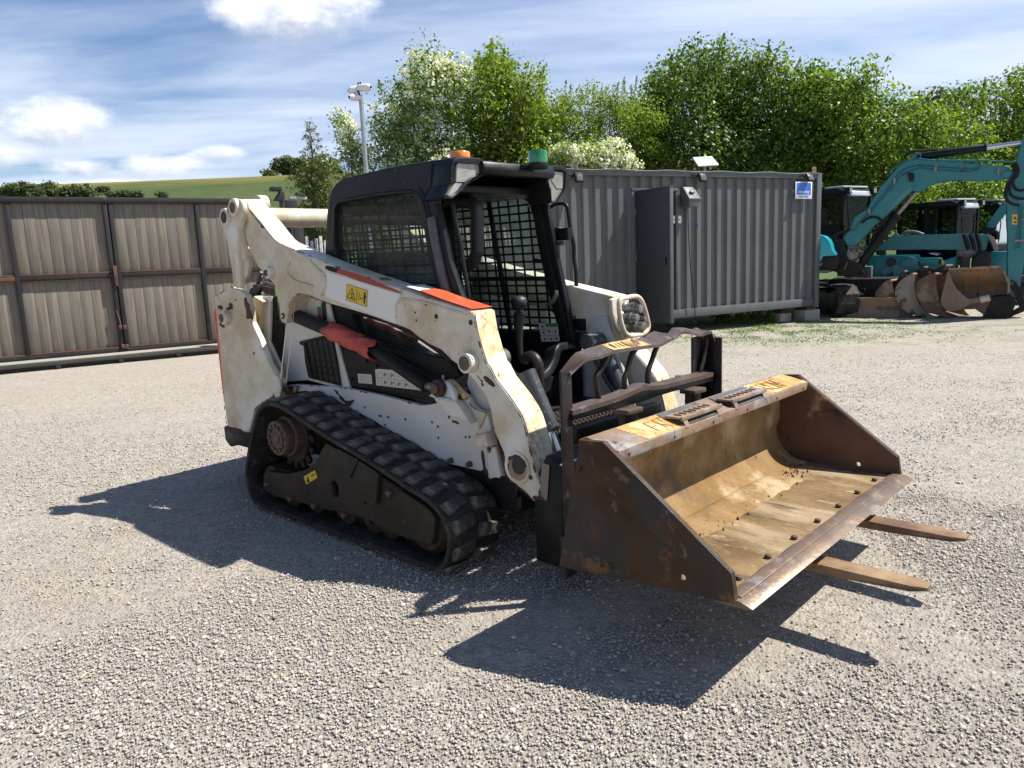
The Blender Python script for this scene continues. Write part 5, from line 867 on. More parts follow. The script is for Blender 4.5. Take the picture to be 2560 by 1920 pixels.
# pressed ribs, bosses and holes on the near arm
MB().tube([(x,-.612,z) for x,z in rnd([(-0.414,1.315), (-0.599,1.348), (-0.676,1.39), (-0.669,1.431), (-0.636,1.451)],.03,3,False)],.006,6).build('pressed_rib','white',na,smooth=60)
MB().tube([(x,-.612,z) for x,z in rnd([(-0.516,1.5), (-0.409,1.441), (-0.307,1.377), (-0.285,1.338), (-0.304,1.299), (-0.35,1.267)],.04,3,False)],.006,6).build('pressed_rib','white',na,smooth=60)
MB().tube([(x,-.612,z) for x,z in rnd([(0.286,1.158), (0.287,1.216), (0.307,1.242), (0.343,1.25), (0.44,1.246), (0.578,1.223), (0.709,1.198), (0.768,1.187), (0.823,1.197)],.04,3,False)],.006,6).build('pressed_rib','white',na,smooth=60)
bo=[(-1.57,1.259), (0.795,0.969), (-0.849,1.398)]
MB().lathe([(.020,-.640),(.034,-.640),(.037,-.612)],(bo[2][0],0,bo[2][1]),'y',22).build('grease_boss','white',na); MB().cyl((bo[2][0]-.002,-.641,bo[2][1]),(bo[2][0],-.6415,bo[2][1]),.020,n=14).build('boss_hole','bolt',na)
MB().lathe([(.034,-.655),(.046,-.652),(.049,-.612)],(bo[1][0]+.006,0,bo[1][1]),'y',26).build('pivot_boss','white',na); MB().cyl((bo[1][0]+.006,-.656,bo[1][1]),(bo[1][0]+.006,-.6565,bo[1][1]),.034,n=20).build('boss_hole','bolt',na)
pn=[(-0.765,1.145)][0]; MB().cyl((pn[0],-.611,pn[1]),(pn[0],-.616,pn[1]),.018,n=12).build('pin_end','chip',na); MB().cyl((pn[0],-.616,pn[1]),(pn[0],-.618,pn[1]),.009,n=10).build('pin_bore','paper',na)
for p,r in zip([(0.434,1.187), (0.437,1.149), (0.582,1.171), (0.811,1.149), (0.442,1.242), (0.515,1.229)],(.0055,.0055,.0125,.0125,.006,.008)): MB().cyl((p[0],-.6112,p[1]),(p[0],-.6118,p[1]),r,n=14).build('drilled_hole','ink',na)
bh=[(1.061,0.517)][0]; MB().lathe([(.057,-.612),(.072,-.617),(.074,-.611)],(bh[0],0,bh[1]),'y',28).build('bore_ring','white',na); MB().cyl((bh[0],-.6115,bh[1]),(bh[0],-.6135,bh[1]),.058,n=26).build('bore','rustpaint',na)
MB().cyl((bh[0]+.008,-.6136,bh[1]+.010),(bh[0]+.008,-.6142,bh[1]+.010),.040,n=20).build('bore_depth','ink',na)
plate('chip_patch',[(1.008,0.547), (1.014,0.563), (1.033,0.564), (1.049,0.576), (1.074,0.574), (1.079,0.567), (1.058,0.559), (1.037,0.555), (1.021,0.545)],-.6150,-.6140,'chip',na,bev=0); plate('chip_patch',[(1.094,0.56), (1.106,0.556), (1.12,0.531), (1.11,0.527), (1.098,0.541)],-.6150,-.6140,'chip',na,bev=0)
bo2=[(1.136,0.485), (0.958,0.449)][0]; MB().cyl((bo2[0],-.6112,bo2[1]),(bo2[0],-.612,bo2[1]),.011,n=12).build('drilled_hole','ink',na)
ob=[(0.874,0.906), (0.885,0.913), (0.901,0.909), (0.926,0.894), (0.944,0.879), (0.945,0.869), (0.931,0.866), (0.907,0.877), (0.884,0.892)]; plate('slot_hole',ob,-.6122,-.6108,'ink',na,bev=0)
plate('chip_patch',[(0.831,0.911), (0.843,0.906), (0.859,0.893), (0.873,0.888), (0.866,0.88), (0.876,0.872), (0.869,0.861), (0.86,0.871), (0.863,0.883), (0.849,0.898)],-.6122,-.6108,'chip',na,bev=0)
# edge chips along the upper rear edge of the near arm
for pts in ([(-1.034,1.779), (-1.005,1.75), (-0.952,1.709), (-0.882,1.663), (-0.887,1.656), (-0.916,1.663), (-0.92,1.68), (-0.967,1.712), (-0.989,1.734), (-1.02,1.751)],[(0.16,1.357), (0.23,1.358), (0.274,1.347), (0.262,1.341), (0.194,1.344)]): plate('chip_patch',pts,-.6135,-.6115,'chip',na,bev=0)
MB().prism([(0.942,0.624), (0.948,0.604), (0.961,0.57), (0.977,0.536), (0.997,0.498), (1.011,0.47), (0.991,0.467), (0.973,0.5), (0.959,0.54), (0.947,0.571), (0.937,0.6)],-.609,-.56).build('edge_rust','chip',na)
def edge_chips(path,y,n,smin,smax,par,seed):
    rr=random.Random(seed); mb=MB(); P=[Vector(p) for p in path]
    for _ in range(n):
        i=rr.randrange(len(P)-1); q=P[i].lerp(P[i+1],rr.random()); a=(P[i+1]-P[i]).angle_signed(Vector((1,0))) if (P[i+1]-P[i]).length>1e-6 else 0; r=rr.uniform(smin,smax)*rr.random()**.6+.0015; k=11; el=rr.uniform(1.2,3.2)
        pts=[]
        for j in range(k):
            t=2*PI*j/k; m_=1+rr.uniform(-.35,.35); u=r*el*math.cos(t)*m_; w=r*math.sin(t)*m_; pts.append((q.x+u*math.cos(-a)-w*math.sin(-a)*1,q.y+u*math.sin(a)*1+w*math.cos(a)))
        mb.add([(x,y-rr.uniform(0,.0004),z) for x,z in pts],[list(range(k))])
    return tag(mb.build('paint_chips','chip',par),kind='stuff')
# rear links
lk=[(-1.067,1.838), (-1.108,1.833), (-1.167,1.814), (-1.226,1.788), (-1.251,1.766), (-1.261,1.739), (-1.263,1.708), (-1.261,1.677), (-1.255,1.629), (-1.24,1.581), (-1.23,1.529), (-1.223,1.462), (-1.218,1.402), (-1.215,1.342), (-1.188,1.312), (-1.132,1.31), (-1.117,1.341), (-1.119,1.4), (-1.12,1.451), (-1.127,1.498), (-1.129,1.537), (-1.123,1.576), (-1.112,1.622), (-1.096,1.652), (-1.066,1.689), (-1.026,1.732), (-1.007,1.768), (-1.011,1.806), (-1.034,1.831)]
for s in (-1,1):
    l=MB().prism(lk,s*.665,s*.635).build('rear_link','white',ld,.004)
    c1,c2=[(-1.089,1.789), (-1.215,1.74)]
    MB().lathe([(.034,s*.690),(.052,s*.688),(.055,s*.660)],(c1[0],0,c1[1]),'y',26).build('link_boss','white',l); MB().cyl((c1[0],s*.60,c1[1]),(c1[0],s*.6905,c1[1]),.034,n=20).build('link_pin','bolt',l)
    MB().lathe([(.036,s*.685),(.054,s*.683),(.057,s*.660)],(c2[0]-.002,0,c2[1]),'y',26).build('link_boss','white',l); MB().cyl((c2[0],s*.67,c2[1]),(c2[0],s*.686,c2[1]),.036,n=20).build('link_bore','ink',l)
il_=[(-1.51,1.473), (-1.392,1.507), (-1.372,1.5), (-1.388,1.438), (-1.416,1.384), (-1.502,1.317), (-1.507,1.377)]; MB().prism(il_,-.46,-.43).build('inner_link','white',ld,.006)
lk2=[(-1.323,1.688), (-1.361,1.645), (-1.377,1.585), (-1.381,1.503), (-1.377,1.471), (-1.266,1.504), (-1.247,1.551), (-1.266,1.58), (-1.287,1.642), (-1.304,1.679)]; plate('link_web',lk2,-.525,-.515,'white',ld,bev=.004)
# white torque tube between the arms at the rear
tt=[(-1.286,1.747)][0]; MB().cyl((tt[0],-.48,tt[1]),(tt[0],.60,tt[1]),.062,n=28).build('cross_tube','white',ld)
fb=[(-1.196,1.82)]; MB().cyl((fb[0][0],-.468,fb[0][1]),(fb[0][0],-.405,fb[0][1]),.058,n=24).build('inner_boss','white',ld,.008)
# hoses and fittings at the rear inside the near arm
for i,pth in enumerate(([(-1.247,1.402), (-1.286,1.365), (-1.31,1.324), (-1.334,1.282), (-1.354,1.223)],[(-1.271,1.377), (-1.302,1.34), (-1.328,1.289), (-1.344,1.222)],[(-1.167,1.322), (-1.229,1.331), (-1.288,1.319), (-1.334,1.29)])): MB().tube([(x,-.45+.01*i,z) for x,z in rnd(pth,.05,3,False)],.011,8).build('hydraulic_hose','steel' if i else 'cyl',ld,smooth=60)
MB().box(([(-1.298,1.299)][0][0],-.46,[(-1.298,1.299)][0][1]),(.05,.04,.05)).build('valve_block','ink',ld,.004)
fc_=[(-1.344,1.236)][0]; MB().cyl((fc_[0],-.47,fc_[1]+.01),(fc_[0],-.44,fc_[1]+.01),.06,n=22).build('filter_can','black',ld,.004)
cb_=[(-1.233,1.318), (-1.101,1.301), (-1.11,1.272), (-1.178,1.264), (-1.223,1.281)]; plate('rubber_flap',cb_,-.47,-.455,'chip',ld,bev=.003)
edge_chips(fr_,-.6135,60,.002,.007,na,3); edge_chips(arm[:18],-.6135,40,.0015,.005,na,4); edge_chips(arm[60:84],-.6135,34,.0015,.005,na,5); edge_chips(arm[33:48],-.6135,26,.002,.009,na,6)
edge_chips(up[:9],-.6428,26,.002,.006,ru,7); edge_chips(up[12:],-.6428,34,.002,.007,ru,8); edge_chips(side[20:40],-.5232,60,.0015,.006,bs,9); edge_chips(side[-14:],-.5232,40,.0015,.006,bs,10); edge_chips(side[4:20],-.5232,30,.0015,.005,bs,11)
# lift cylinder with torn red sleeve
cp0,cp1,cp2,cp3=[(-0.758,1.146), (-0.072,0.998), (0.044,0.978), (0.487,0.809)]
MB().cyl((cp0[0],-.545,cp0[1]),([(0.011,0.985)][0][0],-.545,[(0.011,0.985)][0][1]),.040,n=20).build('cylinder_guard','dkgrey',ld)
MB().cyl(([(-0.016,0.987)][0][0],-.545,[(-0.016,0.987)][0][1]),([(0.411,0.819)][0][0],-.545,[(0.411,0.819)][0][1]),.036,n=20).build('lift_cylinder','black',ld)
MB().cyl(([(0.401,0.821)][0][0],-.545,[(0.401,0.821)][0][1]),(cp3[0],-.545,cp3[1]),.022,n=16).build('cylinder_rod','steel',ld)
MB().box(([(-0.744,1.169)][0][0],-.56,[(-0.744,1.169)][0][1]),(.07,.07,.055)).build('rod_clevis','chip',ld,.008)
ra,rb=[(-0.383,1.068)][0],[(0.022,0.97)][0]
mb=MB(); A0=Vector((ra[0],-.55,ra[1])); B0=Vector((rb[0],-.55,rb[1])); d=(B0-A0); L_=d.length; d.normalize(); uu=Vector((0,0,1)); uu=(uu-d*uu.dot(d)).normalized(); ww=d.cross(uu)
NR=22; NA=20; vs=[]
for i in range(NR+1):
    for k in range(NA):
        th=-.55+ (2*PI-1.4)*k/(NA-1)-.35; r=.051+.004*math.sin(5*th+i*.7)+random.uniform(-.0015,.0015); e=0
        if i in(0,NR): e=(.018*math.sin(3*th)+random.uniform(-.010,.010))
        vs.append(A0+d*(L_*i/NR+e)+(uu*math.cos(th)+ww*math.sin(th))*r)
mb.add(vs,[[i*NA+k,i*NA+k+1,(i+1)*NA+k+1,(i+1)*NA+k] for i in range(NR) for k in range(NA-1)])
sl_=mb.build('red_sleeve','red',ld,smooth=50); md=sl_.modifiers.new('thickness','SOLIDIFY'); md.thickness=.004
# ---- cab
cs=[(-0.561,1.369), (-0.54,1.48), (-0.517,1.59), (-0.487,1.712), (-0.456,1.796), (-0.435,1.83), (-0.41,1.852), (-0.369,1.877), (-0.312,1.894), (-0.21,1.899), (-0.105,1.902), (0.061,1.908), (0.218,1.91), (0.39,1.908), (0.552,1.903), (0.567,1.896), (0.551,1.841), (0.536,1.789), (0.51,1.755), (0.485,1.729), (0.444,1.716), (0.439,1.699), (0.461,1.636), (0.488,1.535), (0.51,1.429), (0.567,1.294), (0.634,1.141), (0.729,0.991), (0.802,0.891), (0.627,0.878), (0.081,0.914), (-0.589,1.064)]
win=[(-0.416,1.628), (-0.403,1.728), (-0.389,1.751), (-0.365,1.767), (-0.297,1.774), (-0.035,1.78), (0.179,1.778), (0.27,1.772), (0.304,1.763), (0.329,1.745), (0.348,1.716), (0.364,1.674), (0.385,1.578), (0.416,1.438), (0.443,1.319), (0.257,1.317), (0.072,1.334), (-0.16,1.383), (-0.354,1.434), (-0.411,1.476), (-0.428,1.541)]
winf=[(-0.364,1.699), (-0.329,1.764), (-0.238,1.787), (-0.012,1.785), (0.2,1.775), (0.267,1.751), (0.307,1.711), (0.337,1.66), (0.365,1.554), (0.4,1.398), (0.435,1.261), (0.461,1.124), (0.481,0.999), (0.013,0.983), (-0.154,1.039), (-0.284,1.148), (-0.339,1.356)]
win2=[(-0.319,1.167), (-0.109,1.147), (0.242,1.155), (0.44,1.144), (0.531,0.968), (0.445,0.945), (0.292,0.955), (0.106,0.952), (-0.065,0.975), (-0.282,1.03)]
xo=[(0.411,1.745), (0.428,1.707), (0.455,1.604), (0.481,1.456), (0.559,1.128), (0.59,0.963), (0.614,0.902)]
def xlim(z):
    if z>=xo[0][1]: return 9
    for a,b in zip(xo,xo[1:]):
        if z>=b[1]: return a[0]+(b[0]-a[0])*(a[1]-z)/(a[1]-b[1])
    return xo[-1][0]
csf=[(min(x,xlim(z)),z) for x,z in cs]
for s in (-1,1):
    cf=plate('cab_side_frame',cs if s<0 else csf,s*.445,s*.405,'cabroof',ld,holes=[win,win2] if s<0 else [winf],bev=.012)
    for w_,mm in (((win,'glass'),(win2,'glass')) if s<0 else ((winf,'glass'),)):
        MB().add([(x,s*.425,z) for x,z in w_],[list(range(len(w_)))]).build('window_pane',mm,ld)
        xs=[p[0] for p in w_]; zs=[p[1] for p in w_]; mb=MB(); st_=.0465; sl=.07
        def clipline(a,b):
            N_=60; run=None
            for k in range(N_+1):
                p=lerp(a,b,k/N_); ins=inside(p,w_)
                if ins and run is None: run=p
                if (not ins or k==N_) and run is not None: 
                    if (Vector(run)-Vector(p)).length>.02: mb.beam((run[0],s*.400,run[1]),(p[0],s*.400,p[1]),.0115,.006,(0,1,0))
                    run=None
        z=min(zs); 
        while z<max(zs): clipline((min(xs)-.02,z),(max(xs)+.02,z-.0)); z+=st_
        x=min(xs)-.05
        while x<max(xs): clipline((x,max(zs)+.01),(x+sl,min(zs)-.01)); x+=.078
        mb.build('mesh_screen','black',cf)
for p in [(-0.27,1.818), (0.215,1.816), (0.153,1.888)]: MB().cyl((p[0],-.447,p[1]),(p[0],-.4485,p[1]),.006,n=10).build('screw_head','bolt',ld)
MB().beam(*[(x,-.452,z) for x,z in [(0.41,1.878), (0.451,1.723)]],.003,.002,(0,1,0)).build('panel_seam','ink',ld)
# window gasket
MB().tube([(x,-.446,z) for x,z in win],.010,6,closed=True).build('window_gasket','black',ld,smooth=60); MB().tube([(x,-.446,z) for x,z in win2],.008,6,closed=True).build('window_gasket','black',ld,smooth=60)
# roof
rp=[(-0.369,1.877), (-0.312,1.894), (-0.21,1.899), (-0.105,1.902), (0.061,1.908), (0.218,1.91), (0.39,1.908), (0.552,1.903)]
rp2=[(x,z-.05) for x,z in rp[::-1]]
MB().prism(rp+rp2,-.405,.405).build('roof_panel','cabroof',ld,.004)
rearx=[(-0.487,1.712), (-0.54,1.48)]
MB().add([(rp[0][0]-.0,-.405,rp[0][1]),(rp[0][0],.405,rp[0][1]),(rearx[0][0],.405,rearx[0][1]),(rearx[0][0],-.405,rearx[0][1])],[[0,1,2,3]]).build('rear_header','cabroof',ld)
rwx=rearx[1][0]+.01; rz1=rearx[0][1]-.02; 
MB().span((rwx,-.40,rz1-.04),(rwx+.03,.40,rz1+.06)).build('rear_frame','cabroof',ld); MB().span((rwx,-.40,.9),(rwx+.03,-.33,rz1)).build('rear_frame','cabroof',ld); MB().span((rwx,.33,.9),(rwx+.03,.40,rz1)).build('rear_frame','cabroof',ld)
MB().span((rwx,-.40,.80),(rwx+.03,.40,1.12)).build('rear_frame','cabroof',ld); MB().add([(rwx+.014,-.33,1.12),(rwx+.014,.33,1.12),(rwx+.014,.33,rz1-.04),(rwx+.014,-.33,rz1-.04)],[[0,1,2,3]]).build('window_pane','glass',ld)
mb=MB()
for i in range(13): mb.span((rwx+.034,-.33+i*.054,1.12),(rwx+.040,-.323+i*.054,rz1-.04))
z=1.12
while z<rz1-.04: mb.span((rwx+.034,-.33,z),(rwx+.040,.33,z+.007)); z+=.052
mb.build('mesh_screen','black',ld)
# front visor, light pods
vz=[(-0.256,1.902), (0.232,1.904), (-0.256,1.837), (0.197,1.844)]
fx=[(0.552,1.903)][0][0]
zt_=(vz[0][1]+vz[1][1])/2; zb_=(vz[2][1]+vz[3][1])/2
MB().prism([(fx-.16,zt_-.01),(fx-.02,zt_+.004),(fx+.045,zt_-.006),(fx+.06,zb_+.02),(fx+.045,zb_-.005),(fx-.16,zb_+.01)],-.27,.27).build('front_visor','cabroof',ld,.008)
MB().span((fx+.061,-.001,zb_+.01),(fx+.0625,.001,zt_-.01)).build('visor_seam','ink',ld)
pod=[(-0.47,1.778), (-0.465,1.814), (-0.456,1.865), (-0.448,1.885), (-0.439,1.897), (-0.421,1.905), (-0.342,1.91), (-0.267,1.911), (-0.247,1.903), (-0.239,1.887), (-0.233,1.844), (-0.25,1.831), (-0.296,1.811), (-0.359,1.783), (-0.405,1.751), (-0.456,1.715), (-0.475,1.71), (-0.524,1.717), (-0.519,1.729), (-0.478,1.778)]
pod=[p for p in pod]; hole=[(-0.465,1.784), (-0.456,1.859), (-0.446,1.877), (-0.282,1.884), (-0.267,1.876), (-0.266,1.845), (-0.281,1.835), (-0.335,1.817), (-0.385,1.786), (-0.417,1.756), (-0.466,1.725), (-0.514,1.72), (-0.515,1.726), (-0.468,1.772)]
lens=[(-0.426,1.79), (-0.418,1.871), (-0.406,1.881), (-0.242,1.885), (-0.227,1.876), (-0.225,1.851), (-0.24,1.843), (-0.295,1.825), (-0.346,1.793)]; ind=[(-0.428,1.788), (-0.345,1.791), (-0.379,1.761), (-0.43,1.729), (-0.479,1.725), (-0.482,1.731)]
podf=[(0.227,1.814), (0.237,1.855), (0.245,1.882), (0.267,1.904), (0.311,1.913), (0.378,1.908), (0.409,1.899), (0.42,1.878), (0.411,1.807), (0.372,1.764), (0.296,1.712), (0.26,1.711), (0.258,1.781)]
holef=[(0.249,1.828), (0.257,1.879), (0.272,1.887), (0.372,1.884), (0.391,1.873), (0.38,1.789), (0.313,1.724), (0.27,1.718), (0.26,1.774)]
lensf=[(0.261,1.883), (0.383,1.88), (0.393,1.87), (0.383,1.789), (0.323,1.787), (0.27,1.84)]
indf=[(0.237,1.835), (0.27,1.839), (0.323,1.786), (0.381,1.788), (0.319,1.721), (0.276,1.718), (0.268,1.775)]
for s,P0,H0,L0_,I0 in ((-1,pod,hole,lens,ind),(1,podf,holef,lensf,indf)):
    pd=plate('light_pod',P0,fx-.12,fx+.030,'cabroof',ld,holes=[H0],axis='x',bev=.006)
    plate('pod_back',P0,fx-.13,fx-.10,'black',pd,axis='x',bev=.002)
    plate('lamp_lens',L0_,fx-.02,fx+.018,'lens',pd,axis='x',bev=.004)
    plate('lamp_lens',I0,fx-.02,fx+.015,'lens',pd,axis='x',bev=.003)
    mb=MB(); zs0=min(p[1] for p in L0_)
    if s<0:
        for i in range(14): mb.span((fx+.0185,L0_[0][0]+.012,zs0+.006+i*.0062),(fx+.0195,L0_[0][0]+.075,zs0+.0075+i*.0062))
        mb.build('lens_rib','paper',pd)
# beacons
for (px_,r,mm,nm,h) in (([(0.391,-0.221)][0],.052,'amber','amber_beacon',.030),([(0.657,0.072)][0],.050,'greenb','green_beacon',.060)):
    zb=1.935 if mm=='amber' else 1.90
    b0=MB().cyl((px_[0],px_[1],zb-.03),(px_[0],px_[1],zb),r*1.08,n=28).build('beacon_base','black',ld,.004)
    MB().lathe([(r,zb),(r*1.0,zb+h*.8),(r*.93,zb+h),(r*.1,zb+h+.003)],(px_[0],px_[1],0),'z',30).build(nm,mm,b0,smooth=50)
# front opening frame (both posts and the arch)
fp=[(0.302,1.789), (0.349,1.734), (0.379,1.641), (0.39,1.549), (0.424,1.397), (0.447,1.314), (0.475,1.211), (0.499,1.128), (0.522,1.046), (0.539,0.984), (0.554,0.909)]
ptz=[(x,z) for x,z in fp]
path=[(x-.01,-.425,z) for x,z in ptz[::-1]]+[(ptz[0][0]-.02,-.36,ptz[0][1]+.07),(ptz[0][0]-.02,-.25,ptz[0][1]+.115),(ptz[0][0]-.02,0,ptz[0][1]+.13),(ptz[0][0]-.02,.25,ptz[0][1]+.115),(ptz[0][0]-.02,.36,ptz[0][1]+.07)]+[(x-.01,.42,z) for x,z in ptz]
MB().tube(rnd(path,.06,3,False),.02,flat=(.065,.05),side=(1,0,.3)).build('door_frame','black',ld,.006,smooth=40)
MB().tube([(x+.03,-.447,z) for x,z in ptz[2:]],.02,flat=(.05,.03),side=(1,0,.2)).build('scuffed_post','post',ld,.006)
pass
# curved sill joining the feet of the posts
sl=[(0.238,0.968), (0.232,0.917), (0.191,0.851), (0.122,0.794), (0.034,0.776)]
ex,ez=ptz[-1]
half=[(ex+.0,.425,ez)]+[(ex+.03+.012*i,max(.0,y),z) for i,(y,z) in enumerate(sl[1:])]
full=half+[(x,-y,z) for x,y,z in half[::-1][1:]]
MB().tube(rnd(full,.06,4,False),.02,flat=(.10,.05),side=(1,0,.4)).build('door_sill','cabroof',ld,.012,smooth=50)
MB().span((ex-.18,-.42,.30),(ex+.02,.42,min(z for x,y,z in half)-.01)).build('cab_front_panel','black',ld,.01)
MB().span((-.55,-.42,.50),(-.50,.42,.95)).build('cab_bulkhead','black',ld)
# near and far grab handles
nh=[(0.405,1.7), (0.425,1.711), (0.454,1.72), (0.477,1.715), (0.489,1.697), (0.495,1.65), (0.512,1.571), (0.532,1.502), (0.538,1.427), (0.564,1.298), (0.571,1.242)]
MB().tube(rnd([(x,-.38,z) for x,z in nh],.03,3,False),.011,10).build('grab_handle','cabroof',ld,smooth=60)
fh=[(0.379,1.705), (0.399,1.718), (0.428,1.722), (0.471,1.721), (0.494,1.712), (0.505,1.688), (0.513,1.633), (0.522,1.567), (0.543,1.482), (0.538,1.412), (0.551,1.342), (0.552,1.26), (0.546,1.185), (0.527,1.164), (0.5,1.156)]
MB().tube(rnd([(x,.50,z) for x,z in fh],.03,3,False),.012,10).build('grab_handle','cabroof',ld,smooth=60)
for p in [(0.479,1.548), (0.577,1.034)]: MB().span((p[0]-.05,.45,p[1]-.035),(p[0]+.06,.50,p[1]+.035)).build('door_hinge','black',ld,.004); 
for p in [(0.455,1.578), (0.471,1.497), (0.555,1.072)]: MB().cyl((p[0],.45,p[1]),(p[0],.49,p[1]),.014,n=8).build('hinge_bolt','bolt',ld,.002)
# dividers of the far screen
dv=[(-0.017,1.766), (0.123,0.989)]; mb=MB(); mb.beam((dv[0][0],.395,dv[0][1]),(dv[1][0],.395,dv[1][1]),.030,.02,(0,1,0)); dh=[(-0.252,1.307), (0.453,1.302)]; mb.beam((dh[0][0],.394,dh[0][1]),(dh[1][0],.394,dh[1][1]),.026,.02,(0,1,0)); mb.build('screen_divider','black',ld,.003)
kn=[(0.338,1.405), (0.43,1.398)]; MB().cyl((kn[0][0],.385,kn[0][1]),(kn[0][0],.40,kn[0][1]),.016,n=12).build('latch_knob','black',ld); MB().beam((kn[0][0],.392,kn[0][1]),(kn[1][0],.392,kn[1][1]),.022,.012,(0,1,0)).build('latch_bar','black',ld)
ml=[(0.354,1.044), (0.493,1.048), (0.508,0.944), (0.371,0.936)]; m1=plate('manual_label',ml,.386,.388,'paper',ld,bev=0)
plate('green_band',[lerp(ml[0],ml[1],.38),ml[1],lerp(ml[1],ml[2],.2),lerp(lerp(ml[0],ml[3],.2),lerp(ml[1],ml[2],.2),.38)],.3845,.3858,'grnlab',m1,bev=0)
mb=MB()
def mq(u,v): return lerp(lerp(ml[0],ml[1],u),lerp(ml[3],ml[2],u),v)
for a,b in (((.38,0),(.38,1)),((.70,.2),(.70,1)),((0,.35),(.38,.35)),((0,.68),(1,.68))): p=mq(*a);q=mq(*b); mb.beam((p[0],.3855,p[1]),(q[0],.3855,q[1]),.0018,.0006,(0,1,0))
for u,v in ((.18,.17),(.2,.5),(.2,.84),(.52,.42),(.55,.84),(.85,.44),(.86,.82)): p=mq(u,v); mb.box((p[0],.3855,p[1]),(.014,.0006,.010)); mb.box((p[0]+.004,.3855,p[1]-.009),(.006,.0006,.010))
mb.build('pictogram','ink',m1)
MB().span((-.55,.432,.50),(.62,.452,min(p[1] for p in winf)+.015)).build('lower_side_panel','black',ld,.004)
# interior
MB().span((-.42,-.36,.55),(.12,.36,.80)).build('seat_box','black',ld,.02); MB().span((-.32,-.24,.80),(.14,.24,.93)).build('seat_cushion','seat',ld,.04)
MB().add([(x,y,z) for x,z in ((-.42,.90),(-.30,.90),(-.36,1.50),(-.47,1.50)) for y in (-.23,.23)],[[0,1,3,2],[2,3,5,4],[4,5,7,6],[6,7,1,0],[0,2,4,6],[1,7,5,3]]).build('seat_back','seat',ld,.04)
MB().span((-.15,.25,1.0),(.12,.31,1.05)).build('arm_rest','seat',ld,.015); MB().span((-.2,-.22,.945),(.0,-.16,1.02)).build('belt_buckle','orange',ld,.01)
MB().span((.10,-.38,.52),(.62,.38,.58)).build('cab_floor','black',ld); MB().span((-.45,-.40,1.76),(.45,.40,1.80)).build('ceiling_liner','black',ld,.01)
lbp=[(0.226,1.731), (0.291,1.732), (0.354,1.721), (0.391,1.701), (0.395,1.651), (0.389,1.552), (0.383,1.465), (0.387,1.477), (0.351,1.416), (0.282,1.383)]
MB().tube(rnd([(x,-.12,z) for x,z in lbp],.07,4,False),.034,12).build('lap_bar','seat',ld,smooth=60)
js=[(0.447,1.186), (0.45,1.13), (0.435,1.058), (0.436,0.97), (0.442,0.865)]
MB().tube([(x,.12,z) for x,z in js[1:]],[.032,.028,.02,.016],12).build('joystick','seat',ld,smooth=60); MB().lathe([(.01,js[0][1]+.035),(.04,js[0][1]+.025),(.046,js[0][1]),(.038,js[0][1]-.03),(.02,js[0][1]-.045)],(js[0][0],.12,0),'z',18).build('joystick_knob','seat',ld,smooth=60)
ml=[(0.515,1.235), (0.514,1.211), (0.491,1.174), (0.463,1.157)]; MB().tube(rnd([(x,.36,z) for x,z in ml],.03,3,False),.014,8).build('mirror_arm','steel',ld,smooth=60)
rb_=[(0.75,0.92), (0.78,0.947), (0.823,0.946), (0.849,0.912), (0.85,0.826), (0.838,0.76)]; MB().tube(rnd([(x,-.20,z) for x,z in rb_],.04,3,False),.026,12).build('foot_guard_tube','fork',ld,smooth=60)
# front step, foot box, tread plate
fb=[(-0.328,0.825), (0.076,0.734), (0.074,0.689), (-0.29,0.736)]
MB().prism([(.70,.22),(1.00,.22),(1.04,.42),(1.03,.56),(.95,.60),(.70,.60)],-.34,.36).build('foot_box','black',ld,.012)
MB().span((.78,-.34,.603),(1.06,.36,.618)).build('step_plate','fork',ld,.003)
mb=MB()
for i in range(7):
    for j in range(22): mb.box((.80+i*.04,-.33+j*.032,.623),(.012,.012,.012))
mb.build('step_studs','bolt',ld)
MB().span((.66,-.485,.24),(.93,.485,.50)).build('front_axle_guard','tframe_dk',ld,.01)
MB().span((.935,-.43,.335),(.95,-.15,.42)).build('front_badge','white',ld,.002)
# ---- coupler plate and tilt cylinders
for s in (-1,1):
    MB().prism([(1.14,.10),(1.30,.10),(1.30,.56),(1.22,.60),(1.14,.46)],s*.36 if s>0 else -.60,s*.60 if s>0 else -.36).build('coupler_cheek','black',ld,.01)
    t0,t1=([(0.764,0.973), (0.942,0.653)] if s>0 else [(0.948,0.906), (1.085,0.64)])
    MB().cyl((t0[0],s*.40,t0[1]),(t1[0],s*.40,t1[1]),.042,n=20).build('tilt_cylinder','cyl',ld)
    MB().cyl((t1[0],s*.40,t1[1]),(1.24,s*.40,.28),.024,n=14).build('cylinder_rod','chrome',ld)
    pe=[(0.714,0.952)][0]; MB().cyl((pe[0]+.03,s*.33,pe[1]),(pe[0]+.03,s*.47,pe[1]),.048,n=22).build('cylinder_pin','steel',ld,.006)
    MB().prism([(pe[0]-.10,pe[1]-.12),(pe[0]-.02,pe[1]+.13),(pe[0]+.08,pe[1]+.14),(pe[0]+.20,pe[1]-.25),(pe[0]+.10,pe[1]-.45)],s*.452,s*.468).build('cylinder_ear','white_blue',ld,.004)
MB().span((1.14,-.36,.12),(1.20,.36,.30)).build('coupler_bar','fork',ld,.01); MB().span((1.14,-.36,.55),(1.20,.36,.66)).build('coupler_bar','fork',ld,.01)
cl=[(1.2,0.56), (1.241,0.555), (1.239,0.55), (1.221,0.393), (1.174,0.398), (1.199,0.56)]; plate('serial_plate',[cl[0],cl[1],cl[3],cl[4]],-.6065,-.6025,'greyb',ld,bev=.001)
# hose between cylinder and arm on the far side
MB().tube([(x,.36,z) for x,z in [(0.761,0.876), (0.812,0.802), (0.857,0.739), (0.913,0.672)]],.012,8).build('hydraulic_hose','cyl',ld,smooth=60)
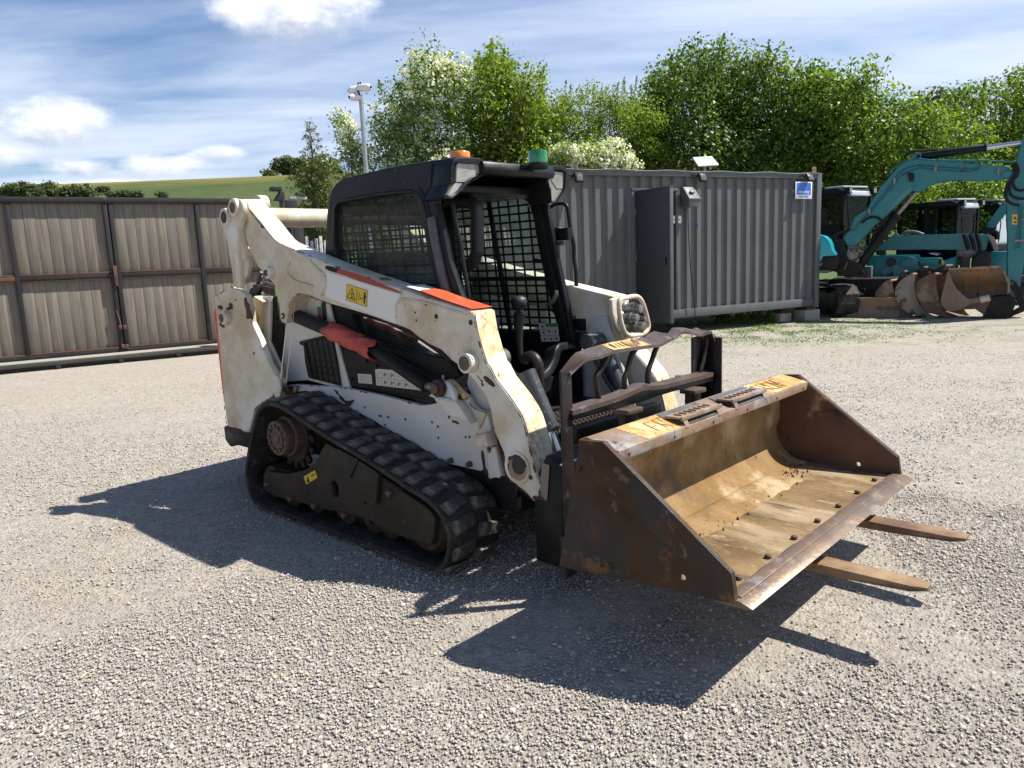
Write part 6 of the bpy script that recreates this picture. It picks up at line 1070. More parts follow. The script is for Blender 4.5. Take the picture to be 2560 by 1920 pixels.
# ---- hydraulic couplers on the far arm
cx=.90
ow=[(0.386,1.183), (0.403,1.19), (0.444,1.195), (0.499,1.176), (0.511,1.108), (0.482,1.051), (0.494,0.991), (0.46,0.998), (0.419,1.038), (0.388,1.118)]
cpl=plate('coupler_panel',ow,cx-.045,cx-.02,'white',ld,axis='x',bev=.006)
for p,r in zip([(0.505,1.128), (0.469,1.084), (0.546,1.07), (0.531,1.031)],(.030,.026,.017,.034)):
    MB().lathe([(r*1.3,cx-.05),(r*1.3,cx-.01),(r,cx),(r,cx+.02),(r*1.15,cx+.022),(r*1.15,cx+.05),(r*.75,cx+.052),(r*.75,cx+.085),(r*.4,cx+.087)],(0,p[0],p[1]),'x',20).build('quick_coupler','steel',ld,.001,smooth=30)
gd=[(0.32,1.124), (0.318,1.177), (0.338,1.194), (0.385,1.195), (0.426,1.198), (0.474,1.199), (0.516,1.186), (0.544,1.153), (0.571,1.104), (0.592,1.051), (0.6,1.022), (0.576,0.996), (0.519,0.986), (0.462,0.988), (0.414,0.989), (0.367,1.009), (0.335,1.066)]
MB().tube(rnd([(.97,y,z) for y,z in gd],.02,2),.013,10,closed=True).build('coupler_guard','white',ld,smooth=60)
tl=[(0.241,0.942), (0.328,0.927), (0.331,0.876), (0.259,0.885)]; mb=MB()
for i in range(8): a=lerp(tl[0],tl[3],.1+.11*i); b=lerp(tl[1],tl[2],.1+.11*i); mb.beam((arm[28][0]-.02,a[0],a[1]),(arm[28][0]-.02,lerp(a,b,.9 if i%3 else .6)[0],b[1]),.0016,.001,(1,0,0))
# ------------------------------------------------------------------ pallet fork frame
fk=thing('pallet_fork','bent black pallet fork frame with guard bars, holding two long tines under the bucket','fork attachment',LO,LA)
X=1.36
nu=[(-0.663,0.972), (-0.595,0.956), (-0.689,0.836), (-0.59,0.797), (-0.594,0.645)]
yl_,yr_=nu[0][0],nu[1][0]
zt=nu[0][1]
fzt=[(0.47,1.008), (0.583,1.01), (0.62,0.961), (0.457,0.693), (0.603,0.683)]
ya,yb=fzt[3][0],fzt[4][0]
MB().span((X-.006,yl_,.10),(X+.006,yr_,zt)).build('upright','fork',fk,.003); pass
MB().span((X-.05,ya,.10),(X-.038,yb,fzt[2][1]+.03)).build('upright','fork',fk,.003); MB().span((X-.05,yb-.012,.10),(X+.05,yb,fzt[2][1]+.02)).build('upright_web','fork',fk,.003)
# wavy top bar built in strips
top_f=[(-0.62,0.964), (-0.514,1.009), (-0.415,1.006), (-0.327,1.016), (-0.262,1.016), (-0.195,1.014), (-0.126,1.01), (-0.041,1.008), (0.063,1.003), (0.117,1.015), (0.171,1.022), (0.227,1.033), (0.244,1.052), (0.268,1.056), (0.301,1.049), (0.369,1.027), (0.429,1.012), (0.55,1.018), (0.582,0.966)]
top_r=[(-0.563,0.956), (-0.469,1.018), (-0.378,1.028), (-0.302,1.033), (-0.197,1.037), (-0.094,1.037), (-0.08,1.04), (-0.009,1.035), (0.072,1.03), (0.125,1.048), (0.171,1.052), (0.226,1.033), (0.29,1.023), (0.315,1.053), (0.382,1.049), (0.459,1.04), (0.512,1.023), (0.565,1.032), (0.738,0.997)]
n=40
def rs(P,n):
    P=[Vector(p) for p in P]; d=[0]
    for a,b in zip(P,P[1:]): d.append(d[-1]+(b-a).length)
    out=[]
    for k in range(n):
        s_=d[-1]*k/(n-1); i=min(len(P)-2,max(j for j in range(len(P)) if d[j]<=s_+1e-9)); out.append(P[i].lerp(P[i+1],(s_-d[i])/max(1e-9,d[i+1]-d[i])))
    return out
A_=rs(top_f,n);B_=rs(top_r[:-1],n); v=[]
for a,b in zip(A_,B_): v+=[(1.38,a.x,a.y),(1.28,b.x,b.y),(1.28,b.x,b.y-.012),(1.38,a.x,a.y-.012)]
MB().add(v,[[4*i+a,4*i+(a+1)%4,4*i+4+(a+1)%4,4*i+4+a] for i in range(n-1) for a in range(4)]+[[0,1,2,3],[4*n-4,4*n-3,4*n-2,4*n-1]]).build('top_bar','fork_top',fk,smooth=50)
i0,i1=int(n*.27),int(n*.50); v=[]
for i in range(i0,i1): a,b=A_[i],B_[i]; m0=a.lerp(b,.06); m1=a.lerp(b,.94); v+=[(1.38-.006,m0.x,m0.y+.0015+.004*0),(1.28+.006,m1.x,m1.y+.0015)]
yt=MB().add(v,[[2*i,2*i+1,2*i+3,2*i+2] for i in range(i1-i0-1)]).build('yellow_patch','yellow',fk,smooth=60)
mb=MB()
for k in range(9):
    i=i0+1+int(k*(i1-i0-3)/9); a=A_[i].lerp(B_[i],random.uniform(.1,.35)); b=A_[min(n-1,i+random.choice((0,1,2)))].lerp(B_[min(n-1,i+random.choice((0,1)))],random.uniform(.6,.9)); mb.beam((1.38-.1*.2,a.x,a.y+.004),(1.38-.1*.75,b.x,b.y+.004),.0035,.003)
mb.build('worn_letter','scratch',yt)
# bent guard bars
for pts,yy in (([(-0.309,0.997), (-0.33,0.963), (-0.375,0.931), (-0.401,0.909), (-0.397,0.859), (-0.377,0.807)],0),([(-0.09,0.996), (-0.129,0.973), (-0.148,0.932), (-0.166,0.895), (-0.187,0.874), (-0.185,0.838), (-0.175,0.809)],0),([(0.089,0.988), (0.066,0.962), (0.035,0.916), (0.012,0.886), (0.004,0.851), (0.008,0.823)],0),([(0.57,0.989), (0.556,0.929), (0.52,0.851), (0.502,0.826), (0.498,0.786)],0)):
    MB().tube(rnd([(1.34,y,z) for y,z in pts],.05,4,False),.013,10).build('guard_bar','fork',fk,smooth=60)
mid=[(-0.613,0.807), (-0.459,0.809), (-0.268,0.812), (-0.2,0.82), (-0.073,0.831), (-0.037,0.821), (0.091,0.808), (0.25,0.806), (0.565,0.801)]
midb=[(-0.611,0.767), (-0.448,0.763), (-0.269,0.762), (-0.132,0.758), (0.014,0.762), (0.169,0.763), (0.565,0.755)]
MB().prism(mid+midb[::-1],X,X+.02,'x').build('carriage_bar','black',fk,.003)
a=rs([(p[0],p[1]) for p in mid],24); v=[]
for q in a: v+=[(X+.022,q.x,q.y),(X-.03,q.x,q.y+.010),(X-.03,q.x,q.y+.0),(X+.022,q.x,q.y-.02)]
MB().add(v,[[4*i+k,4*i+(k+1)%4,4*i+4+(k+1)%4,4*i+4+k] for i in range(23) for k in range(4)]+[[0,1,2,3],[92,93,94,95]]).build('carriage_edge','fork_top',fk,smooth=50)
MB().span((X-.03,yl_,.20),(X,yb,.28)).build('carriage_bar','fork',fk,.004); MB().span((X-.02,yl_+.1,.285),(X-.012,yb-.05,.50)).build('back_plate','fork',fk,.004)
TZ=.268; tn=[(2.622,-0.205), (2.614,-0.242), (2.615,0.362), (2.578,-0.284), (2.565,0.257), (2.562,-0.166)]
t1=(tn[0][0],tn[0][1]); t2=(tn[2][0],tn[2][1])
for i,(tx,ty_) in enumerate((t1,t2)):
    w=.095; yc=ty_-w/2*(-1 if i==9 else 1)*(-1)*-1
    t_=MB(); z1=TZ; L0=X+.02
    P=[(L0,z1-.045),(tx-.25,z1-.032),(tx-.05,z1-.020),(tx,z1-.014),(tx,z1),(tx-.05,z1),(L0,z1)]
    yc0=ty_-.0
    t_.add([(x,yc0-w+ (.022 if k in(3,4) else 0),z) for k,(x,z) in enumerate(P)]+[(x,yc0-(.022 if k in(3,4) else 0),z) for k,(x,z) in enumerate(P)],[list(range(7)),list(range(7,14))[::-1]]+[[k,(k+1)%7,7+(k+1)%7,7+k] for k in range(7)])
    t_.build('fork_tine','tine',fk,.003)
    hz_=mid[0][1]-.02
    MB().span((X+.022,yc0-w,z1-.045),(X+.062,yc0,hz_-.03)).build('tine_shank','fork',fk,.005)
    MB().span((X+.0,yc0-w-.01,hz_-.05),(X+.085,yc0+.01,hz_-.028)).build('shank_hook','fork_top',fk,.004)
    MB().cyl((X-.03,yc0-.05,hz_+.0),(X-.03,yc0-.05,hz_+.03),.022,n=14).build('locking_pin','steel',fk,.002)
# ------------------------------------------------------------------ bucket
bk=thing('loader_bucket','wide rusty loader bucket with worn yellow lip, resting on the fork tines','bucket',LO,LA)
Y0,Y1=-.870,.835
sp=[(1.612,0.771), (1.722,0.778), (2.208,0.418), (2.224,0.319), (2.075,0.306), (1.817,0.286), (1.495,0.255)]
sp=[sp[0],sp[1],sp[2],sp[3],sp[4],sp[5],sp[6]]
rb=sp[6]; 
for k,(y0,y1) in enumerate(((Y0,Y0+.014),(Y1-.014,Y1))):
    hole=[(2.029,0.354)][0]
    o=plate('side_plate',sp,y0,y1,'bucket',bk,holes=[circ(hole,.011,14)],bev=.002)
    st=[(1.616,0.768), (1.722,0.775), (2.212,0.416), (2.222,0.321), (2.075,0.306), (2.016,0.318), (1.971,0.434), (1.782,0.651), (1.645,0.687)]
    # welded edge strip along the slope
    e=MB(); 
    yy=(y0-.010,y0) if k==0 else (y1,y1+.010)
    e.prism([sp[0],sp[1],sp[2],sp[3],(sp[3][0]-.11,sp[3][1]-.01),(sp[2][0]-.13,sp[2][1]-.04),(sp[1][0]-.10,sp[1][1]-.10),(sp[0][0]-.0,sp[0][1]-.12)],*yy); e.build('edge_strip','bucket',o,.002)
    if k==1: plate('inner_face',[(sp[0][0]+.01,sp[0][1]-.01),(sp[1][0],sp[1][1]-.006),(sp[2][0]-.004,sp[2][1]),(sp[3][0]-.006,sp[3][1]+.006),(rb[0]+.12,sp[4][1]+.02),(rb[0]+.05,.4)],Y1-.018,Y1-.0142,'bucket_side',o,holes=[circ(hole,.012,14)],bev=0)
# shell: lip front edge, back, curved heel, floor (inside), with plate thickness
zfl=sp[3][1]; xb=sp[0][0]
lipA=(xb-.015,sp[0][1]-.004); lipB=[(1.771,0.743)][0]; lipC=[(1.792,0.728)][0]
lipB=(lipB[0],lipB[1]+.004)
back_top=(lipA[0]+.06,lipB[1]-.05)
inner=[(lipB[0]-.004,lipB[1]-.036),(xb+.03,lipB[1]-.05)]+[(xb+.015-.0*i,lipB[1]-.05-.05*i) for i in range(1,4)]
heel=[]; cx0,cz0,rr_=xb+.165,zfl+.175,.165
for i in range(13):
    a=PI+ (PI/2)*i/12; heel.append((cx0+rr_*math.cos(a),cz0+rr_*math.sin(a)))
inner=[p for p in inner if p[1]>cz0+.02]+heel
floor=[(xb+.30,zfl+.008),(sp[3][0]-.14,zfl+.004)]
def shell(prof,y0,y1,name,m,par,th=.010,seg=1,wob=0):
    P=[Vector(p) for p in prof]; n=len(P); v=[]; ny=seg+1
    for j in range(ny):
        y=y0+(y1-y0)*j/seg
        for i in range(n):
            d=(P[min(n-1,i+1)]-P[max(0,i-1)]).normalized(); nn=Vector((d.y,-d.x)); w=wob*math.sin(i*.9+j*.7)*math.sin(j*.35)
            v.append((P[i].x+nn.x*w,y,P[i].y+nn.y*w))
        for i in range(n):
            d=(P[min(n-1,i+1)]-P[max(0,i-1)]).normalized(); nn=Vector((-d.y,d.x)); v.append((P[i].x-nn.x*th,y,P[i].y-nn.y*th))
    k=2*n; f=[]
    for j in range(ny-1):
        for i in range(n-1): f+=[[j*k+i,j*k+i+1,(j+1)*k+i+1,(j+1)*k+i],[j*k+n+i,(j+1)*k+n+i,(j+1)*k+n+i+1,j*k+n+i+1]]
        f+=[[j*k,(j+1)*k,(j+1)*k+n,j*k+n],[j*k+n-1,j*k+2*n-1,(j+1)*k+2*n-1,(j+1)*k+n-1]]
    return MB().add(v,f).build(name,m,par,smooth=50)
shell(inner,Y0+.0145,Y1-.0185,'back_plate','bucket_in',bk,.012,40,.0015)
shell([heel[-1],(xb+.30,zfl+.009),(xb+.42,zfl+.006),(sp[3][0]-.05,zfl+.004)],Y0+.0145,Y1-.0185,'floor_plate','floor_in',bk,.012,40,.001)
lp=MB(); lp.prism([lipA,(lipA[0]+.035,lipA[1]+.012),lipB,(lipB[0]-.002,lipB[1]-.040),(lipB[0]-.012,lipB[1]-.042),(lipB[0]-.012,lipB[1]-.008),(lipA[0]+.03,lipA[1]),(lipA[0],lipA[1]-.02)],Y0+.015,Y1-.019); lp.build('top_lip','lip',bk,.002)
nL=Vector((lipB[0]-lipA[0]-.035,lipB[1]-lipA[1]-.012)).normalized(); nN=Vector((-nL.y,nL.x)); nN=nN if nN.y>0 else -nN
def onlip(t,y,h=.0015): p=Vector((lipA[0]+.035,lipA[1]+.012)).lerp(Vector(lipB),t)+nN*h; return (p.x,y,p.y)
def lippatch(y0,y1,name,m,par,h=.0015,t0=.03,t1=.97):
    k=18; J=lambda a:random.uniform(-a,a); A=[onlip(t0+(t1-t0)*i/k,y0+J(.009)+.02*i/k,h) for i in range(k+1)]+[onlip(min(.99,t1+J(.03)),y0+(y1-y0)*i/k,h) for i in range(1,k)]+[onlip(t1-(t1-t0)*i/k,y1+J(.008),h) for i in range(k+1)]+[onlip(max(.01,t0+J(.05)),y1-(y1-y0)*i/k,h) for i in range(1,k)]
    return MB().add(A,[list(range(len(A)))]).build(name,m,par)
def scr(y0,y1,nl,par):
    mb=MB()
    for i in range(nl):
        yc=y0+(y1-y0)*(i+.5)/nl; w=(y1-y0)/nl*.36; sty=i%4
        S1=[((.2,yc-w),(.8,yc-w))] 
        S1+= {0:[((.2,yc-w),(.25,yc+w)),((.5,yc-w),(.5,yc+w*.5))],1:[((.2,yc-w),(.2,yc+w)),((.2,yc+w),(.5,yc+w)),((.5,yc-w),(.8,yc+w))],2:[((.8,yc-w),(.8,yc+w)),((.8,yc+w),(.5,yc+w)),((.2,yc-w),(.3,yc+w))],3:[((.2,yc-w),(.8,yc)),((.8,yc),(.2,yc+w))]}[sty]
        for (a,ya_),(b,yb_) in S1: mb.beam(onlip(a+random.uniform(-.05,.05),ya_,.003),onlip(b+random.uniform(-.05,.05),yb_+random.uniform(-.02,.02),.003),.0022,.002)
    mb.build('worn_letter','scratch',par)
ly=[(-0.697,0.734), (-0.336,0.718), (0.373,0.784), (0.82,0.727)]
q=lippatch(ly[0][0]+.02,ly[1][0]-.01,'yellow_patch','yellow',bk); scr(ly[0][0]+.15,ly[0][0]+.34,3,q)
q=lippatch(ly[2][0],Y1-.03,'yellow_patch','yellow',bk); scr(ly[2][0]+.02,ly[2][0]+.28,5,q)
lippatch(ly[1][0]+.0,ly[1][0]+.02,'lip_weld','lip',bk,.002)
# two grip steps cut in the lip
stp_=[(-0.411,0.773), (-0.083,0.704), (0.014,0.771), (0.354,0.705)]
for (a,b) in ((stp_[0][0],stp_[1][0]),(stp_[2][0],stp_[3][0])):
    mb=MB(); s_=thing  # noqa
    zt2=lipA[1]+.014; x0,x1=lipB[0]-.068,lipB[0]-.010
    st_=MB().prism([(x0-.02,zt2-.01),(x1-.01,zt2-.006),(x1-.01,zt2+.002),(x0-.02,zt2+.002)],a,b).build('grip_step','lip',bk,.002)
    for yy in (a,b-.010): MB().prism([(x0-.02,zt2-.012),(x1-.01,zt2-.010),(x1+.01,lipB[1]-.01),(x0-.0,lipA[1]-.015)],yy,yy+.008).build('step_cheek','fork',st_,.001)
    for yy in (a+.012,b-.045): MB().beam((x1-.008,yy+.015,zt2),(lipB[0]-.0,yy+.015,lipB[1]-.006),.030,.006,(1,0,0)).build('step_leg','lip',st_,.001)
    MB().beam((x1-.002,a,zt2-.004),(x1-.002,b,zt2-.004),.010,.018).build('step_nose','lip',st_,.003)
    mb=MB()
    for i in range(7): mb.span((x0+.004,a+.03+i*(b-a-.06)/7,zt2+.002),(x1-.02,a+.037+i*(b-a-.06)/7,zt2+.008))
    mb.build('step_tooth','lip',st_)
    MB().add([onlip(.05,a+.01,.004),onlip(.98,a+.01,.004),onlip(.98,b-.01,.004),onlip(.05,b-.01,.004)],[[0,1,2,3]]).build('step_grey_plate','steel' if a<0 else 'greyrail',st_)  # light grey painted panel on the lip below the step
for i in range(6): y=Y0+.08+i*.31; MB().cyl((lipB[0]-.001,y,lipB[1]-.025),(lipB[0]+.0005,y,lipB[1]-.025),.006,n=8).build('lip_hole','ink',bk)
# cutting edge with bolts
ce0=[(2.229,0.292), (2.075,0.293), (2.226,0.303)]
xe=max(sp[3][0]+.055,ce0[0][0]); 
mb=MB(); mb.prism([(sp[3][0]-.12,zfl-.012),(xe-.03,zfl-.012),(xe,zfl-.004),(xe-.045,zfl+.012),(sp[3][0]-.045,zfl+.014),(sp[3][0]-.055,zfl+.004),(sp[3][0]-.12,zfl-.004)],Y0-.006,Y1+.004); ce=mb.build('cutting_edge','edge',bk,.002)
MB().prism([(sp[3][0]-.035,zfl+.0142),(xe-.05,zfl+.0125),(xe-.052,zfl+.017),(sp[3][0]-.032,zfl+.019)],Y0+.02,Y1-.02).build('wear_strip','edge',ce,.001)
for i in range(7):
    y=Y0+.16+i*.232; MB().lathe([(.011,zfl+.006),(.0135,zfl+.012),(.011,zfl+.018),(.004,zfl+.020)],(sp[3][0]-.075,y,0),'z',12).build('edge_bolt','bolt',ce)
# packed dirt in the heel
mb=MB(); n=46; ring=[]
P=[];
for j in range(n):
    y=Y0+.3+(1.1)*j/(n-1); w=.010+.008*math.sin(j*.9)+random.uniform(0,.014); ends=min(1,j/4,(n-1-j)/4); x=xb+.155
    ring.append([(x-.05,y,zfl+.02),(x-.02,y,zfl+.012+.018*ends),(x+.02,y,zfl+.010+w*.7*ends),(x+.06+w,y,zfl+.009+.010*ends),(x+.10+w,y,zfl+.008)])
for j in range(n-1): mb.add(ring[j]+ring[j+1],[[i,i+1,6+i,5+i] for i in range(4)])
tag(mb.build('packed_dirt','bucket_in',bk,smooth=30),kind='stuff')
mb=MB()
for i in range(260):
    x=xb+.12+abs(random.gauss(0,.07)); y=random.uniform(Y0+.1,Y1-.1); r=random.uniform(.003,.010); mb.add([(x-r,y,zfl+.012),(x+r,y-.5*r,zfl+.012),(x+.2*r,y+r,zfl+.012),(x,y,zfl+.012+r*1.3)],[[0,1,3],[1,2,3],[2,0,3]])
tag(mb.build('dirt_crumbs','bucket_in',bk),kind='stuff')
# ------------------------------------------------------------------ excavators (own frame along the boom: x to the right, y away, z up)
KO=(6.9,15.0,0); KA=R(-29.5)
def place(o,x,y,rz): o.location=(x,y,0); o.rotation_euler=(0,0,rz); return o
def xcab(par,ox,oy,z0,z1,L=1.35,Wd=.95,rz=R(-30),low=.35,roof='wsteel',lights=True):
    # near front corner at the origin; x forward (L runs to -x), y to the far side
    def B(mb,name,m,bev=.01): return place(mb.build(name,m,par,bev),ox,oy,rz)
    mb=MB(); t=.075
    for x,y in ((-t,0),(-t,Wd-t),(-L,0),(-L,Wd-t),(-L*.55,0)): mb.span((x,y,z0),(x+t,y+t,z1-.06))
    mb.span((-L,0,z0),(0,t,z0+low)); mb.span((-t,0,z0),(0,Wd,z0+.16)); mb.span((-L,0,z0),(-L+t,Wd,z0+.5)); mb.span((-L,0,z1-.14),(0,t,z1-.04)); mb.span((-L,Wd-t,z0),(0,Wd,z0+.16)); mb.span((-L,Wd-t,z1-.14),(0,Wd,z1-.04))
    B(mb,'cab_frame','black',.02)
    P=[(-L-.02,z1-.05),(-L+.06,z1),(-.16,z1),(.03,z1-.07),(.05,z1-.13),(-L,z1-.13)]
    mb=MB().prism(P,-.02,Wd+.02); B(mb,'cab_roof','black',.03); mb=MB().span((-.50,.06,z1-.01),(-.06,Wd-.06,z1+.035)); B(mb,'roof_hatch',roof,.02)
    mb=MB().prism([(-.10,z1-.02),(.045,z1-.085),(.075,z1-.17),(.02,z1-.19),(-.10,z1-.14)],.14,Wd-.14); B(mb,'roof_visor',roof,.015)
    for a,b,n in (((-L+t,.03,z0+low),(-L*.55,.036,z1-.14),1),((-L*.55+t,.03,z0+low),(-t,.036,z1-.14),1),((-.03,t,z0+.16),(-.024,Wd-t,z1-.14),1),((-L+t,Wd-.04,z0+.16),(-t,Wd-.034,z1-.14),1),((-L+.03,t,z0+.5),(-L+.036,Wd-t,z1-.14),1)):
        q=[(a[0],a[1],a[2]),(b[0],b[1],a[2]),(b[0],b[1],b[2]),(a[0],a[1],b[2])]; mb=MB().add(q,[[0,1,2,3]]); B(mb,'window_pane','glassd',0)
    mb=MB().span((-.9,.28,z0+.1),(-.45,.68,z0+.45)); mb.span((-1.0,.28,z0+.4),(-.86,.68,z0+1.0)); B(mb,'seat','seat',.04)
    if lights:
        for y in (.02,Wd-.13):
            mb=MB().span((.0,y,z1-.13),(.10,y+.11,z1-.01)); l=B(mb,'work_light','black',.01); mb=MB().span((.101,y+.015,z1-.115),(.106,y+.095,z1-.025)); lo=mb.build('lamp_lens','lens',l)
    mb=MB().tube([(.03,.06,z1-.18),(.06,.10,z0+.6),(.05,.06,z0+.2)],.012,6); B(mb,'wiper','black',0)
    mb=MB().tube([(.03,Wd,z1-.3),(.12,Wd+.08,z1-.3),(.12,Wd+.08,z0+.5),(.03,Wd,z0+.5)],.014,6); B(mb,'hand_rail','black',0)
# ---- main excavator
e1=thing('excavator','teal excavator nearest the container with its big bent boom raised over the buckets','excavator',KO,KA)
bm=[(-0.239,1.399), (-0.272,1.451), (-0.305,1.497), (-0.315,1.564), (-0.266,1.618), (-0.187,1.725), (-0.13,1.921), (-0.03,1.997), (0.07,2.04), (0.127,2.145), (0.185,2.239), (0.251,2.353), (0.316,2.476), (0.378,2.546), (0.44,2.616), (0.514,2.715), (0.58,2.794), (0.692,2.878), (0.786,2.943), (0.869,3.013), (0.901,3.035), (0.939,3.032), (0.964,2.998), (0.966,2.941), (0.975,2.936), (1.082,2.909), (1.303,2.852), (1.649,2.779), (2.028,2.713), (2.234,2.68), (2.333,2.648), (2.389,2.592), (2.396,2.526), (2.375,2.481), (2.287,2.451), (2.165,2.445), (2,2.452), (1.748,2.475), (1.578,2.491), (1.336,2.5), (1.233,2.481), (1.146,2.449), (1.086,2.405), (1.044,2.359), (1.001,2.344), (0.935,2.328), (0.848,2.361), (0.736,2.253), (0.624,2.133), (0.511,2.023), (0.396,1.911), (0.299,1.83), (0.202,1.743), (0.202,1.742), (0.104,1.616), (-0.004,1.483), (-0.074,1.425), (-0.114,1.399), (-0.176,1.391)]
bmx=plate('boom',bm,-.15,.15,'teal',e1,bev=.01)
fb=[(0.514,2.145), (0.608,2.244), (0.756,2.38), (0.84,2.426), (0.815,2.344), (0.686,2.207), (0.584,2.108), (0.518,2.038)]; plate('faded_patch',fb,-.152,-.1505,mat('faded_teal',(.06,.20,.19),.5,var=((.09,.24,.22),3,.6)),bmx,bev=0)
for pts in ([(-0.149,1.666), (0.104,2), (0.38,2.345), (0.61,2.695), (0.741,2.777), (0.938,2.811), (1.221,2.76), (1.48,2.712), (1.776,2.672), (1.915,2.692)],[(0.106,1.946), (0.41,2.322), (0.65,2.64), (0.8,2.731), (0.968,2.762), (1.224,2.702), (1.483,2.66), (1.753,2.627), (1.901,2.66)],[(0.414,2.653), (0.601,2.868), (0.734,2.897), (0.884,2.935), (1.085,2.888), (1.303,2.857), (1.671,2.794), (1.979,2.784), (2.143,2.764), (2.37,2.738)],[(1.302,2.862), (1.645,2.825), (1.98,2.798), (2.374,2.719)]):
    MB().tube([(x,-.168,z) for x,z in pts],.011,6).build('pipe','teal',e1,smooth=60)
for a in [(1.209,2.733), (1.627,2.673), (2.177,2.588), (0.543,2.559), (0.134,2.031)]: MB().box((a[0],-.172,a[1]),(.035,.03,.115)).build('pipe_clamp','greyb',e1,.004)
q=[(0.754,2.682), (0.831,2.675), (0.869,2.651), (0.856,2.518), (0.789,2.528)]; MB().prism(q,-.22,-.152).build('work_light','black',e1,.01); bo=[(0.913,2.41)][0]; MB().cyl((bo[0],-.151,bo[1]),(bo[0],-.165,bo[1]),.045,n=20).build('pin_boss','teal',e1,.004)
bo=[(2.305,2.536), (0.918,2.969)][0:2]; MB().cyl((bo[0][0],-.16,bo[0][1]),(bo[0][0],-.175,bo[0][1]),.075,n=24).build('pin_boss','teal',e1,.006); MB().cyl((bo[1][0],-.151,bo[1][1]),(bo[1][0],-.165,bo[1][1]),.035,n=18).build('pin_boss','black',e1,.006)
c0,c1,c2=[(-0.088,0.884), (0.593,1.932), (0.906,2.33)]
MB().cyl((c0[0],-.02,c0[1]),(c1[0],-.02,c1[1]),.085,n=20).build('boom_cylinder','black',e1,.004); MB().cyl((c1[0],-.02,c1[1]),(c2[0],-.02,c2[1]),.042,n=16).build('cylinder_rod','steel',e1); MB().cyl((c1[0]-.03,-.02,c1[1]-.04),(c1[0]+.02,-.02,c1[1]+.02),.10,n=20).build('cylinder_head','black',e1,.006)
c0,c1,c2=[(0.947,2.973), (1.978,3.027), (2.543,3.049)]
MB().cyl((c0[0],0,c0[1]),(c1[0],0,c1[1]),.072,n=20).build('arm_cylinder','black',e1,.004); MB().cyl((c1[0],0,c1[1]),(c2[0]+.1,0,c2[1]+.01),.042,n=16).build('cylinder_rod','chrome',e1); MB().cyl((c1[0]-.02,0,c1[1]),(c1[0]+.015,0,c1[1]),.085,n=20).build('cylinder_head','black',e1,.006)
MB().tube(rnd([(x,-.09,z) for x,z in [(0.679,2.959), (0.731,3.023), (0.81,3.074), (0.925,3.077), (1.015,3.053), (1.119,3.076), (1.225,3.051)]],.1,3,False),.018,8).build('hydraulic_hose','black',e1,smooth=60)
stk=[(2.564,3.218), (2.514,3.114), (2.49,2.989), (2.465,2.872), (2.44,2.745), (2.4,2.61), (2.374,2.5), (2.313,2.421), (2.336,2.166), (2.347,1.882), (2.365,1.635), (2.384,1.497), (2.403,1.094), (2.429,0.628), (2.462,0.452), (2.5,0.382), (2.562,0.346), (2.595,0.451), (2.624,0.625), (2.64,0.855), (2.675,1.084), (2.745,1.536), (2.783,2.316), (2.725,2.981)]
plate('dipper_arm',stk,-.13,.13,'teal',e1,bev=.01)
for pts in ([(2.387,2.694), (2.44,2.606), (2.453,2.512), (2.403,2.414), (2.336,2.297), (2.302,2.187), (2.332,2.081), (2.401,2.011), (2.524,1.979)],[(2.426,2.718), (2.481,2.584), (2.464,2.474), (2.372,2.388), (2.354,2.277), (2.384,2.162), (2.477,2.099), (2.599,2.086)],[(2.411,2.701), (2.463,2.622), (2.415,2.478), (2.406,2.348), (2.46,2.25), (2.542,2.225), (2.62,2.257)],[(2.376,2.667), (2.425,2.589), (2.43,2.495), (2.325,2.355), (2.292,2.216), (2.306,2.121), (2.351,2.042)]): MB().tube(rnd([(x,-.19,z) for x,z in pts],.1,3,False),.02,8).build('hydraulic_hose','black',e1,smooth=60)
for pts in ([(2.524,1.974), (2.536,1.625), (2.503,1.205)],[(2.568,1.981), (2.577,1.623), (2.55,1.238)],[(2.577,1.771), (2.599,1.236)]): MB().tube([(x,-.145,z) for x,z in pts],.010,6).build('pipe','teal',e1,smooth=60)
MB().prism([(2.483,1.39), (2.629,1.383), (2.631,1.349), (2.485,1.355)],-.165,-.135).build('pipe_clamp','greyb',e1,.003); MB().prism([(2.517,1.749), (2.642,1.741), (2.643,1.718), (2.518,1.725)],-.165,-.135).build('pipe_clamp','greyb',e1,.003)
q=[(2.433,1.83), (2.511,1.825), (2.514,1.647), (2.437,1.656)]; ws=MB().prism(q,-.1355,-.1325).build('warning_sticker','ylabel',e1); MB().prism([(2.473,1.8), (2.448,1.745), (2.503,1.742)],-.1365,-.1356).build('pictogram','ink',ws); MB().prism([(2.458,1.707), (2.498,1.704), (2.5,1.676), (2.46,1.678)],-.1365,-.1356).build('pictogram','ink',ws)
# link, hitch
lk=[(2.448,0.661), (2.49,0.677), (2.54,0.659), (2.615,0.531), (2.672,0.381), (2.709,0.231), (2.698,0.173), (2.645,0.185), (2.6,0.289), (2.532,0.452), (2.458,0.568), (2.435,0.615)]
for y in (-.20,.17): plate('bucket_link',lk,y-.015,y+.015,'black',e1,bev=.004)
MB().cyl(([(2.487,0.621)][0][0],-.225,[(2.487,0.621)][0][1]),([(2.487,0.621)][0][0],.2,[(2.487,0.621)][0][1]),.03,n=14).build('link_pin','bolt',e1)
ht=[(2.102,-0.044), (2.092,0.04), (2.121,0.172), (2.175,0.302), (2.211,0.385), (2.34,0.401), (2.449,0.412), (2.55,0.369), (2.574,0.299), (2.542,0.17), (2.498,0.076), (2.443,-0.007), (2.345,-0.049), (2.214,-0.055)]
for y in (-.22,.18): plate('quick_hitch',ht,y-.02,y+.02,'black',e1,bev=.006)
MB().span((ht[1][0]+.05,-.2,ht[0][1]+.02),(ht[7][0]-.1,.18,ht[4][1]-.05)).build('hitch_block','tframe_dk',e1,.02)
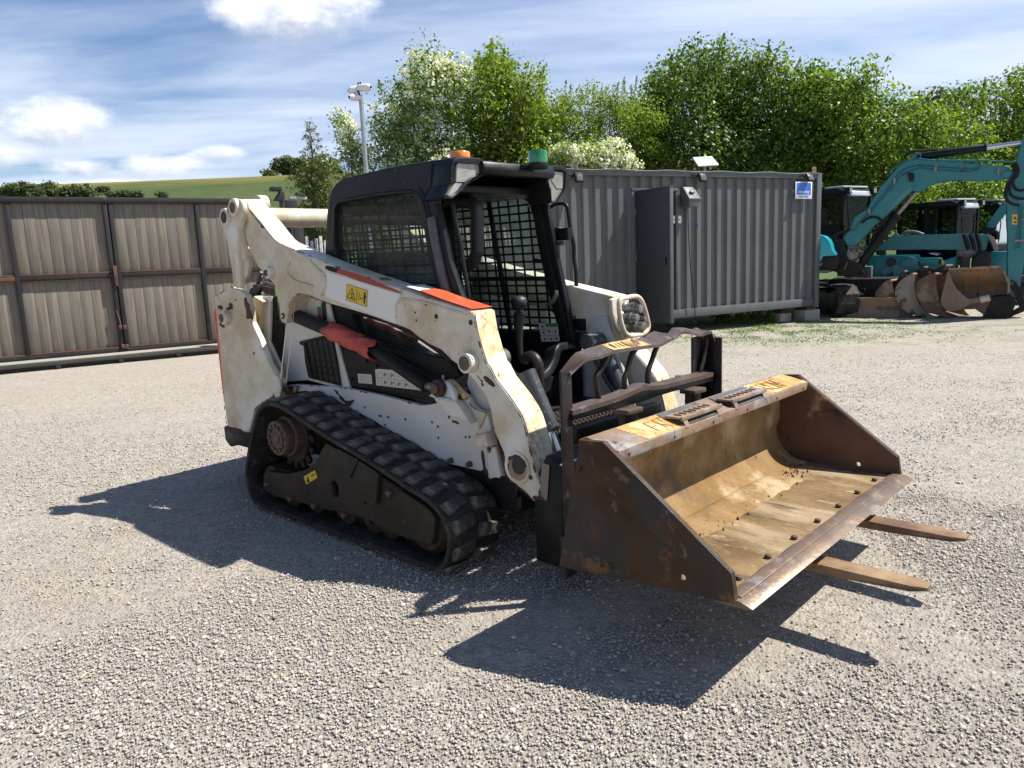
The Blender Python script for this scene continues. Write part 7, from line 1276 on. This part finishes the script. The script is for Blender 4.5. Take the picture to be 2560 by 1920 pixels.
lk=[(2.412,0.005), (2.555,0.123), (2.708,0.228), (2.75,0.134), (2.559,0.041), (2.464,-0.031)]; plate('hitch_arm',lk,-.1,.1,'black',e1,bev=.006)
bc_=[(2.595,0.451), (2.662,1.016)]; MB().cyl((bc_[0][0]+.12,0,bc_[0][1]-.2),(bc_[1][0]+.12,0,bc_[1][1]),.05,n=14).build('bucket_cylinder','steel',e1)
# swing post and foot
q=[(-0.53,1.271), (-0.499,1.304), (-0.431,1.503), (-0.389,1.532), (-0.327,1.533), (-0.273,1.484), (-0.247,1.283), (-0.201,1.147), (-0.217,0.969), (-0.243,0.812), (-0.391,0.816), (-0.416,0.975), (-0.379,1.154), (-0.412,1.211), (-0.519,1.26)]; plate('boom_foot',q,-.22,-.16,'black',e1,bev=.01); plate('boom_foot',q,.16,.22,'black',e1,bev=.01)
q=[(-0.274,0.791), (-0.238,0.97), (-0.201,1.125), (-0.096,1.099), (-0.003,1.074), (0.04,1.028), (0.023,0.918), (-0.067,0.808), (-0.149,0.777)]; plate('swing_post',q,-.2,.2,'black',e1,bev=.02)
MB().prism([(-0.285,0.953), (-0.207,1.106), (-0.196,1.084), (-0.254,0.941)],-.26,-.22).build('bright_bracket','greyrail',e1,.003)
for pts in ([(-0.248,1.67), (-0.371,1.644), (-0.464,1.615), (-0.505,1.562), (-0.482,1.494), (-0.429,1.458)],[(-0.188,1.711), (-0.331,1.675), (-0.423,1.635), (-0.462,1.537), (-0.419,1.469)],[(0.012,1.821), (0.1,1.902), (0.199,1.929), (0.3,1.901), (0.372,1.822), (0.394,1.735)]): MB().tube(rnd([(x,-.2,z) for x,z in pts],.1,3,False),.022,8).build('hydraulic_hose','black',e1,smooth=60)
mb=MB()
for i in range(9): p=[(-0.142,1.234)][0]; mb.cyl((p[0]-.1+.05*i*.5,-.15+.03*i,p[1]-.1),(p[0]-.08+.03*i,-.1+.02*i,p[1]+.08-.02*(i%3)),.018,n=8)
mb.build('fittings','steel',e1)
# body: hood, deck, cab
hd=[(-0.721,1.637), (-0.595,1.603), (-0.521,1.54), (-0.472,1.461), (-0.444,1.35), (-0.379,1.249), (-0.379,1.222), (-0.606,1.219), (-0.635,1.126), (-0.719,1.124)]; xh=hd[0][0]
MB().prism([(xh-1.4,hd[0][1]),*hd[:8],(hd[7][0],hd[7][1]-.02),(hd[8][0],hd[8][1]),(xh-1.4,hd[9][1])],-.72,-.22).build('engine_hood','cyan',e1,.03)
dk=[(-0.69,1.217), (-0.368,1.227), (-0.335,1.138), (-0.351,0.974), (-0.475,0.956), (-0.504,0.901), (-0.703,0.906)]; MB().prism([(xh-1.6,dk[0][1]),*dk,(xh-1.6,dk[6][1])],-.70,.9).build('deck','black',e1,.02)
MB().prism([(-0.681,0.963), (-0.459,0.952), (-0.468,0.919), (-0.68,0.908)],-.76,-.71).build('hand_bar','greyrail',e1,.004); MB().prism([(-0.69,1.106), (-0.601,1.1), (-0.61,1.043), (-0.688,1.035)],-.76,-.73).build('toe_plate','greyrail',e1,.004)
MB().prism([(-0.718,1.527), (-0.686,1.503), (-0.646,1.37), (-0.651,1.337), (-0.714,1.334)],-.735,-.722).build('hood_vent','dkgrey',e1,.003)
_k=[(-0.37,2.134)][0]; _z=[(-0.382,2.549), (-0.353,1.567)]; xcab(e1,_k[0],.30,_z[1][1]-.35,_z[0][1],L=1.3,Wd=.92,low=.62)
MB().box(([(-0.795,2.627)][0][0],.35,[(-0.795,2.627)][0][1]),(.05,.05,.12)).build('green_beacon','greenb',e1,.01)
# undercarriage seen end on
def trackunit(par,x,y,rz,L,Wd,H,name='crawler_track',m='rubber'):
    r=H/2; P=[]; 
    for i in range(12): a=-PI/2+PI*i/11; P.append((L/2+r*math.cos(a),r+r*math.sin(a)))
    for i in range(12): a=PI/2+PI*i/11; P.append((-L/2+r*math.cos(a),r+r*math.sin(a)))
    Q,_=resample(P,64); v=[];f=[]
    for i,q in enumerate(Q):
        k=.018 if i%2 else 0
        c_=(Vector(q)-Vector((q.x if abs(q.x)<L/2 else math.copysign(L/2,q.x),r))).normalized(); 
        for yy,h in ((-Wd/2,k),(Wd/2,k),(Wd/2,-.04),(-Wd/2,-.04)): v.append((q.x+c_.x*h,yy,q.y+c_.y*h))
    n=len(Q); f=[[i*4+a,i*4+(a+1)%4,((i+1)%n)*4+(a+1)%4,((i+1)%n)*4+a] for i in range(n) for a in range(4)]
    t=MB().add(v,f).build(name,m,par,smooth=20); t.location=(x,y,0); t.rotation_euler=(0,0,rz)
    w=MB(); w.cyl((-L/2,-Wd/2+.03,r),(-L/2,Wd/2-.03,r),r*.72,n=20); w.cyl((L/2,-Wd/2+.03,r),(L/2,Wd/2-.03,r),r*.72,n=20); w.span((-L/2,-Wd/2+.05,r*.4),(L/2,Wd/2-.05,r*1.5)); w.build('track_wheels','tframe_dk',t,.01)
    return t
q=[(-0.563,0.055), (-0.784,0.625)][0]; hh=[(-0.578,0.621)][0][1]
trackunit(e1,q[0]-.20,.95,R(-62),1.9,.42,hh-.0)
trackunit(e1,q[0]+1.35,1.9,R(-62),1.9,.42,hh)
MB().span((q[0]-.1,.7,.35),(q[0]+1.6,1.9,.72)).build('undercarriage','tframe_dk',e1,.03)
# ---- loose blade, panel, buckets
bl=thing('dozer_blade','tan rusted dozer blade standing on the ground between the track and the digging buckets','blade',KO,KA)
b=[(-0.236,0.368), (0.341,0.424), (0.356,0.014), (-0.24,-0.01), (-0.352,0.002), (-0.335,0.346)]
prf=[(.0,0),(.05,.03),(.09,.20),(.07,.36),(.0,.46),(-.02,.46),(.04,.34),(.06,.2),(.02,.05),(-.03,0)]
hz0=b[0][1]; MB().prism([(y-.05,z/.46*hz0) for y,z in prf],b[0][0],b[0][0]+.95,'x').build('blade_plate','tanb',bl,.003)
MB().prism([(-.09,0),(.16,0),(.18,hz0*.9),(-.02,hz0)],b[4][0],b[4][0]+.02,'x').build('end_plate','tframe',bl,.003); MB().span((b[4][0],-.08,0),(b[0][0]+.02,-.03,hz0*.93)).build('end_plate','tframe',bl,.01)
MB().span((b[0][0]-.01,-.08,hz0),(b[0][0]+.95,-.03,hz0+.02)).build('top_edge','tanb',bl,.003)
wp_=thing('steel_plate','pale flat steel plate leaning on the dark parts behind the dozer blade','plate',KO,KA)
q=[(-0.326,0.632), (-0.241,0.642), (0.059,0.426), (-0.116,0.408)]; mb=MB(); P=[(x,.45-.12*i,z) for i,(x,z) in zip((0,0,1,1),q)]; mb.add(P+[(x,y+.012,z-.01) for x,y,z in P],[[0,1,2,3],[7,6,5,4],[0,4,5,1],[1,5,6,2],[2,6,7,3],[3,7,4,0]]); mb.build('plate','greyrail',wp_)
MB().beam((q[0][0],.4,0),(q[0][0],.5,q[0][1]),.04,.04).build('prop','tframe_dk',wp_)
ju=thing('machine_parts','heap of dark pins, hoses and bars lying behind the dozer blade','parts',KO,KA)
mb=MB()
for i in range(14):
    a=[(-0.38,0.457)][0]; x=a[0]+random.uniform(-.1,.9); y=random.uniform(.3,.8); z=random.uniform(.05,.45); mb.cyl((x,y,z),(x+random.uniform(-.3,.3),y+random.uniform(-.2,.2),z+random.uniform(-.1,.1)),random.uniform(.015,.05),n=10)
tag(mb.build('parts_heap','tframe_dk',ju),kind='stuff'); 
def digbucket(label,prof,y0,y1,m,ear,name='digging_bucket',dx=.0):
    """prof: outline of the near side plate, first the open edge from the back top down to the tooth tip, then round the shell"""
    t=thing(name,label,'bucket',KO,KA); ne=prof['edge']; sh=prof['shell']; side=ne+sh
    plate('side_plate',side,y0,y0+.02,m,t,bev=.003); plate('side_plate',[(x+dx,z) for x,z in side],y1-.02,y1,m,t,bev=.003)
    pts=[ne[-1]]+sh+[ne[0]]; n=len(pts); v=[]
    for (x,z) in pts: v+=[(x,y0+.021,z),(x+dx,y1-.021,z)]
    c_=(sum(p[0] for p in side)/len(side),sum(p[1] for p in side)/len(side))
    for (x,z) in pts: d=Vector((c_[0]-x,c_[1]-z)).normalized()*.015; v+=[(x+d.x,y0+.021,z+d.y),(x+dx+d.x,y1-.021,z+d.y)]
    f=[]
    for i in range(n-1): a=2*i;b=2*n+2*i; f+=[[a,a+1,a+3,a+2],[b,b+2,b+3,b+1]]
    MB().add(v,f).build('shell',m,t,smooth=50)
    p0=ne[0]; MB().cyl((p0[0]+.01,y0-.005,p0[1]-.02),(p0[0]+.01+dx,y1,p0[1]-.02),.025,n=10).build('top_bar','lip',t)
    if ear:
        for yy,k in ((y0+(y1-y0)*.33,.33),(y0+(y1-y0)*.62,.62)):
            e=plate('hanger_ear',[(x+dx*k,z) for x,z in ear['poly']],yy,yy+.03,'black',t,bev=.004)
        for px_ in ear['pins']: MB().cyl((px_[0]+dx*.3,y0+(y1-y0)*.28,px_[1]),(px_[0]+dx*.66,y0+(y1-y0)*.70,px_[1]),.028,n=14).build('hanger_pin','bolt',t)
    return t
digbucket('rust brown digging bucket, leftmost of the row lying on the ground',dict(edge=[(0.519,0.72), (0.561,0.663), (0.592,0.518), (0.638,0.35), (0.713,0.226), (0.838,0.092), (1,0.003), (1.246,-0.041)],shell=[(0.703,-0.026), (0.5,-0.004), (0.375,0.07), (0.298,0.206), (0.267,0.353), (0.288,0.5), (0.366,0.611), (0.454,0.693)]),.0,.55,'brown',dict(poly=[(0.577,0.689), (0.63,0.776), (0.683,0.875), (0.717,0.884), (0.752,0.848), (0.732,0.773), (0.679,0.686)],pins=[(0.701,0.856), (0.686,0.793)]),dx=.15)
digbucket('grey mud splashed digging bucket, second from the left in the row',dict(edge=[(0.896,0.837), (0.942,0.793), (0.956,0.719), (0.956,0.584), (0.979,0.435), (1.04,0.274), (1.156,0.113), (1.333,0.015), (1.486,-0.04)],shell=[(1.27,-0.029), (1.006,0.039), (0.86,0.089), (0.757,0.176), (0.674,0.289), (0.63,0.415), (0.622,0.54), (0.661,0.638), (0.746,0.736), (0.832,0.795)]),-.1,.45,'greyb',dict(poly=[(0.772,0.766), (0.858,0.851), (0.965,0.922), (0.997,0.964), (1.041,0.963), (1.076,0.906), (1.056,0.845), (1.016,0.773), (0.951,0.737), (0.903,0.825)],pins=[(1.022,0.93), (1.005,0.89)]),dx=.2)
digbucket('dark brown toothed digging bucket, third in the row with its hanger on top',dict(edge=[(1.265,0.837), (1.305,0.788), (1.31,0.679), (1.317,0.583), (1.348,0.425), (1.408,0.267), (1.477,0.145), (1.545,0.048), (1.6,-0)],shell=[(1.537,-0.007), (1.375,0.048), (1.157,0.121), (1.088,0.232), (1.016,0.38), (0.98,0.527), (0.976,0.625), (1.014,0.697), (1.108,0.768), (1.192,0.815)]),-.2,.35,'brown',dict(poly=[(0.97,0.914), (1.057,0.899), (1.186,0.908), (1.281,0.954), (1.332,0.988), (1.376,0.963), (1.395,0.902), (1.372,0.818), (1.321,0.771), (1.297,0.82), (1.192,0.787), (1.042,0.754), (0.969,0.657), (0.958,0.804)],pins=[(1.35,0.952), (1.336,0.904), (1.087,0.832)]),dx=.3)
mb=MB()
tt=thing('bucket_teeth_bucket','','') if False else None
# wide ditching bucket on the hitch
w=thing('ditching_bucket','wide tan ditching bucket tipped up on the excavator hitch, open side facing the camera','bucket',KO,KA)
qa=[(1.504,0.895), (2.31,0.93), (1.871,0.322), (2.181,0.354), (2.422,0.444), (1.395,0.326), (1.736,0.15), (2.096,0.061)]
xa,xb_=qa[0][0],qa[1][0]; zt_=qa[0][1]; z1_=qa[1][1]
# profile in depth: lip near the camera at the top, back wall sloping away, floor returning
pr=[(-.28,zt_),(-.20,zt_-.06),(.02,zt_-.20),(.20,zt_-.36),(.26,zt_-.50),(.20,zt_-.62),(.04,zt_-.70),(-.12,zt_-.72)]
n=len(pr); v=[]
xl=[xa+.0,xa+.02,xa+.06,xa+.10,xa+.12,xa+.12,xa+.10,xa+.06]; xr=[xb_,xb_+.03,xb_+.08,xb_+.13,xb_+.15,xb_+.15,xb_+.13,xb_+.1]
for s_ in (0,.03):
    for (y,z),a,b2 in zip(pr,xl,xr): v+=[(a,y+s_,z-s_),(b2,y+s_,z+(z1_-zt_)-s_)]
f=[]
for i in range(n-1): a=2*i;b2=2*n+2*i; f+=[[a,a+1,a+3,a+2],[b2,b2+2,b2+3,b2+1]]
f+=[[0,2*n,2*n+1,1],[2*n-2,2*n-1,4*n-1,4*n-2]]
MB().add(v,f).build('shell','tanb',w,smooth=50)
sl=[(1.504,0.895), (1.554,0.717), (1.645,0.537), (1.775,0.405), (1.87,0.339), (1.878,0.268), (1.735,0.168), (1.634,0.133), (1.509,0.133), (1.431,0.229), (1.395,0.326), (1.419,0.481), (1.461,0.719), (1.486,0.848)]
plate('side_plate',sl,-.27,-.25,'tanb',w,bev=.003)
sr=[(2.313,0.923), (2.358,0.778), (2.42,0.638), (2.43,0.441), (2.464,0.452), (2.462,0.66), (2.386,0.8)]; plate('side_plate',sr,-.24,-.22,'tanb',w,bev=.003)
MB().beam((xa,-.29,zt_),(xb_,-.29,z1_),.05,.035).build('lip_bar','lip',w,.006)
for k in range(8): p=(xa+(xb_-xa)*(.04+.13*k)); MB().cyl((p,-.26,zt_+(z1_-zt_)*k/7-.055),(p,-.285,zt_+(z1_-zt_)*k/7-.055),.014,n=8).build('lip_bolt','bolt',w)
for k in (.28,.58): 
    a=xa+(xb_-xa)*k; MB().add([(a+.0,-.14,zt_-.14),(a+.02,-.14,zt_-.14),(a+.03,.15,zt_-.56),(a+.01,.15,zt_-.56),(a+.0,.04,zt_-.18),(a+.01,.2,zt_-.58)],[[0,1,2,3]]).build('inner_rib','brown',w)
t0,t1=[(1.87,0.307), (2.168,0.369)]; MB().cyl((t0[0],-.22,t0[1]),(t1[0],-.22,t1[1]),.055,n=16).build('torque_tube','tanb',w)
t0,t1=[(2.02,0.336), (2.168,0.375)]; MB().cyl((t0[0],-.23,t0[1]),(t1[0],-.23,t1[1]),.062,n=16).build('worn_tube_end','white',w)
bt=[(1.634,0.133), (1.735,0.168), (1.878,0.268), (2.182,0.331), (2.198,0.401), (2.13,0.179), (2.096,0.061), (1.939,0.179), (1.817,0.18), (1.716,0.144)]; plate('base_plate',bt,-.24,.1,'brown',w,bev=.004)
# ---- second excavator behind
K2=2.2; e2=thing('excavator','teal excavator parked behind with its boom lying level, cab right of the raised boom','excavator',(KO[0]-math.sin(KA)*K2,KO[1]+math.cos(KA)*K2,0),KA)
q=[(0.117,1.249), (0.19,1.358), (0.265,1.411), (0.388,1.53), (0.497,1.636), (0.575,1.56), (0.934,1.562), (1.298,1.554), (1.724,1.547), (1.945,1.529), (2.187,1.5), (2.28,1.453), (2.344,1.319), (2.374,1.213), (2.341,1.162), (2.294,1.19), (2.242,1.324), (2.193,1.392), (2.157,1.195), (1.834,1.206), (1.432,1.231), (0.947,1.251), (0.448,1.264), (0.193,1.263)]; plate('boom',q,-.17,.17,'teal',e2,bev=.01)
q=[(2.167,1.503), (2.276,1.453), (2.36,1.241), (2.365,1.15), (2.308,1.166), (2.23,1.377)]; plate('boom_end','' or q,-.26,-.20,'greyb',e2,bev=.004)
for k in range(3): q=[(1.756,1.53), (1.852,1.223)]; MB().tube([(q[0][0]+k*.11,-.22,q[0][1]),(q[0][0]+.05+k*.11,-.24,(q[0][1]+q[1][1])/2),(q[1][0]+k*.10,-.20,q[1][1])],.035,8).build('hydraulic_hose','black',e2,smooth=60)
q=[(0.21,1.164), (0.956,1.151), (1.008,1.081), (1.38,1.074), (1.406,1.013), (1.661,1.098), (1.615,0.832), (1.682,0.414), (-0.023,0.44), (-0.047,1.174)]; MB().prism(q,-.35,.8).build('body','teal',e2,.02)
q=[(0.973,1.084), (1.38,1.08), (1.399,1.036), (1.399,0.908), (0.968,0.922)]; MB().prism(q,-.50,-.352).build('hood_box','teal',e2,.03)
q=[(1.328,1.038), (1.37,1.037), (1.374,0.936), (1.333,0.937)]; MB().prism(q,-.512,-.501).build('dark_slot','ink',e2); q=[(1.382,1.016), (1.424,1.015), (1.427,0.941), (1.386,0.942)]; MB().prism(q,-.515,-.505).build('warning_sticker','ylabel',e2)
q=[(0.44,1.016)][0]; MB().cyl((q[0],-.36,q[1]),(q[0],-.40,q[1]),.10,n=20).build('round_port','ink',e2)
q=[(0.629,0.935), (0.639,0.989), (0.698,1.055), (0.782,1.079), (0.868,1.056), (0.919,0.993)]; MB().tube(rnd([(x,-.42,z) for x,z in q],.1,3,False),.02,8).build('hydraulic_hose','black',e2,smooth=60); q=[(0.775,0.957)][0]; MB().cyl((q[0],-.45,q[1]-.02),(q[0],-.36,q[1]-.02),.19,n=26).build('round_cover','teal',e2,.01)
q=[(1.128,1.167), (1.257,1.189), (1.376,1.151), (1.296,1.121)]; MB().add([(q[0][0],-.3,q[0][1]),(q[1][0],.0,q[1][1]),(q[2][0],.0,q[2][1]),(q[3][0],-.3,q[3][1])],[[0,1,2,3]]).build('loose_sheet','plast',e2)
q=[(0.64,1.584), (0.687,1.629), (0.796,1.637), (0.918,1.611), (1.016,1.559)]; MB().tube(rnd([(x,-.1,z) for x,z in q],.1,3,False),.035,8).build('air_duct','greyrail',e2,smooth=60)
q=[(0.258,0.863), (0.518,0.938), (0.605,0.908), (0.657,0.852), (0.51,0.815), (0.314,0.723)]; plate('linkage_bracket',q,-.45,-.41,'teal',e2,bev=.004); q=[(0.48,0.939), (0.604,0.935), (0.755,0.849), (0.736,0.713), (0.501,0.719)]; plate('linkage_bracket','' or q,-.52,-.47,'teal',e2,bev=.004)
q=[(1.667,1.116), (1.76,1.086), (1.769,0.903), (1.724,0.891), (1.676,0.932)]; plate('mud_flap',q,-.5,-.45,'dkgrey',e2,bev=.004)
q=[(1.932,1.054), (2.07,1.191), (2.227,1.16), (2.281,0.99), (2.243,0.863), (1.919,0.859)]; MB().prism(q,-.3,.3).build('swing_casting','tframe_dk',e2,.03)
_k=[(1.63,1.886)][0]; _z=[(1.622,2.255), (1.416,1.575)]; xcab(e2,_k[0],.15,_z[1][1]-.55,_z[0][1],L=1.35,Wd=.85,low=.35)
q=[(-0.725,0.693), (0.338,0.609), (0.34,0.536), (-0.725,0.681)]; 
tk=trackunit(e2,(q[0][0]+q[1][0])/2,-.5,0,1.9,.42,max(.5,q[0][1]-.02))
for s_,sx in ((0,0),(1,1)): pass
q=[(0.07,1.177)][0]; MB().span((q[0]-.12,-.9,.35),(q[0]+.03,-.3,.95)).build('step_box','greyrail',e2,.01)
# ---- third excavator, mostly hidden
K3=3.6; e3=thing('excavator','third teal excavator at the back right, only its cab and sloping boom showing','excavator',(KO[0]-math.sin(KA)*K3,KO[1]+math.cos(KA)*K3,0),KA)
q=[(2.166,1.703), (2.242,1.815), (2.372,2.028), (2.482,2.194), (2.552,2.195), (2.739,2.541), (2.791,2.48), (2.574,1.98), (2.463,1.825), (2.39,1.691), (2.254,1.58)]; plate('boom',q,-.18,.18,'teal',e3,bev=.01)
q=[(2.116,1.607), (2.225,1.615), (2.36,1.58), (2.412,1.508), (2.406,1.396)]; MB().tube(rnd([(x,-.25,z) for x,z in q],.1,3,False),.05,8).build('hydraulic_hose','black',e3,smooth=60)
_k=[(2.37,1.877)][0]; _z=[(2.35,2.238), (2.294,1.542)]; xcab(e3,_k[0],-.1,_z[1][1]-.4,_z[0][1],L=1.3,Wd=.8,lights=False)
q=[(2.311,1.147), (2.672,1.133), (2.718,0.316), (2.232,0.323)]; MB().prism(q,-.3,1.0).build('body','teal',e3,.02)
trackunit(e3,q[0][0]+.1,-.2,0,1.8,.42,.6)
# thin fence strip far right
fn=thing('panel_fence','grey corrugated fence strip glimpsed between the boom end and the stick','fence',(KO[0]-math.sin(KA)*6,KO[1]+math.cos(KA)*6,0),KA)
q=[(2.534,1.408), (2.763,1.397)]
for i in range(16): MB().span((q[0][0]-1.5+i*.25,0,0),(q[0][0]-1.5+i*.25+.22,.03,q[0][1])).build('fence_panel','greydoor',fn)
# render settings
S.render.engine='CYCLES'; S.cycles.max_bounces=6; S.cycles.transparent_max_bounces=12
